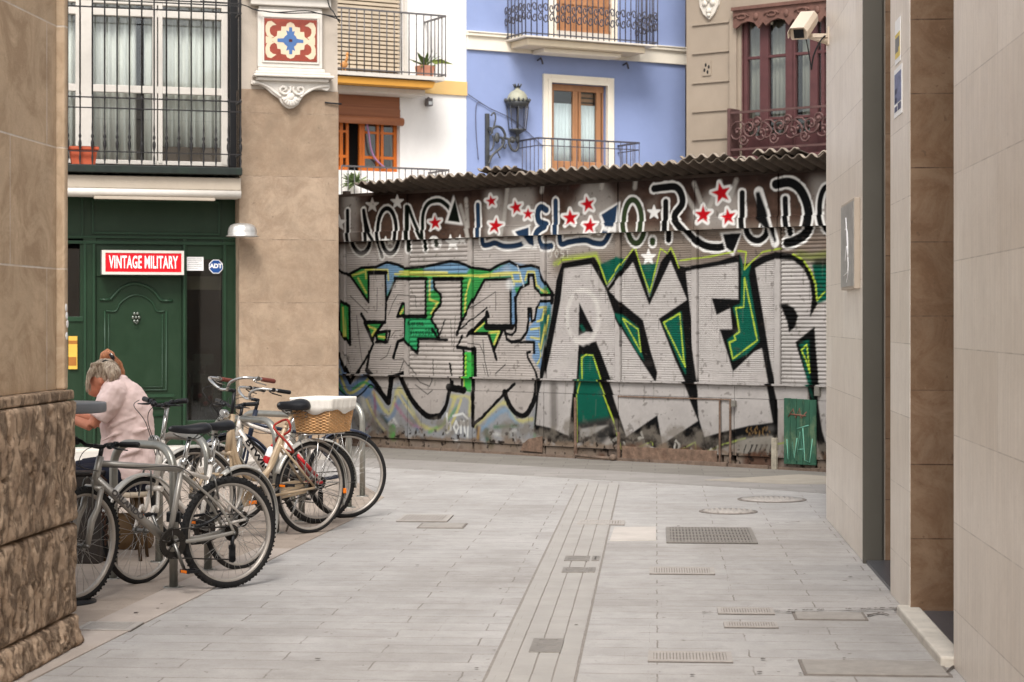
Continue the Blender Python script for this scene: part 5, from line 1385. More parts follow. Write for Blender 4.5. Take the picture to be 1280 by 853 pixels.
mb.tube(catmull([(.0,.0,.03),(.05,-.06,-.02),(.06,-.12,-.14),(.05,-.14,-.26)],6), .007, 5); mb.tube(catmull([(.06,-.19,.02),(.06,-.165,-.1),(.05,-.14,-.25)],6), .005, 5)
mb.build('cable', M_blk, CM)

# ================================================================= near left building
PH = 1.255
_y = 9.9; lx = -2.9+.072*_y
FN = Frame(lx, _y, .072, 1.0)          # local +x runs away from the viewer, +y into the building
NB_ = FN.root('corner_building', 'old stone corner building at the left edge with a rough rusticated base', 'building')
def rough_stone():
    m, t, b, out = nt('rusticated_limestone'); co = objco(t)
    n1 = noise(t, co, 7, 10, .72, dist=.6); n2 = noise(t, co, 8.5, 8, .75, 1.5, 1, 1, dist=.7); n0 = noise(t, co, 1.6, 5, .6)
    c = mixc(t, ramp(t, n1, .32, .68), S(146,122,100), S(202,176,150))
    c = mixc(t, mul(t, ramp(t, n2, .53, .64), .5), c, S(52,34,24)); n5 = noise(t, co, 110, 4, .7); c = mixc(t, mul(t, ramp(t, n5, .55, .7), .35), c, S(80,60,46))
    c = mixc(t, mul(t, ramp(t, n0, .5, .7), .35), c, S(120,104,92))
    t.links.new(c, b.inputs['Base Color']); b.inputs['Roughness'].default_value = .9; b.inputs['Specular IOR Level'].default_value = .15
    a = t.nodes.new('ShaderNodeMath'); a.operation = 'SUBTRACT'; t.links.new(n1, a.inputs[0]); t.links.new(ramp(t, n2, .5, .62), a.inputs[1])
    bump(t, b, a.outputs[0], .9, .02); return m
M_rus = rough_stone()
M_upper = tiles('smooth_brown_ashlar', S(204,180,152), S(197,173,145), S(214,204,192), 1.1, .595, .005, ox=.35, oz=.53, streak=.12, rough=.8, sc=3, bmp=.5, bsc=45, spec=.2, veins=.5, vcol=S(140,112,84), st=(1,1,1))
# displaced rusticated blocks
def rblock(x0, x1, z0, z1, seed, yout=0.0, flare=0):
    rs = np.random.RandomState(seed); nx = max(3, int((x1-x0)/.011)); nz = max(3, int((z1-z0)/.011))
    g = 0; 
    def fld(nx, nz, k):
        a = rs.rand(k+2, int(k*(x1-x0)/(z1-z0))+3); xs = np.linspace(0, a.shape[1]-1.01, nx+1); zs = np.linspace(0, a.shape[0]-1.01, nz+1)
        X, Z = np.meshgrid(xs, zs); ix = X.astype(int); iz = Z.astype(int); tx = X-ix; tz = Z-iz
        tx = tx*tx*(3-2*tx); tz = tz*tz*(3-2*tz)
        return (a[iz,ix]*(1-tx)+a[iz,ix+1]*tx)*(1-tz)+(a[iz+1,ix]*(1-tx)+a[iz+1,ix+1]*tx)*tz
    Hh = .9*fld(nx,nz,4)+.4*fld(nx,nz,9)+.2*fld(nx,nz,17)+.1*fld(nx,nz,31); pit = fld(nx,nz,12)*fld(nx,nz,24); Hh = Hh-1.6*np.clip(pit-.42,0,1)*2
    xs = np.linspace(x0+.003, x1-.003, nx+1); zs = np.linspace(z0+.003, z1-.003, nz+1)
    X, Z = np.meshgrid(xs, zs)
    ed = np.minimum(np.minimum(X-xs[0], xs[-1]-X), np.minimum(Z-zs[0], zs[-1]-Z))
    rim = np.clip(ed/.018, 0, 1)**.5
    Y = -(yout+.019*rim*Hh+.004*rim); Y -= flare*np.clip((z1-Z)/(z1-z0), 0, 1)**1.6
    mb = MB(); vs = np.stack([X,Y,Z],-1).reshape(-1,3).tolist()
    idx = np.arange((nx+1)*(nz+1)).reshape(nz+1,nx+1)
    fs = np.stack([idx[:-1,:-1], idx[:-1,1:], idx[1:,1:], idx[1:,:-1]], -1).reshape(-1,4).tolist()
    rimi = [*idx[0,:], *idx[1:,-1], *idx[-1,-2::-1], *idx[-2:0:-1,0]]; n0 = len(vs)
    vs += [(vs[i][0], .1, vs[i][2]) for i in rimi]; k = len(rimi)
    fs += [[rimi[i], n0+i, n0+(i+1)%k, rimi[(i+1)%k]] for i in range(k)]
    return vs, fs
rowz = [0, .15, .60, .605+.0, PH-.05]
allmb = MB(); sd = 0
for r in range(4):
    if rowz[r+1]-rowz[r] < .02: continue
    x = 0.0; off = (.35, .55, .3, .33)[r]; first = True
    while x > -3.5:
        w = off if first else random.uniform(.45,.75); first = False
        v_, f_ = rblock(x-w, x, rowz[r], rowz[r+1], sd, .018 if r else .03, .035 if r == 0 else 0); sd += 1
        allmb.add(v_, f_, True); x -= w
allmb.build('rusticated_base', M_rus, NB_)
# the face of the base that looks down the lane
mb = MB(); mb.box(-12, 0, .02, 2.5, 0, PH-.05); mb.build('base_core', mat('mortar_brown', S(96,82,70), .95), NB_)
mb = MB(); mb.prism([(-.0,0)]*0 or [(-12,PH-.048),(.0,PH-.048),(.0,PH-.012),(-.012,PH+.0),(-12,PH+.0)], -.022, 2.5); mb.build('base_cap', M_rus, NB_, bevel=.01)
mb = MB(); mb.box(-14, -.10, .04, 2.5, PH, 6.2); mb.build('upper_wall', M_upper, NB_, bevel=.006)
mb = MB(); mb.box(-.09, 0-.03, .0, 2.45, PH, 6.2); mb.build('corner_strip', M_upper, NB_, bevel=.012)
x = -.02
mb = MB()
for (zz, dx) in ((1.62,.0),(1.58,.01),(1.52,.0),(1.66,-.01)): mb.ball((-.06+dx,-.001,zz), (.018,.003,.02), 6)
mb.build('paint_spots', M_wt, NB_)

# ================================================================= ground
def tiled_ground():
    return tiles('grey_paving', S(170,166,162), S(163,159,155), S(122,115,108), .88, .24, .0045, ox=.3, oz=.05, streak=.14, rough=.72, sc=9, bmp=.35, bsc=60, spec=.25, rot='xy', wear=.028, st=(1,1,1), dirt=.5, jn=3.5, jlo=.36, jhi=.52)
GR = Frame(0, 0, 1, 0)
rz_ = -math.atan(.072)
def gplane(name, pts, z, m, kind='structure'):
    c_, s2 = math.cos(-rz_), math.sin(-rz_)
    P = [(x*c_-y*s2, x*s2+y*c_) for x, y in pts]
    ar = sum(P[i][0]*P[(i+1)%len(P)][1]-P[(i+1)%len(P)][0]*P[i][1] for i in range(len(P)))
    if ar < 0: P = P[::-1]
    mb = MB(); mb.slab(P, -.03, 0)
    o = mb.build(name, m); o.rotation_euler = (0,0,rz_); o.location = (0,0,z)
    if kind: o['kind'] = kind
    return o
M_pave = tiled_ground()
gplane('paving', [(-60,-40),(60,-40),(60,120),(-60,120)], 0, M_pave)
def gp(L): return [ground(*p) for p in L]
M_bay = tiles('reflection_tinted_paving', S(168,154,141), S(158,144,131), S(104,94,86), .6, .4, .004, ox=.1, streak=.12, rough=.8, sc=2.5, bmp=.35, spec=.2, rot='xy', wear=.03, st=(1,1,1), dirt=.35, jn=2.6, jlo=.42, jhi=.58)  # warm brown tint stands for light reflected onto the paving
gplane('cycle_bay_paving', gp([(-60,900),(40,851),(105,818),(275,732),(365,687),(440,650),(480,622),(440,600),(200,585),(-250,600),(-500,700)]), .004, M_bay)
M_gl = mat('pink_grit_band', S(170,158,148), .85, 0, .1, 4, stain=.3, stain_col=S(150,138,128), bmp=.4)
gplane('kerb_band', gp([(-60,900),(105,818),(365,687),(322,686),(215,733),(60,806),(-60,866)]), .0055, M_gl)
M_dkstrip = tiles('dark_strip_grey', S(124,119,112), S(117,112,105), S(80,75,70), .5, .25, .004, streak=.14, rough=.85, sc=1.5, bmp=.4, spec=.2, rot='xy', wear=.02, st=(1,2,1))
gplane('dark_ground_strip', gp([(-300,517),(2000,643),(2000,668),(1040,607),(960,601),(800,592),(640,583),(480,575),(300,573),(-300,570)]), .004, M_dkstrip)  # darker strip of ground along the foot of the shed
gplane('mid_ground_strip', gp([(-300,570),(300,572),(480,574),(640,582),(800,591),(960,600),(1040,606),(2000,664),(2000,690),(1040,618),(960,612),(800,603),(640,594),(480,585),(300,581),(-300,578)]), .0045, tiles('mid_strip_grey', S(146,141,136), S(140,135,130), S(120,114,108), .5, .25, .004, streak=.14, rough=.85, sc=1.5, bmp=.4, spec=.2, rot='xy', wear=.02, st=(1,2,1), dirt=.3, jn=2.6, jlo=.42, jhi=.58))  # in-between tone softening the near edge of the dark strip
gplane('pale_ground_patch', gp([(880,601),(1000,594),(1060,598),(1060,606),(980,606)]), .008, mat('pale_cement', S(156,147,134), .85, 0, .12, 5, bmp=.3))
gplane('repair_patch', gp([(768,660),(820,659),(820,676),(762,677)]), .005, mat('pale_pink_cement', S(182,174,166), .85, 0, .1, 5, bmp=.3))
# kerb of the far pavement in front of the shop
M_kerb = mat('kerb_stone', S(190,182,172), .8, 0, .08, 5, stain=.25, stain_col=S(150,140,130), bmp=.25)
P = gp([(-200,640),(60,622),(150,610),(236,598),(300,590),(345,583),(395,576),(424,574)]); Q = [FL.W(FL.x(424), .2)[:2], FL.W(FL.x(-260), 1.5)[:2]]
mb = MB(); mb.slab([tuple(p) for p in P]+[tuple(q_) for q_ in Q], -.02, .10); o = mb.build('raised_pavement', M_kerb, bevel=.012); o['kind'] = 'structure'
# sett strip down the lane
M_sett = mat('sett_stone', S(160,155,149), .78, 0, .1, 3, stain=.2, stain_col=S(150,142,134), bmp=.3, bsc=45)
mb = MB(); rs = random.Random(9)
L0, L1 = -.755, -.36; w = (L1-L0)/4
st = []
for k in range(4):
    y = 3.0+rs.random()*.2
    while y < 19.4:
        l = rs.uniform(.17,.24); x0 = L0+k*w+.0012; x1 = L0+(k+1)*w-.0012; h = .0065+rs.random()*.0012; ja = rs.random()*.0025; jb = rs.random()*.0025
        c = .001
        vs = [(x0,y,-.01),(x1,y,-.01),(x1,y+l-.0003,-.01),(x0,y+l-.0003,-.01),(x0+c+ja,y,h),(x1-c-jb,y,h),(x1-c-jb,y+l-.0003,h),(x0+c+ja,y+l-.0003,h)]
        skip = False
        if not skip: mb.add(vs, [(4,5,6,7),(0,1,5,4),(1,2,6,5),(2,3,7,6),(3,0,4,7)], False)
        y += l
Rs = Matrix.Rotation(rz_,4,'Z')
mb.v = [tuple(Rs @ Vector(v)) for v in mb.v]
o = mb.build('sett_strip', M_sett); o['kind'] = 'structure'
def lane(x, y): v = Rs @ Vector((x,y,0)); return (v.x, v.y)
o = gplane('sett_bed', [lane(L0-.012,3),(lane(L1+.008,3)),lane(L1+.008,19.4),lane(L0-.012,19.4)], .0035, mat('dark_joint_sand', S(134,127,120), .95, 0, .2, 20))
# iron covers and grates
M_cast = mat('worn_cast_iron', S(138,132,125), .6, .35, .2, 30, stain=.4, stain_col=S(150,140,130), bmp=.3)
M_castd = M_cast; M_castl = mat('dusty_iron_bars', S(164,157,150), .75, .05, .12, 30, stain=.4, stain_col=S(140,132,124), bmp=.3); M_pitl = mat('dusty_slots', S(120,112,105), .85, 0, .2, 20)
M_casd = mat('dark_drain', S(88,82,77), .7, .2, .2, 30)
M_conc = mat('cover_cement', S(150,144,137), .85, 0, .14, 10, stain=.4, stain_col=S(130,122,114), bmp=.4)
def cover(px0, px1, py0, py1, label, kind='grate', name='drain_grate', cat='drain grate', n=16, rim=True, dark=False):
    M_cast = M_castd if dark else M_castl
    pm = (py0+py1)/2; cx = (px0+px1)/2
    c = ground(cx, pm); y0 = ground(cx, py1)[1]; y1 = ground(cx, py0)[1]; w = (px1-px0)/F*c[1]; d = y1-y0
    r = empty(name, (c[0], (y0+y1)/2, 0), rz_, label, cat)
    if kind == 'round':
        mb = MB(); mb.lathe([(w/2,.001),(w/2,.006),(w/2-.03,.007),(.001,.007)], n=40); mb.build('frame', M_pitl, r)
        mb = MB(); mb.lathe([(w/2-.035,.003),(w/2-.035,.011),(.001,.012)], n=40)
        for i in range(-5,6):
            for j in range(-5,6):
                if i*i+j*j < 22: mb.box(i*.045-.012,i*.045+.012,j*.045-.012,j*.045+.012,.011,.015)
        mb.build('lid', M_cast, r); return r
    mb = MB(); mb.box(-w/2,w/2,-d/2,d/2,-.01,.0062); mb.build('pit', (M_casd if dark else M_pitl) if kind != 'cement' else M_pitl, r)
    if kind == 'cement':
        mb = MB(); mb.box(-w/2+.015,w/2-.015,-d/2+.015,d/2-.015,0,.0095); mb.build('lid', M_conc, r, bevel=.003); return r
    mb = MB(); b_ = min(.03, d*.1)
    if rim:
        for (a,b,c_,e) in ((-w/2,w/2,-d/2,-d/2+b_),(-w/2,w/2,d/2-b_,d/2),(-w/2,-w/2+b_,-d/2+b_,d/2-b_),(w/2-b_,w/2,-d/2+b_,d/2-b_)): mb.box(a,b,c_,e,.0,.012)
        mb.build('frame', M_cast, r)
    mb = MB()
    if kind == 'grate':
        for i in range(n): x = -w/2+b_+(w-2*b_)*(i+.5)/n; mb.box(x-(w/n)*.30,x+(w/n)*.30,-d/2+b_,d/2-b_,0,.0105)
    elif kind == 'mesh':
        for i in range(n):
            x = -w/2+b_+(w-2*b_)*(i+.5)/n; mb.box(x-(w/n)*.24,x+(w/n)*.24,-d/2+b_,d/2-b_,0,.0105)
        for i in range(5): y = -d/2+b_+(d-2*b_)*(i+.5)/5; mb.box(-w/2+b_,w/2-b_,y-.02,y+.02,0,.0118)
        mb.box(-.06,.12,-.02,.03,.0,.0135)
    elif kind == 'plate':
        k = n
        for i in range(k): y = -d/2+b_+(d-2*b_)*i/k; mb.box(-w/2+b_,w/2-b_,y+.006,y+(d-2*b_)/k-.006,0,.0105)
    mb.build('bars', M_cast, r, bevel=.0)
    return r
cover(833,943,661,680,'large square iron drain grate near the middle of the lane','mesh',n=24,dark=True)
cover(812,893,711,719,'long narrow grate with crumbling cement ends just before the large square grate','grate',n=22)
cover(722,781,652,657,'narrow grate crossing the far part of the sett strip','grate',n=14)
cover(706,737,697,703,'small square cover in the sett strip, farther of the close pair','plate','access_cover','cover',2,dark=True)
cover(703,734,711.5,717.5,'small square cover in the sett strip, nearer of the close pair','plate','access_cover','cover',2,dark=True)
cover(740,749,697,703,'tiny dark valve box beside the farther of the paired covers','grate','valve_box','valve box',2,dark=True)
cover(735,744,711.5,717.5,'tiny dark valve box beside the nearer of the paired covers','grate','valve_box','valve box',2,dark=True)
cover(664,703,801,818,'two panelled square cover alone in the near part of the sett strip','plate','access_cover','cover',2,dark=True)
cover(810,915,817,829,'long slotted grate nearest the viewer right of the sett strip','grate',n=22)
cover(897,967,762,769,'faint slotted grate in the right half, farther of two parallel ones','grate',n=18)
cover(905,972,780,786,'faint slotted grate in the right half, nearer of two parallel ones','grate',n=18)
cover(992,1082,766.5,776,'chipped cement cover in front of the stone pier','cement','cement_cover','cover')
cover(1002,1182,827,846,'big flat cement cover at the bottom right corner','cement','cement_cover','cover')
cover(922,1008,621.5,628.5,'round iron manhole cover close to the shed','round','manhole_cover','manhole cover')
cover(874,947,637,643,'smaller round manhole cover before the one by the shed','round','manhole_cover','manhole cover')
cover(500,563,645,653,'worn narrow grate left of the sett strip beyond the bicycles','grate',n=14)
cover(524,582,655,661,'plain flat cover just nearer than the worn narrow grate on the left','cement','cement_cover','cover')
cover(102,172,780,790,'dark worn grate on the warm tinted paving by the near stone base','grate',n=14)
# broken joint before the far door pier: dark crack pieces
mb = MB(); rs = random.Random(2)
def crack(P, w):
    P = catmull(P, 5); pts = []
    for a, b in P: x, y = ground(a, b); pts.append((x, y+rs.uniform(-.01,.01)))
    n = len(pts); L = [(x, y+w*rs.uniform(.3,1)) for x, y in pts]; R2 = [(x, y-w*rs.uniform(.3,1)) for x, y in pts][::-1]
    for i in range(n-1): mb.add([(*pts[i],.0092),(*pts[i+1],.0092),(*L[i+1],.0092),(*L[i],.0092)], [(0,1,2,3)])
for P, w in (([(983,768),(1040,766),(1090,765),(1125,763)], .022), ([(1085,772),(1100,769),(1112,771)], .05), ([(1118,766),(1133,769)], .05), ([(878,768),(985,766)], .012), ([(1180,845),(1195,835)], .04)):
    crack(P, w)
def dashes(a, b, n, w=.008, fill=.7):
    w *= 1.6
    for i in range(n):
        if rs.random() > fill: continue
        t0, t1 = i/n, (i+rs.uniform(.35,.85))/n
        crack([(a[0]+(b[0]-a[0])*t, a[1]+(b[1]-a[1])*t) for t in (t0, (t0+t1)/2, t1)], w)
for a, b, n, w in (((810,853),(813,768),9,.006), ((880,769),(877,808),5,.006), ((827,684),(827,764),7,.005), ((902,667),(913,757),8,.006), ((877,767),(985,765),6,.010), ((985,765),(1130,762),8,.02), ((927,829),(1002,828),4,.008), ((1182,826),(1204,826),2,.01), ((528,816),(640,672),12,.007), ((440,790),(560,640),12,.005), ((617,853),(727,605),26,.006), ((717,853),(771,605),26,.005), ((1010,790),(1012,812),3,.006), ((960,735),(962,748),2,.005), ((780,840),(782,800),3,.005), ((640,655),(700,654),3,.008), ((810,664),(1030,652),9,.010), ((380,800),(470,690),9,.005), ((300,800),(420,690),8,.005)):
    dashes(a, b, n, w)
for i in range(46):
    px, py = rs.uniform(150,1180), rs.uniform(640,850); x, y = ground(px, py); r0 = rs.uniform(.004,.016)
    mb.add([(x+r0*math.cos(2*pi*j/9)*rs.uniform(.7,1.2), y+r0*math.sin(2*pi*j/9)*rs.uniform(.7,1.2), .0095) for j in range(9)], [list(range(9))])
o = mb.build('paving_cracks', mat('dark_crack', S(78,70,64), .95)); o['kind'] = 'structure'
# ================================================================= bicycle stands
def stand(pxa, pya, pxb, pyb, label, h=.87):
    a = Vector((*ground(pxa,pya),0)); b = Vector((*ground(pxb,pyb),0)); d = b-a; L = d.length
    r = empty('bicycle_stand', (a+b)/2, math.atan2(d.y,d.x), label, 'bicycle stand', 'inverted U bicycle stands along the lane')
    x0, x1 = -L/2, L/2; R = .16; t = .026; P = [(x0,0,0),(x0,0,h-R-t)]
    for i in range(1,9): an = pi-pi/2*i/8; P.append((x0+R+R*math.cos(an),0,h-R-t+R*math.sin(an)))
    for i in range(0,9): an = pi/2-pi/2*i/8; P.append((x1-R+R*math.cos(an),0,h-R-t+R*math.sin(an)))
    P.append((x1,0,0))
    mb = MB(); mb.tube(P, t, 14); mb.build('tube', M_steel, r)
    for x in (x0,x1):
        mb = MB(); mb.lathe([(.062,0),(.062,.007),(.03,.009)], (x,0,0), 20)
        for k in range(3): an = k*2.1; mb.lathe([(.009,.007),(.009,.015),(.001,.016)], (x+.045*math.cos(an),.045*math.sin(an),0), 6)
        mb.build('foot_plate', M_steel, r)
    return r
stand(142,724,217,735,'nearest grey tube stand, the silver mountain bike leaning on it')
stand(199,703,260,713,'second grey tube stand, between the silver mountain bike and the white one')
stand(268,657,345,667,'third grey tube stand, its bend framed by the beige city bike')
stand(300,645,377,652,'fourth grey tube stand, behind the beige city bike')
stand(366,629,436,635,'fifth grey tube stand, its leg inside the wheel of the farthest bicycle')
stand(385,615,453,621,'farthest grey tube stand, beside the wicker basket')
for i,o in enumerate([o for o in COL.objects if o.name.startswith('bicycle_stand') and o.parent is None]):
    pass
# ================================================================= bicycles
M_ty = M_rub
M_rimA = mat('alloy_rim', S(160,152,143), .45, .4, .08, 20, stain=.3, stain_col=S(120,108,96))
M_sp = mat('spoke_wire', S(170,166,160), .3, .9, .05)
M_hub = mat('hub_metal', S(120,118,114), .35, .85, .15)
M_gr = mat('greasy_chain', S(46,42,38), .45, .6, .3, 40)
M_sad = mat('black_saddle', S(26,26,29), .35, 0, .1, 20)
M_amb = mat('amber_reflector', S(230,120,30), .2)
M_silv = mat('silver_frame_paint', S(146,141,133), .38, .35, .06, 8, stain=.15, stain_col=S(110,100,90), coat=.3)
M_wfr = mat('white_frame_paint', S(214,206,196), .35, .15, .05, 8, stain=.2, stain_col=S(150,136,120), coat=.3)
M_beige = mat('beige_frame_paint', S(178,156,128), .35, .1, .06, 8, stain=.25, stain_col=S(120,98,76), coat=.3)
M_bkfr = mat('blue_black_frame', S(40,46,62), .3, .2, .08, 8, coat=.3)
M_red = mat('red_plastic', S(196,30,36), .35, 0, .06)
M_bgrip = mat('brown_grip', S(112,58,48), .6)
M_pgrey = mat('pale_grey_mudguard', S(180,176,168), .35, .3, .06, stain=.3, stain_col=S(130,120,108))
def wheel(parent, cx, cz, R, ty, kind, M=None, label=None, fl=0):
    Mx = (M if M is not None else Matrix.Identity(4)) @ Matrix.Translation((cx,0,cz))
    rr = R-ty*1.75
    mb = MB(); hr = .02
    for y, fr in ((-.035,.024),(.035,.024)): mb.lathe([(fr,-.003),(fr,.003)], (0,y,0), 14, 'y', M=Mx)
    mb.lathe([(.006,-.07),(.014,-.055),(.015,-.035),(.013,0),(.015,.035),(.014,.055),(.006,.07)], (0,0,0), 12, 'y', M=Mx)
    wh = mb.build('wheel', M_hub, parent); 
    if label: wh['label'] = label
    mb = MB()
    for k in range(32):
        a0 = 2*pi*k/32; y = .032 if k % 2 else -.032; tw = (.38 if (k//2) % 2 else -.38)
        mb.tube([(.022*math.cos(a0+tw*3),y,.022*math.sin(a0+tw*3)),(rr*math.cos(a0),0,rr*math.sin(a0))], .0011, 4, M=Mx)
    mb.build('spokes', M_sp, wh)
    mb = MB(); n = 72; prof = [(-.0,-.013),(.012,-.012),(.012,.012),(0,.013),(-.014,.008),(-.014,-.008)]
    vs = []
    for i in range(n):
        a = 2*pi*i/n
        for (dr, y) in prof: q_ = rr+dr; vs.append((q_*math.cos(a), y*(1.25 if kind=='mtb' else 1), q_*math.sin(a)))
    k = len(prof); fs = [(i*k+j, i*k+(j+1)%k, ((i+1)%n)*k+(j+1)%k, ((i+1)%n)*k+j) for i in range(n) for j in range(k)]
    mb.add(vs, fs, True, Mx); mb.build('rim', M_rimA, wh)
    mb = MB(); n = 96; m = 10; vs = []
    for i in range(n):
        a = 2*pi*i/n
        for j in range(m):
            b = 2*pi*j/m; q_ = R-ty+ty*math.cos(b); 
            sq = 1.0
            z = q_*math.sin(a)
            if fl and cz+z < 0: z = -cz+.0
            vs.append((q_*math.cos(a), ty*sq*math.sin(b), z))
    fs = [(i*m+j, i*m+(j+1)%m, ((i+1)%n)*m+(j+1)%m, ((i+1)%n)*m+j) for i in range(n) for j in range(m)]
    mb.add(vs, fs, True, Mx)
    if kind == 'mtb':
        nk = 78
        for i in range(nk):
            a = 2*pi*i/nk
            for (yy, dr, wy) in (((-.010,.0,.007),(.012,.0,.007)) if i % 2 else ((0,.001,.006),(-.021,-.007,.005),(.021,-.007,.005))):
                Mk = Mx @ Matrix.Rotation(-a,4,'Y') @ Matrix.Translation((R-.0045+dr,yy,0))
                mb.box(-.005,.0045,-wy,wy,-.006,.004, M=Mk)
    mb.build('tyre', M_ty, wh)
    return wh
def bicycle(rp, fp, label, c, steer=0, group=None):
    a = Vector((*ground(*rp),0)); b = Vector((*ground(*fp),0)); d = b-a; wb = d.length
    root = empty(c.get('name','bicycle'), a, math.atan2(d.y,d.x), label, 'bicycle', 'bicycles parked at the tube stands')
    R = c['R']; ty = c['ty']; kind = c['kind']; fm = c['fm']; k = wb
    def P(x, z, y=0): return (x*k, y, z)
    # frame
    mb = MB()
    for pts, r in c['frame']: mb.tube([P(*p) for p in pts] if len(pts) < 3 else [P(*p) for p in catmull([(p+(0,))[:3] for p in pts],6)], r, 10)
    fr = mb.build('frame', fm, root)
    if 'decal' in c:
        t_, (x0,z0), (x1,z1), h, mm, rr, col = c['decal']
        ang = math.atan2(z1-z0,(x1-x0)*k); 
        for sgn in (1,-1):
            # readable from each side
            o = text_mesh('frame_lettering', t_, h, mm, fr, P((x0+x1)/2,(z0+z1)/2, sgn*(rr+.0012)), sx=1.0, ext=.0006, bold=.002)
            L = math.hypot((x1-x0)*k, z1-z0); o.scale = (L/max(o.dimensions.x,.01),1,1)
            ang = math.atan2(z0-z1,(x0-x1)*k)
            if sgn < 0: o.rotation_euler = (pi/2, -ang, 0)
            else: o.rotation_euler = (pi/2, ang, pi)
    # saddle
    sx_, sz_ = c['saddle']
    mb = MB(); vs = []; prof = [(-.13,.0,.0),(-.125,.06,.028),(-.09,.078,.034),(-.04,.07,.032),(.01,.045,.028),(.06,.026,.024),(.11,.02,.022),(.14,.014,.016),(.15,.002,.004)]
    prof = [(x*1.0, y*(1.3 if kind == 'city' else 1.05), z*(1.9 if kind == 'city' else 1.4)) for x, y, z in prof]
    for (x, wy, hz) in prof:
        for j in range(12):
            an = 2*pi*j/12; vs.append((sx_*k+x, wy*math.cos(an), sz_+ (hz*math.sin(an) if an < pi else hz*.9*math.sin(an)*(1 if abs(math.cos(an)) > .6 else .5)) + .012*((x+.0)/.13)**2))
    fs = [(i*12+j, i*12+(j+1)%12, (i+1)*12+(j+1)%12, (i+1)*12+j) for i in range(len(prof)-1) for j in range(12)]+[list(range(12))]
    mb.add(vs, fs, True); sd = mb.build('saddle', M_sad, root, sub=1)
    mb = MB()
    for y in (-.02,.02): mb.tube([(sx_*k-.09,y*1.6,sz_-.015),(sx_*k-.04,y,sz_-.045),(sx_*k+.04,y,sz_-.045),(sx_*k+.11,y*.5,sz_-.01)], .0035, 5)
    if kind == 'city':
        for y in (-.05,.05): mb.tube([(sx_*k-.09+.012*math.cos(t*.9),y+.012*math.sin(t*.9),sz_-.075+t*.0035) for t in range(18)], .003, 4)
    mb.build('saddle_rails', M_hub, sd)
    pz = c['post']; mb = MB(); mb.tube([P(*pz), (sx_*k, 0, sz_-.035)], .0145, 10); mb.lathe([(.022,0),(.022,.03)], P(pz[0],pz[1]-.01), 12); mb.build('seat_post', M_chrome if kind != 'city' else fm, root)
    # wheels
    wheel(root, 0, R, R, ty, kind, fl=c.get('flat',0))
    ht, hb = Vector(P(*c['ht'])), Vector(P(*c['hb'])); ax = (ht-hb).normalized()
    Ms = Matrix.Translation(hb) @ Matrix.Rotation(steer,4,ax) @ Matrix.Translation(-hb)
    fork = MB()
    fx_, fz_ = wb, R
    cr = hb-ax*.03
    for y in (-.052,.052):
        if kind == 'mtb': fork.tube([cr+Vector((0,y,0)), cr-ax*.11+Vector((0,y,0)), Vector((fx_-.03,y,fz_+.14)), Vector((fx_-.005,y,fz_))], [.017,.017,.021,.015], 10, M=Ms)
        else: fork.tube(catmull([tuple(cr+Vector((0,y*.6,0))), tuple(cr-ax*.14+Vector((0,y*.95,0))), (fx_-.055,y,fz_+.14), (fx_,y,fz_)],5), .011, 8, M=Ms)
    fork.tube([cr+Vector((0,-.06,0)), cr+Vector((0,.06,0))], .018, 8, M=Ms); fork.tube([hb-ax*.035, hb+ax*.01], .018, 8, M=Ms)
    fk = fork.build('fork', c.get('forkm', fm), root)
    wf = wheel(root, fx_, fz_, R, ty, kind, M=Ms)
    # handlebar
    st_ = ht+ax*c.get('stem',.06); fwd = Vector((1,0,0)); sf = st_+fwd*c.get('reach',.08)
    mb = MB(); mb.tube([ht-ax*.02, st_], .0135, 10, M=Ms); mb.tube([st_-ax*.012, sf], .014, 8, M=Ms); mb.build('stem', c.get('stemm', M_blk), root)
    mb = MB(); gs = []
    for s_ in (-1,1):
        g = MB(); lv = MB(); gs.append((g, lv))
        if c['bar'] == 'flat':
            pts = [tuple(sf), tuple(sf+Vector((0,.06*s_,0))), tuple(sf+Vector((0,.11*s_*c.get('bw',1),.02))), tuple(sf+Vector((-.03,.29*s_*c.get('bw',1),.035)))]
            e0, e1 = Vector(pts[-2]).lerp(Vector(pts[-1]), .38), Vector(pts[-1])
        else:
            pts = [tuple(sf), tuple(sf+Vector((.03,.05*s_,.005))), tuple(sf+Vector((.05,.13*s_,.055))), tuple(sf+Vector((.01,.23*s_,.085))), tuple(sf+Vector((-.10,.27*s_,.075))), tuple(sf+Vector((-.22,.285*s_,.055)))]
            e0, e1 = Vector(pts[-2]).lerp(Vector(pts[-1]), .15), Vector(pts[-1])
        mb.tube(catmull(pts,5), .011, 8, M=Ms)
        g.tube([e0, e0.lerp(e1,.05), e0.lerp(e1,.95), e1+(e1-e0)*.04], [.0165,.0158,.0165,.012], 10, M=Ms)
        dd = (e1-e0).normalized(); q0 = e0-dd*.03
        lv.tube([q0, q0+Vector((.035,0,-.012)), q0+Vector((.05,0,-.02))+dd*.04, q0+Vector((.045,0,-.03))+dd*.11], [.010,.008,.006,.004], 6, M=Ms)
        lv.lathe([(.017,-.012),(.017,.012)], (0,0,0), 10, 'y', M=Ms @ Matrix.Translation(q0))
        if c.get('shifter'): lv.ball(q0-dd*.03+Vector((.01,0,-.01)), (.022,.02,.018), 8, M=Ms)
    hbm = mb.build('handlebar', c.get('barm', M_chrome), root); [(g.build('grip', c.get('grip', M_blk), hbm), lv.build('brake_lever', c.get('lever', M_blk), hbm)) for g, lv in gs]
    mb = MB()
    for s_ in (-1,1):
        mb.tube([Ms @ Vector(p) for p in catmull([tuple(sf+Vector((.03,.16*s_,.03))), tuple(sf+Vector((.16,.08*s_,.0))), tuple(sf+Vector((.13,.01*s_,-.10))), tuple(ht+Vector((.03,.02*s_,-.07)))],6)], .0025, 5)
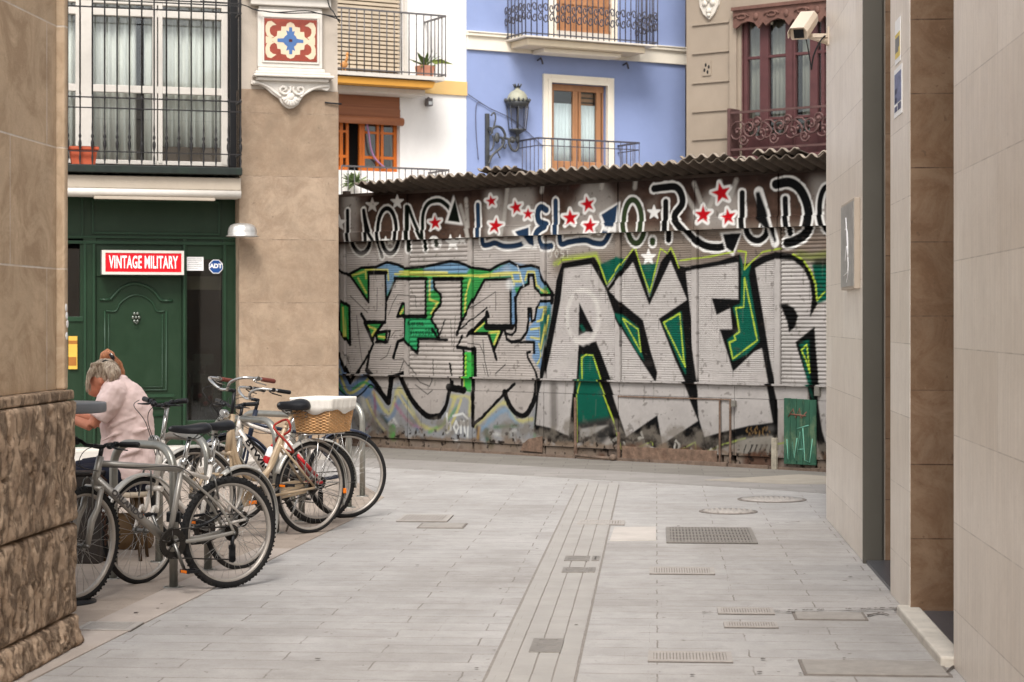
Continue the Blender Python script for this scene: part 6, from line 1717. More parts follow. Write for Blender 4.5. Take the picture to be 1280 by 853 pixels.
    x0 = c['ht'][0]; mb.tube([P(*p) for p in catmull([(x0,c['ht'][1]-.05,.02),(c['post'][0]+.3,c['post'][1]-.01,.026),(c['post'][0]+.02,c['post'][1]-.03,.026),(.16,R+.22,.026),(.03,R+.03,.04),(-.05,R-.02,.045)],5)], .0025, 5) if kind == 'mtb' else None
    mb.build('cables', M_blk, hbm)
    # brakes
    mb = MB()
    for y in (-.03,.03):
        mb.tube([Ms @ Vector((fx_-.03-.0,y*1.7,fz_+R*.62)), Ms @ Vector((fx_-.05,y,fz_+R+.03)), Ms @ Vector((fx_-.05,y*.3,fz_+R+.05))], .006, 6)
    mb.build('front_brake', M_hub, root); mb = MB()
    for y in (-.03,.03): mb.tube([(.10,y*1.5,R+R*.62),(.115,y,R+R*.95),(.11,y*.2,R+R*1.05)], .006, 6)
    mb.build('rear_brake', M_hub, root)
    # drivetrain
    bx_, bz_ = c['bb']; ca = c.get('crank', -1.9); s0 = -1 if c.get('drive', 'l') == 'l' else 1
    sd_ = s0*-1
    mb = MB(); cr_ = c.get('ring', .088); yr = sd_*.045
    mb.lathe([(cr_,-.0015),(cr_+.004,0),(cr_,.0015)], P(bx_,bz_,yr), 44, 'y')if c.get('solidring') else None
    n = 44; vs = []
    ringm = MB(); prof = [(cr_-.036,-.002),(cr_+.003,-.002),(cr_+.003,.002),(cr_-.036,.002)]
    for i in range(n*2):
        an = pi*i/n; tt = .004 if i % 2 else 0
        for j,(q_,y) in enumerate(prof): ro = q_+(tt if j in (1,2) else 0); vs.append((ro*math.cos(an)+bx_*k, yr+y, ro*math.sin(an)+bz_))
    m2 = n*2; fs = [(i*4+j, i*4+(j+1)%4, ((i+1)%m2)*4+(j+1)%4, ((i+1)%m2)*4+j) for i in range(m2) for j in range(4)]
    ringm.add(vs, fs, False)
    for q_ in range(5): an = 2*pi*q_/5+.3; ringm.tube([P(bx_,bz_,yr),(bx_*k+(cr_-.01)*math.cos(an),yr,bz_+(cr_-.01)*math.sin(an))], .007, 5)
    ringm.lathe([(.022,-.04),(.022,.04)], P(bx_,bz_,0), 12, 'y')
    cs = ringm.build('chainring', M_gr, root)
    for s_ in (1,-1):
        mb = MB(); an = ca if s_ == 1 else ca+pi
        e = Vector((bx_*k+.17*math.cos(an), sd_*s_*.075, bz_+.17*math.sin(an))); mb.tube([P(bx_,bz_,sd_*s_*.06), e], [.013,.010], 8)
        pm_ = MB(); ye = e.y+sd_*s_*.055
        mb.build('crank_arm', c.get('crankm', M_hub), root)
        for dx in (-.035,.035): pm_.box(e.x+dx-.006,e.x+dx+.006, ye-.045, ye+.045, e.z-.010, e.z+.010)
        for dy in (-.04,0,.04): pm_.box(e.x-.035,e.x+.035, ye+dy-.006, ye+dy+.006, e.z-.008, e.z+.008)
        pe = pm_.build('pedal', M_blk, root)
        rb = MB(); rb.box(e.x-.0425,e.x-.041, ye-.03, ye+.03, e.z-.008, e.z+.008); rb.box(e.x+.041,e.x+.0425, ye-.03, ye+.03, e.z-.008, e.z+.008); rb.build('pedal_reflector', M_amb, pe)
    mb = MB(); cg = .034
    mb.tube([(0,yr*.9,R+cg),(bx_*k,yr,bz_+cr_)], .0045, 5); mb.tube([(0,yr*.9,R-.16 if kind == 'mtb' else R-cg),(bx_*k,yr,bz_-cr_)], .0045, 5)
    for i in range(1, 12): an = pi/2-pi*i/12; 
    mb.tube([(bx_*k+cr_*math.cos(pi/2-pi*i/12), yr, bz_+cr_*math.sin(pi/2-pi*i/12)) for i in range(13)], .0045, 5)
    mb.tube([(-cg*math.sin(pi*i/8), yr*.9, R+cg*math.cos(pi*i/8)) for i in range(9)], .0045, 5)
    mb.build('chain', M_gr, root)
    mb = MB()
    for i, q_ in enumerate((.05,.043,.036,.03,.025)): mb.lathe([(q_,-.0012),(q_,.0012)], (0,sd_*(.028+.005*i),R), 20, 'y')
    cas = mb.build('sprockets', M_gr, root)
    if kind == 'mtb':
        mb = MB(); y = sd_*.05
        mb.tube([(0,y,R-.01),(.01,y,R-.06),(-.005,y,R-.09)], .012, 6); mb.box(-.012,.03,y-.004,y+.004,R-.17,R-.07)
        mb.lathe([(.022,-.004),(.022,.004)], (.012,y,R-.085), 12, 'y'); mb.lathe([(.022,-.004),(.022,.004)], (.008,y,R-.155), 12, 'y'); mb.build('rear_derailleur', M_blk, root)
    # mudguards
    if c.get('guard'):
        for front in (0,1):
            a0, a1 = (35, 200) if not front else (20, 160)
            if c.get('guard_arc') and not front: a0, a1 = c['guard_arc']
            mb = MB(); n = 28; vs = []; RR = R+.018; cx = 0 if not front else fx_
            for i in range(n+1):
                an = math.radians(a0+(a1-a0)*i/n)
                for (y, dr) in ((-.028,-.014),(-.02,-.002),(0,.005),(.02,-.002),(.028,-.014)): vs.append((cx+(RR+dr)*math.cos(an), y, R+(RR+dr)*math.sin(an)))
            fs = [(i*5+j, i*5+j+1, (i+1)*5+j+1, (i+1)*5+j) for i in range(n) for j in range(4)]
            mb.add(vs, fs, True, Ms if front else None)
            gd = mb.build('mudguard', c['guard'], root, solid=.0015)
            mb = MB()
            for q_ in (a0+25, a1-12) if front else (120, a1-8) if a1 > 130 else (80, a1-5):
                an = math.radians(q_)
                for y in (-.03,.03): mb.tube([(cx,y*1.6,R),(cx+(RR-.01)*math.cos(an),y,R+(RR-.01)*math.sin(an))], .0025, 4, M=Ms if front else None)
            mb.build('mudguard_stay', M_chrome, gd)
    if c.get('rack'):
        mb = MB(); z = 2*R+.055; xr0, xr1 = -.32, .12
        for y in (-.06,.06): mb.tube([(xr1,y*.5,z),(xr1-.04,y,z),(xr0+.04,y,z),(xr0,y*.5,z)], .006, 6)
        mb.tube([(xr0,-.03,z),(xr0,.03,z)], .006, 6)
        for x in (-.25,-.17,-.09,-.01,.06): mb.tube([(x,-.06,z),(x,.06,z)], .004, 5)
        for y in (-.06,.06):
            mb.tube([(-.22,y,z),(-.02,y,R+.02)], .005, 6); mb.tube([(-.03,y,z),(.01,y,R+.02)], .005, 6)
        mb.tube([(.1,0,z),(c['post'][0]*k,0,c['post'][1]-.1)], .005, 6)
        mb.build('rear_rack', c['rack'], root)
    if c.get('rearlight'):
        mb = MB(); x, z = c['rearlight']; mb.box(x-.012,x+.012,-.03,.03,z-.02,z+.02); mb.build('rear_reflector', c.get('rl_m', M_amb), root, bevel=.004)
    if c.get('spokeref'):
        mb = MB()
        for (x, z) in c['spokeref']: mb.box(x-.03,x+.03,-.008,.008,z-.011,z+.011, M=Matrix.Rotation(0,4,'Y'))
        mb.build('spoke_reflector', M_amb, root, bevel=.003)
    if c.get('bottle'):
        x, z = c['bottle']; mb = MB(); Mb = Matrix.Translation((x*k,0,z)) @ Matrix.Rotation(-.45,4,'Y')
        mb.lathe([(.034,0),(.036,.01),(.036,.14),(.028,.155),(.02,.16)], n=16, M=Mb); bo = mb.build('bottle', M_wt, root)
        mb = MB(); mb.lathe([(.0365,.02),(.0372,.025),(.0372,.07),(.0365,.075)], n=16, M=Mb, cap=False); mb.lathe([(.024,.16),(.02,.18),(.008,.195)], n=12, M=Mb); mb.build('bottle_cap', M_red, bo)
    if c.get('stand_'):
        mb = MB(); mb.tube([(.04*k+.0,-.05,R),(.1,-.16,.01)], .008, 6); mb.build('kickstand', M_chrome, root)
    if c.get('lamp'):
        mb = MB(); p_ = ht+Vector((.07,0,.02)); mb.lathe([(.02,-.05),(.035,-.02),(.038,.01),(.036,.012)], (0,0,0), 14, 'x', M=Ms @ Matrix.Translation(p_)); mb.build('headlamp', M_chrome, root)
    return root, Ms, sf, k
mtbF = lambda: [([(.87,.81),(.88,.80)], .01)]
A_cfg = dict(R=.332, ty=.023, kind='mtb', fm=M_silv, ht=(.865,.815), hb=(.895,.675), saddle=(.27,.945), post=(.315,.76), bb=(.415,.30), bar='flat', stem=.075, reach=.07, shifter=1, crank=-1.95, ring=.085, forkm=M_silv, barm=M_blk,
    frame=[([(.86,.825),(.90,.665)], .022), ([(.87,.785),(.33,.725)], .019), ([(.888,.70),(.415,.30)], .025), ([(.415,.30),(.318,.765)], .0175), ([(.33,.70,.02),(.10,.50,.045),(.0,.335,.055)], .009), ([(.33,.70,-.02),(.10,.50,-.045),(.0,.335,-.055)], .009),
           ([(.40,.30,.03),(.2,.31,.045),(0,.335,.055)], .012), ([(.40,.30,-.03),(.2,.31,-.045),(0,.335,-.055)], .012)],
    decal=('ORLANDO', (.80,.626), (.60,.457), .05, mat('dark_decal', S(74,70,68), .5), 0, .025, None))
A_cfg['decal'] = ('ORLANDO', (.80,.626), (.60,.457), .045, mat('dark_decal', S(74,70,68), .5), .025, None)
bA, MsA, sfA, kA = bicycle((286,735), (98,755), 'silver mountain bike with knobbly tyres, nearest to the viewer', A_cfg, steer=.36)
B_cfg = dict(R=.325, ty=.017, kind='hyb', fm=M_wfr, ht=(.80,.84), hb=(.86,.60), saddle=(.25,.915), post=(.30,.70), bb=(.42,.29), bar='flat', bw=.62, stem=.24, reach=.05, shifter=1, crank=.4, guard=M_pgrey, barm=M_blk, guard_arc=(60,225), spokeref=[(-.12,.42)], stemm=M_chrome, forkm=M_wfr,
    frame=[([(.795,.86),(.865,.59)], .021), ([(.83,.72),(.33,.60)], .014), ([(.85,.64),(.42,.29)], .02), ([(.42,.29),(.30,.71)], .016), ([(.34,.56,.02),(0,.325,.055)], .008), ([(.34,.56,-.02),(0,.325,-.055)], .008), ([(.42,.29,.02),(0,.325,.055)], .009), ([(.42,.29,-.02),(0,.325,-.055)], .009)], lamp=1)
bicycle((300,712), (176,730), 'white bicycle with slim tyres and grey mudguards, second from the viewer', B_cfg, steer=.05)
C_cfg = dict(R=.345, ty=.018, kind='city', fm=M_beige, ht=(.705,.90), hb=(.735,.67), saddle=(.165,.95), post=(.23,.80), bb=(.46,.30), bar='swept', stem=.20, reach=.06, crank=2.6, guard=M_pgrey, grip=M_bgrip, barm=M_chrome, lever=M_chrome, rack=M_chrome, stemm=M_blk, guard_arc=(20,205), rearlight=(-.33,.30), lamp=1, stand_=1,
    frame=[([(.70,.92),(.738,.65)], .024), ([(.71,.84),(.685,.66),(.63,.53),(.55,.46),(.46,.445),(.38,.50),(.31,.62),(.26,.73)], .024), ([(.73,.70),(.67,.52),(.57,.37),(.46,.30)], .019), ([(.46,.30),(.36,.55),(.225,.81)], .019), ([(.29,.68,.02),(0,.345,.055)], .009), ([(.29,.68,-.02),(0,.345,-.055)], .009), ([(.46,.30,.02),(0,.345,.055)], .010), ([(.46,.30,-.02),(0,.345,-.055)], .010)])
bC, MsC, sfC, kC = bicycle((388,667), (246,682), 'beige step through city bike with brown grips and a wicker basket on its rack', C_cfg, steer=-.15)
# chain case, red lock and straps of the city bike
mb = MB(); P = [(-.02,.30),(.1,.285),(.46*kC+.1,.235),(.46*kC+.13,.30),(.46*kC+.1,.375),(.1,.40),(-.02,.38)]
mb.prism(P[::-1], -.062, -.052); cc = mb.build('chain_guard', M_beige, bC, bevel=.006)
mb = MB()
lk = [(.25*kC,.05,.86),(.24*kC,.06,.78),(.27*kC,-.05,.72),(.24*kC,-.04,.66),(.2*kC,.05,.62),(.26*kC,.05,.70),(.3*kC,-.04,.80),(.25*kC,-.05,.84)]
mb.tube(catmull(lk,5,True), .009, 7, closed=True); tag(mb.build('lock_chain', mat('red_lock_sleeve', S(150,48,36), .6, 0, .4, 40)), 'red sleeved chain lock wound under the beige bike saddle', 'bicycle lock')
ol = bpy.data.objects['lock_chain']; ol.matrix_world = Matrix.Translation(bC.location) @ Matrix.Rotation(bC.rotation_euler.z,4,'Z')
D_cfg = dict(R=.325, ty=.024, kind='mtb', fm=M_wfr, ht=(.725,.85), hb=(.75,.73), saddle=(.22,.90), post=(.27,.74), bb=(.39,.30), bar='flat', stem=.09, reach=.08, shifter=1, crank=.6, guard=M_pgrey, barm=M_blk, guard_arc=(60,190), bottle=(.50,.47), forkm=M_chrome,
    frame=[([(.72,.86),(.753,.71)], .021), ([(.73,.82),(.28,.68)], .016), ([(.742,.76),(.39,.30)], .026), ([(.39,.30),(.27,.75)], .017), ([(.29,.66,.02),(0,.325,.055)], .009), ([(.29,.66,-.02),(0,.325,-.055)], .009), ([(.39,.30,.02),(0,.325,.055)], .011), ([(.39,.30,-.02),(0,.325,-.055)], .011)],
    decal=('BTWIN', (.68,.679), (.49,.431), .055, M_blk, .026, None))
bD, MsD, sfD, kD = bicycle((398,655), (262,664), 'white trail bike with black lettering on its down tube, behind the beige bike', D_cfg, steer=.1)
mb = MB()
for y in (-.062,.062): mb.tube([(.22*kD,y*.55,.55),(.05*kD,y,.38)], .014, 8); mb.tube([(.3*kD,y*.8,.31),(.0*kD,y,.33)], .013, 8)
mb.build('red_stay_guard', M_red, bD)
E_cfg = dict(R=.35, ty=.020, kind='hyb', fm=M_bkfr, ht=(.80,.88), hb=(.86,.64), saddle=(.24,.92), post=(.30,.74), bb=(.43,.29), bar='swept', stem=.1, reach=.06, crank=.9, guard=M_bkfr, guard_arc=(55,125), barm=M_chrome,
    frame=[([(.795,.89),(.865,.62)], .02), ([(.82,.78),(.32,.68)], .015), ([(.85,.68),(.43,.29)], .018), ([(.43,.29),(.30,.75)], .016), ([(.33,.66,.02),(0,.35,.055)], .008), ([(.33,.66,-.02),(0,.35,-.055)], .008), ([(.43,.29,.02),(0,.35,.055)], .009), ([(.43,.29,-.02),(0,.35,-.055)], .009)])
bicycle((433,648), (290,655), 'dark blue bicycle with black mudguard, farthest in the row', E_cfg, steer=0)
# saddle bag / lock on the mountain bike
mb = MB(); mb.box(-.04,.04,-.035,.035,-.03,.03); 
q_ = empty('cable_lock', (0,0,0), 0, 'black cable lock with square head clamped to the nearest stand leg', 'bicycle lock')
gx, gy = ground(217,735); q_.location = (gx, gy-.03, .0)
mb.v = [(x+.01, y-.02, z+.43) for x, y, z in mb.v]; mb.build('lock_head', M_blk, q_, bevel=.006)
mb = MB(); mb.tube(catmull([(.03,-.02,.43),(.09,-.05,.36),(.22,-.06,.40),(.30,0,.46),(.2,.05,.44),(.06,.05,.42),(0,.02,.43)],6), .009, 7); mb.build('cable_loop', M_blk, q_)
mb = MB(); q2 = empty('chain_lock', (0,0,0), 0, 'rusty chain lock hanging beside the front wheel of the silver bike', 'bicycle lock')
x, y = ground(131,742); q2.location = (x, y, 0)
for i in range(14):
    z = .64-i*.026; a = (i % 2)*pi/2; mb.tube([(.012*math.cos(t)*math.cos(a)+.01*math.sin(i*.7), .012*math.cos(t)*math.sin(a), z+.02*math.sin(t)) for t in [2*pi*j/10 for j in range(10)]], .004, 5, closed=True)
mb.tube([(.01*math.cos(0),0,.66),(-.03,-.02,.70),(-.08,-.01,.70)], .006, 6)
mb.build('chain_links', mat('rusty_chain', S(84,58,44), .7, .5, .3), q2)
# basket with cloth liner, on the city bike's rack
zr = 2*.345+.066
BK = empty('wicker_basket', bC.location, bC.rotation_euler.z, 'wicker basket with a white cloth liner on the rack of the beige bike', 'basket')
BK.location = bC.matrix_world @ Vector((0,0,0)) if False else bC.location
_c, _s = math.cos(bC.rotation_euler.z), math.sin(bC.rotation_euler.z)
BK.location.x += -.13*_c; BK.location.y += -.13*_s; BK.rotation_euler.z += .34
BK.location.z = zr
Mw = mat('wicker', S(204,160,112), .75, 0, .3, 25)
mb = MB(); cx = 0; hb_, ht_ = .165, .20; wb_, wt_ = .135, .165
H = .235; nrow = 22; ncol = 44
def rect(t, n, q):      # rounded rectangle ring
    hx = hb_+(ht_-hb_)*t; hy = wb_+(wt_-wb_)*t; pts = []
    per = 4*(hx+hy)
    for i in range(n):
        s_ = (i+.5*0)/n*per; 
        if s_ < 2*hx: p = (-hx+s_, -hy, 0,-1)
        elif s_ < 2*hx+2*hy: p = (hx, -hy+s_-2*hx, 1,0)
        elif s_ < 4*hx+2*hy: p = (hx-(s_-2*hx-2*hy), hy, 0,1)
        else: p = (-hx, hy-(s_-4*hx-2*hy), -1,0)
        pts.append(p)
    return pts
N = 200
for r in range(nrow):
    t = r/(nrow-1); pts = []
    for i,(x,y,nx,ny) in enumerate(rect(t,N,0)):
        w_ = .0035*math.sin(pi*i/2.0+pi*(r % 2)+.0001)*1.0
        w_ = .0062*math.sin(2*pi*i*(ncol/2)/N + pi*(r % 2)); pts.append((cx+x+nx*w_, y+ny*w_, .006+H*t))
    mb.tube(pts, .0053, 5, closed=True)
for i,(a_,b_2) in enumerate(zip(rect(0,ncol,0), rect(1,ncol,0))): mb.tube([(cx+a_[0],a_[1],0),(cx+b_2[0],b_2[1],H+.01)], .0042, 5)
mb.box(cx-hb_,cx+hb_,-wb_,wb_,.0,.008)
mb.build('wicker_body', Mw, BK)
M_cl = mat('white_cotton', S(228,222,212), .9, 0, .03, 5, bmp=.3, bsc=12)
vs = []; lev = [(.20,-.012),(.62,-.006),(.97,.0),(1.03,.004),(1.07,.010),(1.05,.013),(.97,.012),(.80,.014),(.64,.015)]
N2 = 160
rng = np.random.RandomState(3)
for k_,(t,o_) in enumerate(lev):
    for i,(x,y,nx,ny) in enumerate(rect(t,N2,0)):
        s_ = i/N2*2*pi; outer = k_ >= 5
        oo = o_+(.0016*math.sin(s_*19+k_*.6)+.001*math.sin(s_*31+1) if outer else 0)*(1 if k_ > 5 else .4)
        zz = H*t+(.004*math.sin(s_*9)+.018*math.sin(s_*4+.6) if k_ == 8 else 0)
        vs.append((cx+x+nx*oo, y+ny*oo, .008+zz))
fs = [(k_*N2+i, k_*N2+(i+1)%N2, (k_+1)*N2+(i+1)%N2, (k_+1)*N2+i) for k_ in range(len(lev)-1) for i in range(N2)]
MB().add(vs, fs, True).build('cloth_liner', M_cl, BK, solid=.003)
mb = MB(); mb.box(cx-.17,cx+.17,-.14,.14,.09,.105); mb.build('liner_floor', M_cl, BK)
# ================================================================= two seated women
M_skin = mat('skin', S(196,128,100), .5, 0, .08, 14)
def hairmat(name, a, b):
    m, t, bs, out = nt(name); co = objco(t); n1 = noise(t, co, 14, 6, .6, 8, 8, 1.2); n2 = noise(t, co, 60, 4, .6, 3, 3, .5)
    c = mixc(t, ramp(t, n1, .3, .7), a, b); t.links.new(c, bs.inputs['Base Color']); bs.inputs['Roughness'].default_value = .45
    bump(t, bs, n2, .7, .01); return m
M_hg = hairmat('grey_blond_hair', S(96,70,50), S(218,200,176)); M_ho = hairmat('auburn_hair', S(110,58,34), S(206,138,92)); 
M_pink = mat('pale_pink_cotton', S(232,206,199), .85, 0, .05, 4, bmp=.3, bsc=9); M_navy = mat('navy_cloth', S(24,26,40), .85, 0, .15, 10, bmp=.3, bsc=14)
def hand(mb, W, fwd, side, s=1.0):
    """W wrist, fwd direction of the fingers, side direction of the thumb"""
    fwd = fwd.normalized(); side = (side-fwd*side.dot(fwd)).normalized(); dn = fwd.cross(side)
    mb.tube([W-fwd*.01, W+fwd*.03*s, W+fwd*.085*s], [.024*s,.036*s,.038*s], 10, sq=1)
    for i, (o_, l) in enumerate(((.028,.072),(.010,.08),(-.009,.074),(-.026,.058))):
        b_ = W+fwd*.078*s+side*o_*s; k = Vector((0,0,-1))
        mb.tube([b_, b_+fwd*l*.45*s+side*o_*.15+k*.008, b_+fwd*l*.8*s+k*.026, b_+fwd*l*.92*s+k*.042], [.0095*s,.0088*s,.008*s,.006*s], 7)
    b_ = W+fwd*.025*s+side*.025*s; mb.tube([b_, b_+fwd*.03*s+side*.028*s, b_+fwd*.062*s+side*.034*s+Vector((0,0,-.012))], [.013*s,.011*s,.008*s], 7)
def woman(loc, label, shirt, pants, hair, who):
    r = empty('person', loc, 0, label, 'person')
    V = Vector
    # --- body: one skinned surface
    mb = MB()
    mb.loft([(-.03,0,.50,.17,.15),(-.03,0,.60,.175,.14),(-.03,0,.74,.13,.10),(-.035,0,.9,.14,.105),(-.05,0,1.05,.13,.105),(-.075,0,1.15,.095,.095),(-.10,0,1.20,.06,.06)])
    nb, hc = V((-.10,.0,1.17)), V((-.20,.01,1.215))
    mb.tube([nb, V((-.135,.0,1.205)), V((-.165,.0,1.215))], [.062,.054,.056], 12)
    mb.ball(hc, (.088,.076,.105), 14)
    jaw = V((-.245,.012,1.145)); mb.ball(jaw, (.058,.056,.062), 10); mb.ball(V((-.272,.012,1.118)), (.028,.03,.024), 8)
    mb.tube([V((-.285,.012,1.205)), V((-.308,.012,1.178)), V((-.293,.012,1.165))], [.009,.014,.009], 8)        # nose
    for y in (-.018,.042): mb.ball((-.281,y,1.198), (.013,.014,.012), 6)                                       # eyes
    mb.tube([(-.292,-.006,1.143),(-.298,.012,1.142),(-.292,.03,1.143)], .007, 6)                               # mouth
    for y in (-.072,.094): mb.ball((-.195,y,1.195), (.018,.010,.028), 8)                                       # ears
    for s_ in (-1, 1):                                                                                         # arms
        sh = V((-.09,.135*s_,1.10)); el = V((-.235,.19*s_,.90)); wr = V((-.44,.10*s_,.965))
        mb.tube([sh, sh.lerp(el,.5), el], [.052,.044,.035], 10); mb.tube([el, el.lerp(wr,.35), wr], [.035,.033,.022], 10)
        hand(mb, wr, V((-.9,-.15*s_,-.12)), V((0,-s_,.1)))
        hp = V((-.06,.095*s_,.56)); kn = V((-.42,.13*s_,.545)); an = V((-.38,.13*s_,.10))                       # legs
        mb.tube([hp, hp.lerp(kn,.5), kn], [.092,.08,.058], 12); mb.tube([kn, kn.lerp(an,.3), kn.lerp(an,.7), an], [.056,.056,.042,.033], 10)
        mb.tube([an+V((.05,0,-.045)), an+V((0,0,-.055)), an+V((-.10,0,-.065)), an+V((-.16,0,-.07))], [.032,.036,.032,.02], 10)
    mb.build('body', M_skin, r, remesh=.007)
    # --- clothes
    mb = MB()
    mb.loft([(-.03,0,.545,.195,.175),(-.03,0,.60,.20,.175),(-.028,0,.70,.178,.15),(-.03,0,.82,.168,.142),(-.035,0,.93,.178,.148),(-.05,0,1.04,.172,.152),(-.065,0,1.11,.145,.150),(-.082,0,1.165,.112,.115),(-.10,0,1.205,.074,.078),(-.108,0,1.222,.064,.066)])
    for s_ in (-1,1):
        sh = V((-.085,.125*s_,1.115)); el = V((-.225,.19*s_,.915)); mb.tube([sh-V((-.02,.03*s_,-.01)), sh+V((0,.012*s_,.005)), sh.lerp(el,.3)+V((0,.012*s_,0)), sh.lerp(el,.8)], [.074,.083,.082,.070], 12)
    for (a,b,c_,d) in ((-.15,-.16,.98,.02),(-.05,-.165,.93,.016),(.05,-.14,.86,.018),(-.1,-.165,.84,.014),(.0,-.17,.72,.018)):    # folds
        mb.tube([(a-.09,b+.022,c_-.05),(a,b+.016,c_),(a+.10,b+.03,c_+.03)], [d*.3,d*.8,d*.3], 8)
    so2 = mb.build('shirt', shirt, r, remesh=.008)
    tx = bpy.data.textures.new('cloth_folds', 'CLOUDS'); tx.noise_scale = .085; tx.noise_depth = 2
    dm = so2.modifiers.new('folds', 'DISPLACE'); dm.texture = tx; dm.strength = .03; dm.mid_level = .36
    mb = MB()
    mb.loft([(-.04,0,.46,.165,.17),(-.035,0,.52,.195,.178),(-.03,0,.60,.185,.165)])
    for s_ in (-1,1):
        hp = V((-.05,.095*s_,.555)); kn = V((-.42,.13*s_,.55)); an = V((-.385,.13*s_,.17))
        mb.tube([hp, hp.lerp(kn,.5), kn], [.105,.092,.073], 12); mb.tube([kn, kn.lerp(an,.5), an], [.072,.066,.058], 10)
    mb.build('trousers', pants, r, remesh=.01)
    # shoes
    for s_ in (-1,1):
        mb = MB(); an = V((-.38,.13*s_,.10)); mb.tube([an+V((.065,0,-.055)), an+V((0,0,-.05)), an+V((-.08,0,-.06)), an+V((-.175,0,-.072)), an+V((-.185,0,-.075))], [.03,.043,.042,.028,.01], 10)
        mb.build('shoe', M_blk, r, remesh=.008)
    # --- hair
    mb = MB()
    mb.ball(hc+V((.022,.0,.030)), (.098,.090,.094), 14)
    if who == 1:
        mb.tube([V((-.235,-.05,1.29)), V((-.27,-.055,1.24)), V((-.285,-.05,1.19)), V((-.29,-.045,1.15))], [.03,.022,.014,.005], 8)
        mb.tube([V((-.235,.06,1.29)), V((-.275,.062,1.22)), V((-.28,.06,1.16))], [.03,.018,.006], 8)
        mb.tube([V((-.17,-.04,1.31)), V((-.155,-.055,1.305)), V((-.12,-.07,1.28)), V((-.09,-.082,1.245)), V((-.075,-.09,1.215))], [.022,.024,.040,.038,.014], 10)
        mb.tube([V((-.16,-.05,1.30)), V((-.14,-.09,1.27)), V((-.12,-.10,1.225)), V((-.12,-.10,1.19))], [.022,.028,.024,.008], 10)
        for i in range(9):
            a = -1.1+i*.26; p0 = hc+V((-.07+.01*i*.3,-.088*math.cos(a*.6),.03+.065*math.cos(a))); mb.tube([p0, p0.lerp(V((-.165,-.055,1.305)),.55)+V((0,-.012,.012)), V((-.165,-.052,1.305))], [.006,.008,.01], 6)
    else:
        mb.tube([V((-.215,-.02,1.31)), V((-.20,-.03,1.345)), V((-.165,-.03,1.36)), V((-.125,-.03,1.345)), V((-.11,-.03,1.32))], [.026,.036,.042,.034,.02], 10)
        mb.tube([V((-.12,-.04,1.33)), V((-.07,-.05,1.29)), V((-.035,-.055,1.23)), V((-.02,-.055,1.17))], [.03,.036,.032,.012], 10)
        mb.tube([V((-.14,-.06,1.32)), V((-.09,-.08,1.27)), V((-.05,-.085,1.20))], [.02,.026,.01], 10)
    mb.build('hair', hair, r, remesh=.006)
    st = MB(); rs = random.Random(who); knot = V((-.165,-.058,1.305)) if who == 1 else V((-.13,-.05,1.335))
    for i in range(150):
        th = rs.uniform(.15, 2.0); ph = rs.uniform(0, 2*pi); rx_, ry_, rz2 = .100,.092,.096
        d0 = V((math.sin(th)*math.cos(ph), math.sin(th)*math.sin(ph), math.cos(th)))
        if d0.x < -.75 and d0.z < .1: continue
        c0 = hc+V((.022,0,.030)); k0 = (knot-c0).normalized(); P = []
        for j in range(7):
            q_ = j/6*.96; d_ = (d0.lerp(k0, q_)).normalized(); P.append(c0+V((d_.x*rx_, d_.y*ry_, d_.z*rz2))*(1.0+.012*rs.random()))
        st.tube(P, [.0012]+[.0026]*5+[.0018], 4)
    for i in range(46):
        if who == 1: a_, b_2, c_2 = V((-.15,-.062,1.30)), V((-.11,-.10,1.26)), V((-.08-rs.random()*.05,-.105,1.20-rs.random()*.03))
        else: a_, b_2, c_2 = V((-.11,-.06,1.34)), V((-.055,-.085,1.28)), V((-.02-rs.random()*.04,-.08,1.18-rs.random()*.04))
        j_ = lambda s_: V((rs.gauss(0,s_), rs.gauss(0,s_), rs.gauss(0,s_)))
        st.tube(catmull([tuple(a_+j_(.006)), tuple(b_2+j_(.014)), tuple(c_2+j_(.012))], 4), .0022, 4)
    for i in range(40):
        ph = rs.uniform(-1.0, .5); a_ = hc+V((-.055+.02*rs.random(), -.088, .05+.03*ph)); b_2 = a_+V((-.03,-.006,-.05)); c_2 = a_+V((-.045+.03*rs.random(),.006,-.10-.03*rs.random()))
        st.tube(catmull([tuple(a_), tuple(b_2), tuple(c_2)], 4), .0022, 4)
    st.build('hair_strands', hair, r)
    if who == 1:
        mb = MB(); mb.tube([V((-.166,-.055,1.305))+V((.024*math.cos(t),.0,.024*math.sin(t))) for t in [2*pi*j/12 for j in range(12)]], .007, 6, closed=True); mb.build('hair_tie', M_blk, r)
    else:
        mb = MB(); mb.tube([(-.135,-.06,1.36),(-.115,-.075,1.345),(-.095,-.08,1.315)], [.012,.018,.01], 8); mb.build('hair_clip', M_blk, r)
        mb = MB(); mb.tube([(-.13,-.078,1.368),(-.105,-.09,1.352)], .005, 6); mb.build('clip_shine', M_chrome, r)
    return r
def atp(px, Y): return ((px-VX)/F*Y, Y, 0)
w1 = woman(atp(165,13.35), 'woman with grey blond ponytail in a pale pink shirt, bent over the table', M_pink, M_navy, M_hg, 1)
w2 = woman(atp(166,14.0), 'woman with auburn hair held up by a black clip, behind the one in pink', mat('rose_cotton', S(196,170,164), .9), M_navy, M_ho, 2)
w2.scale = (.80,.85,1.0); w2.location.x -= .04
def stool(loc, label):
    r = empty('stool', loc, 0, label, 'stool'); mb = MB(); mb.lathe([(.17,.425),(.18,.43),(.18,.455),(.165,.462),(.001,.462)], n=28); mb.build('seat', mat('pale_stool_seat', S(196,180,158), .6, 0, .1), r)
    for i in range(4):
        a = pi/4+i*pi/2; mb = MB(); mb.tube([(.12*math.cos(a),.12*math.sin(a),.425),(.17*math.cos(a),.17*math.sin(a),0)], [.016,.012], 8); mb.build('leg', mat('dark_stool_leg', S(84,66,46), .6), r)
    return r
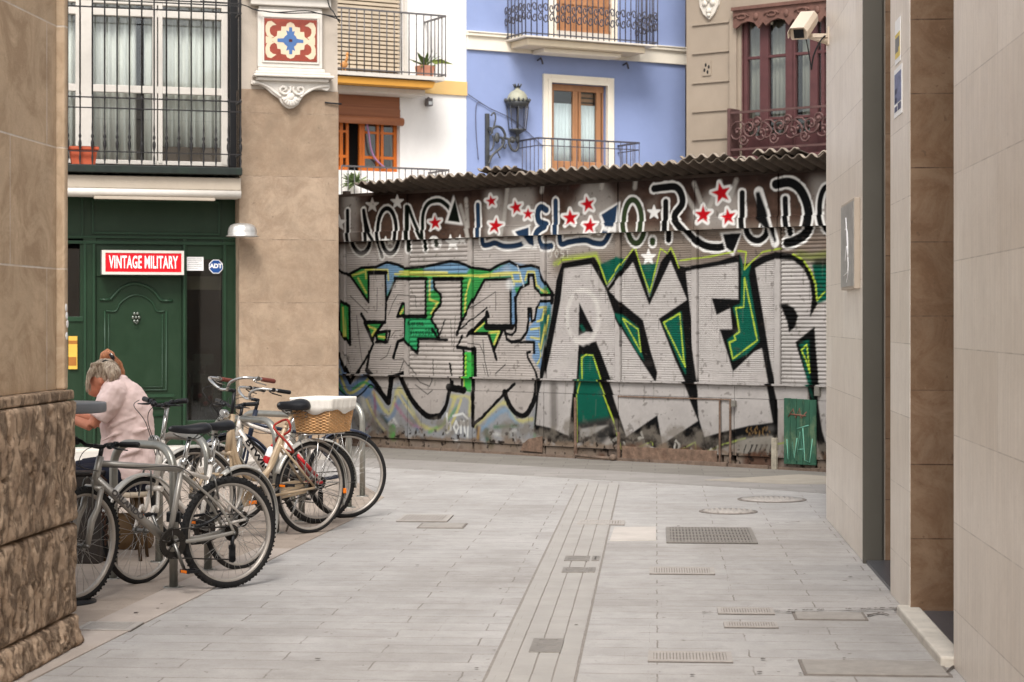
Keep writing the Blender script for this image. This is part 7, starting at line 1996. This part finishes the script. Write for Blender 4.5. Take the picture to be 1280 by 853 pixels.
stool((w1.location.x-.04, w1.location.y, 0), 'round stool under the woman in the pale pink shirt')
stool((w2.location.x-.04, w2.location.y, 0), 'round stool under the woman with the black hair clip')
# high grey table beside the corner
T = empty('high_table', (-2.55, 11.3, 0), 0, 'round grey topped high table half hidden by the corner stone wall', 'table')
tz = 1.6-103/F*11.3
mb = MB(); mb.lathe([(.24,-.058),(.25,-.055),(.255,-.048),(.255,-.006),(.25,0),(.001,.0)], n=48); mb.v = [(x,y,z+tz) for x,y,z in mb.v]; mb.build('table_top', mat('grey_table_laminate', S(112,115,119), .4, 0, .06), T, bevel=.0)
mb = MB(); mb.lathe([(.03,.03),(.03,tz-.075)], n=16); mb.build('column', M_blk, T); mb = MB(); mb.lathe([(.2,0),(.2,.012),(.04,.03)], n=32); mb.build('base', M_blk, T)
# dark bin and brown bag between the bicycles and the women
bn = empty('dark_bin', (*ground(112,703),0), 0, 'dark square bin seen through the front wheel of the silver bike', 'bin')
mb = MB(); mb.prism([(-.16,0),(.09,0),(.105,.58),(-.17,.58)], -.13, .13); mb.build('bin_body', mat('charcoal_plastic', S(52,46,42), .55, 0, .2), bn, bevel=.015)
mb = MB(); mb.box(-.18,.115,-.14,.14,.58,.61); mb.build('rim', mat('charcoal_rim', S(40,36,34), .5), bn, bevel=.01)
bg = empty('brown_bag', (*ground(162,686),0), .1, 'soft brown bag on the ground behind the second front wheel', 'bag')
mb = MB(); mb.loft([(0,0,0,.15,.10),(0,0,.05,.17,.12),(0,0,.14,.165,.115),(.01,0,.22,.13,.08),(.01,0,.25,.11,.04)]); mb.build('bag_body', mat('brown_leather', S(112,86,56), .6, 0, .25, 8, bmp=.4), bg, remesh=.012)
mb = MB(); mb.tube(catmull([(-.08,-.05,.2),(-.06,-.07,.3),(.06,-.07,.3),(.08,-.05,.2)],6), .008, 6); mb.build('handle', mat('dark_leather', S(70,50,36), .6), bg)
bk = empty('backpack', (*ground(118,672),0), .4, 'black rucksack standing behind the front wheel of the silver bike', 'rucksack')

mb = MB(); mb.loft([(0,0,0,.15,.10),(0,0,.1,.17,.12),(0,0,.3,.16,.12),(0,.01,.45,.12,.09),(0,.02,.5,.05,.04)]); mb.build('pack_body', mat('black_nylon', S(30,30,32), .7, 0, .2, 10, bmp=.3), bk, remesh=.012)
mb = MB(); mb.tube(catmull([(-.05,-.1,.42),(-.03,-.13,.5),(.03,-.13,.5),(.05,-.1,.42)],5), .01, 6); mb.build('strap', M_blk, bk)
# ================================================================= light and camera
w = bpy.data.worlds.new('World'); SC.world = w; w.use_nodes = True
t = w.node_tree; t.nodes.clear(); out = t.nodes.new('ShaderNodeOutputWorld'); bg_ = t.nodes.new('ShaderNodeBackground')
sky = t.nodes.new('ShaderNodeTexSky'); sky.sky_type = 'NISHITA'; sky.sun_disc = False
EL, AZ = math.radians(50), math.radians(184)
sky.sun_elevation = EL; sky.sun_rotation = AZ; sky.air_density = 1.0; sky.dust_density = 3.0; sky.ozone_density = 1.0
hs = t.nodes.new('ShaderNodeHueSaturation'); hs.inputs['Saturation'].default_value = .22
t.links.new(sky.outputs[0], hs.inputs['Color']); t.links.new(hs.outputs[0], bg_.inputs[0]); bg_.inputs[1].default_value = .135
t.links.new(bg_.outputs[0], out.inputs[0])
sl_ = bpy.data.lights.new('sun', 'SUN'); sl_.energy = 1.6; sl_.angle = math.radians(22); sl_.color = (1.0,.97,.935)
so_ = bpy.data.objects.new('sun', sl_); COL.objects.link(so_)
dv = Vector((math.sin(AZ)*math.cos(EL), math.cos(AZ)*math.cos(EL), math.sin(EL)))
so_.rotation_euler = dv.to_track_quat('Z','Y').to_euler()
cd = bpy.data.cameras.new('camera'); co_ = bpy.data.objects.new('camera', cd); COL.objects.link(co_)
co_.location = (0,0,EYE); co_.rotation_euler = (pi/2,0,0); cd.sensor_width = 36; cd.lens = 36*F/1280
cd.shift_y = -(426.5-HY)/1280; cd.clip_end = 400; cd.clip_start = .1
cd.dof.use_dof = True; cd.dof.focus_distance = 13.2; cd.dof.aperture_fstop = 6.3
SC.camera = co_
SC.view_settings.view_transform = 'Standard'; SC.view_settings.look = 'None'; SC.view_settings.exposure = EXPO; SC.view_settings.gamma = 1
SC.cycles.max_bounces = 6; SC.cycles.diffuse_bounces = 3; SC.cycles.transparent_max_bounces = 12
try:
    SC.cycles.use_denoising = True
except Exception: pass
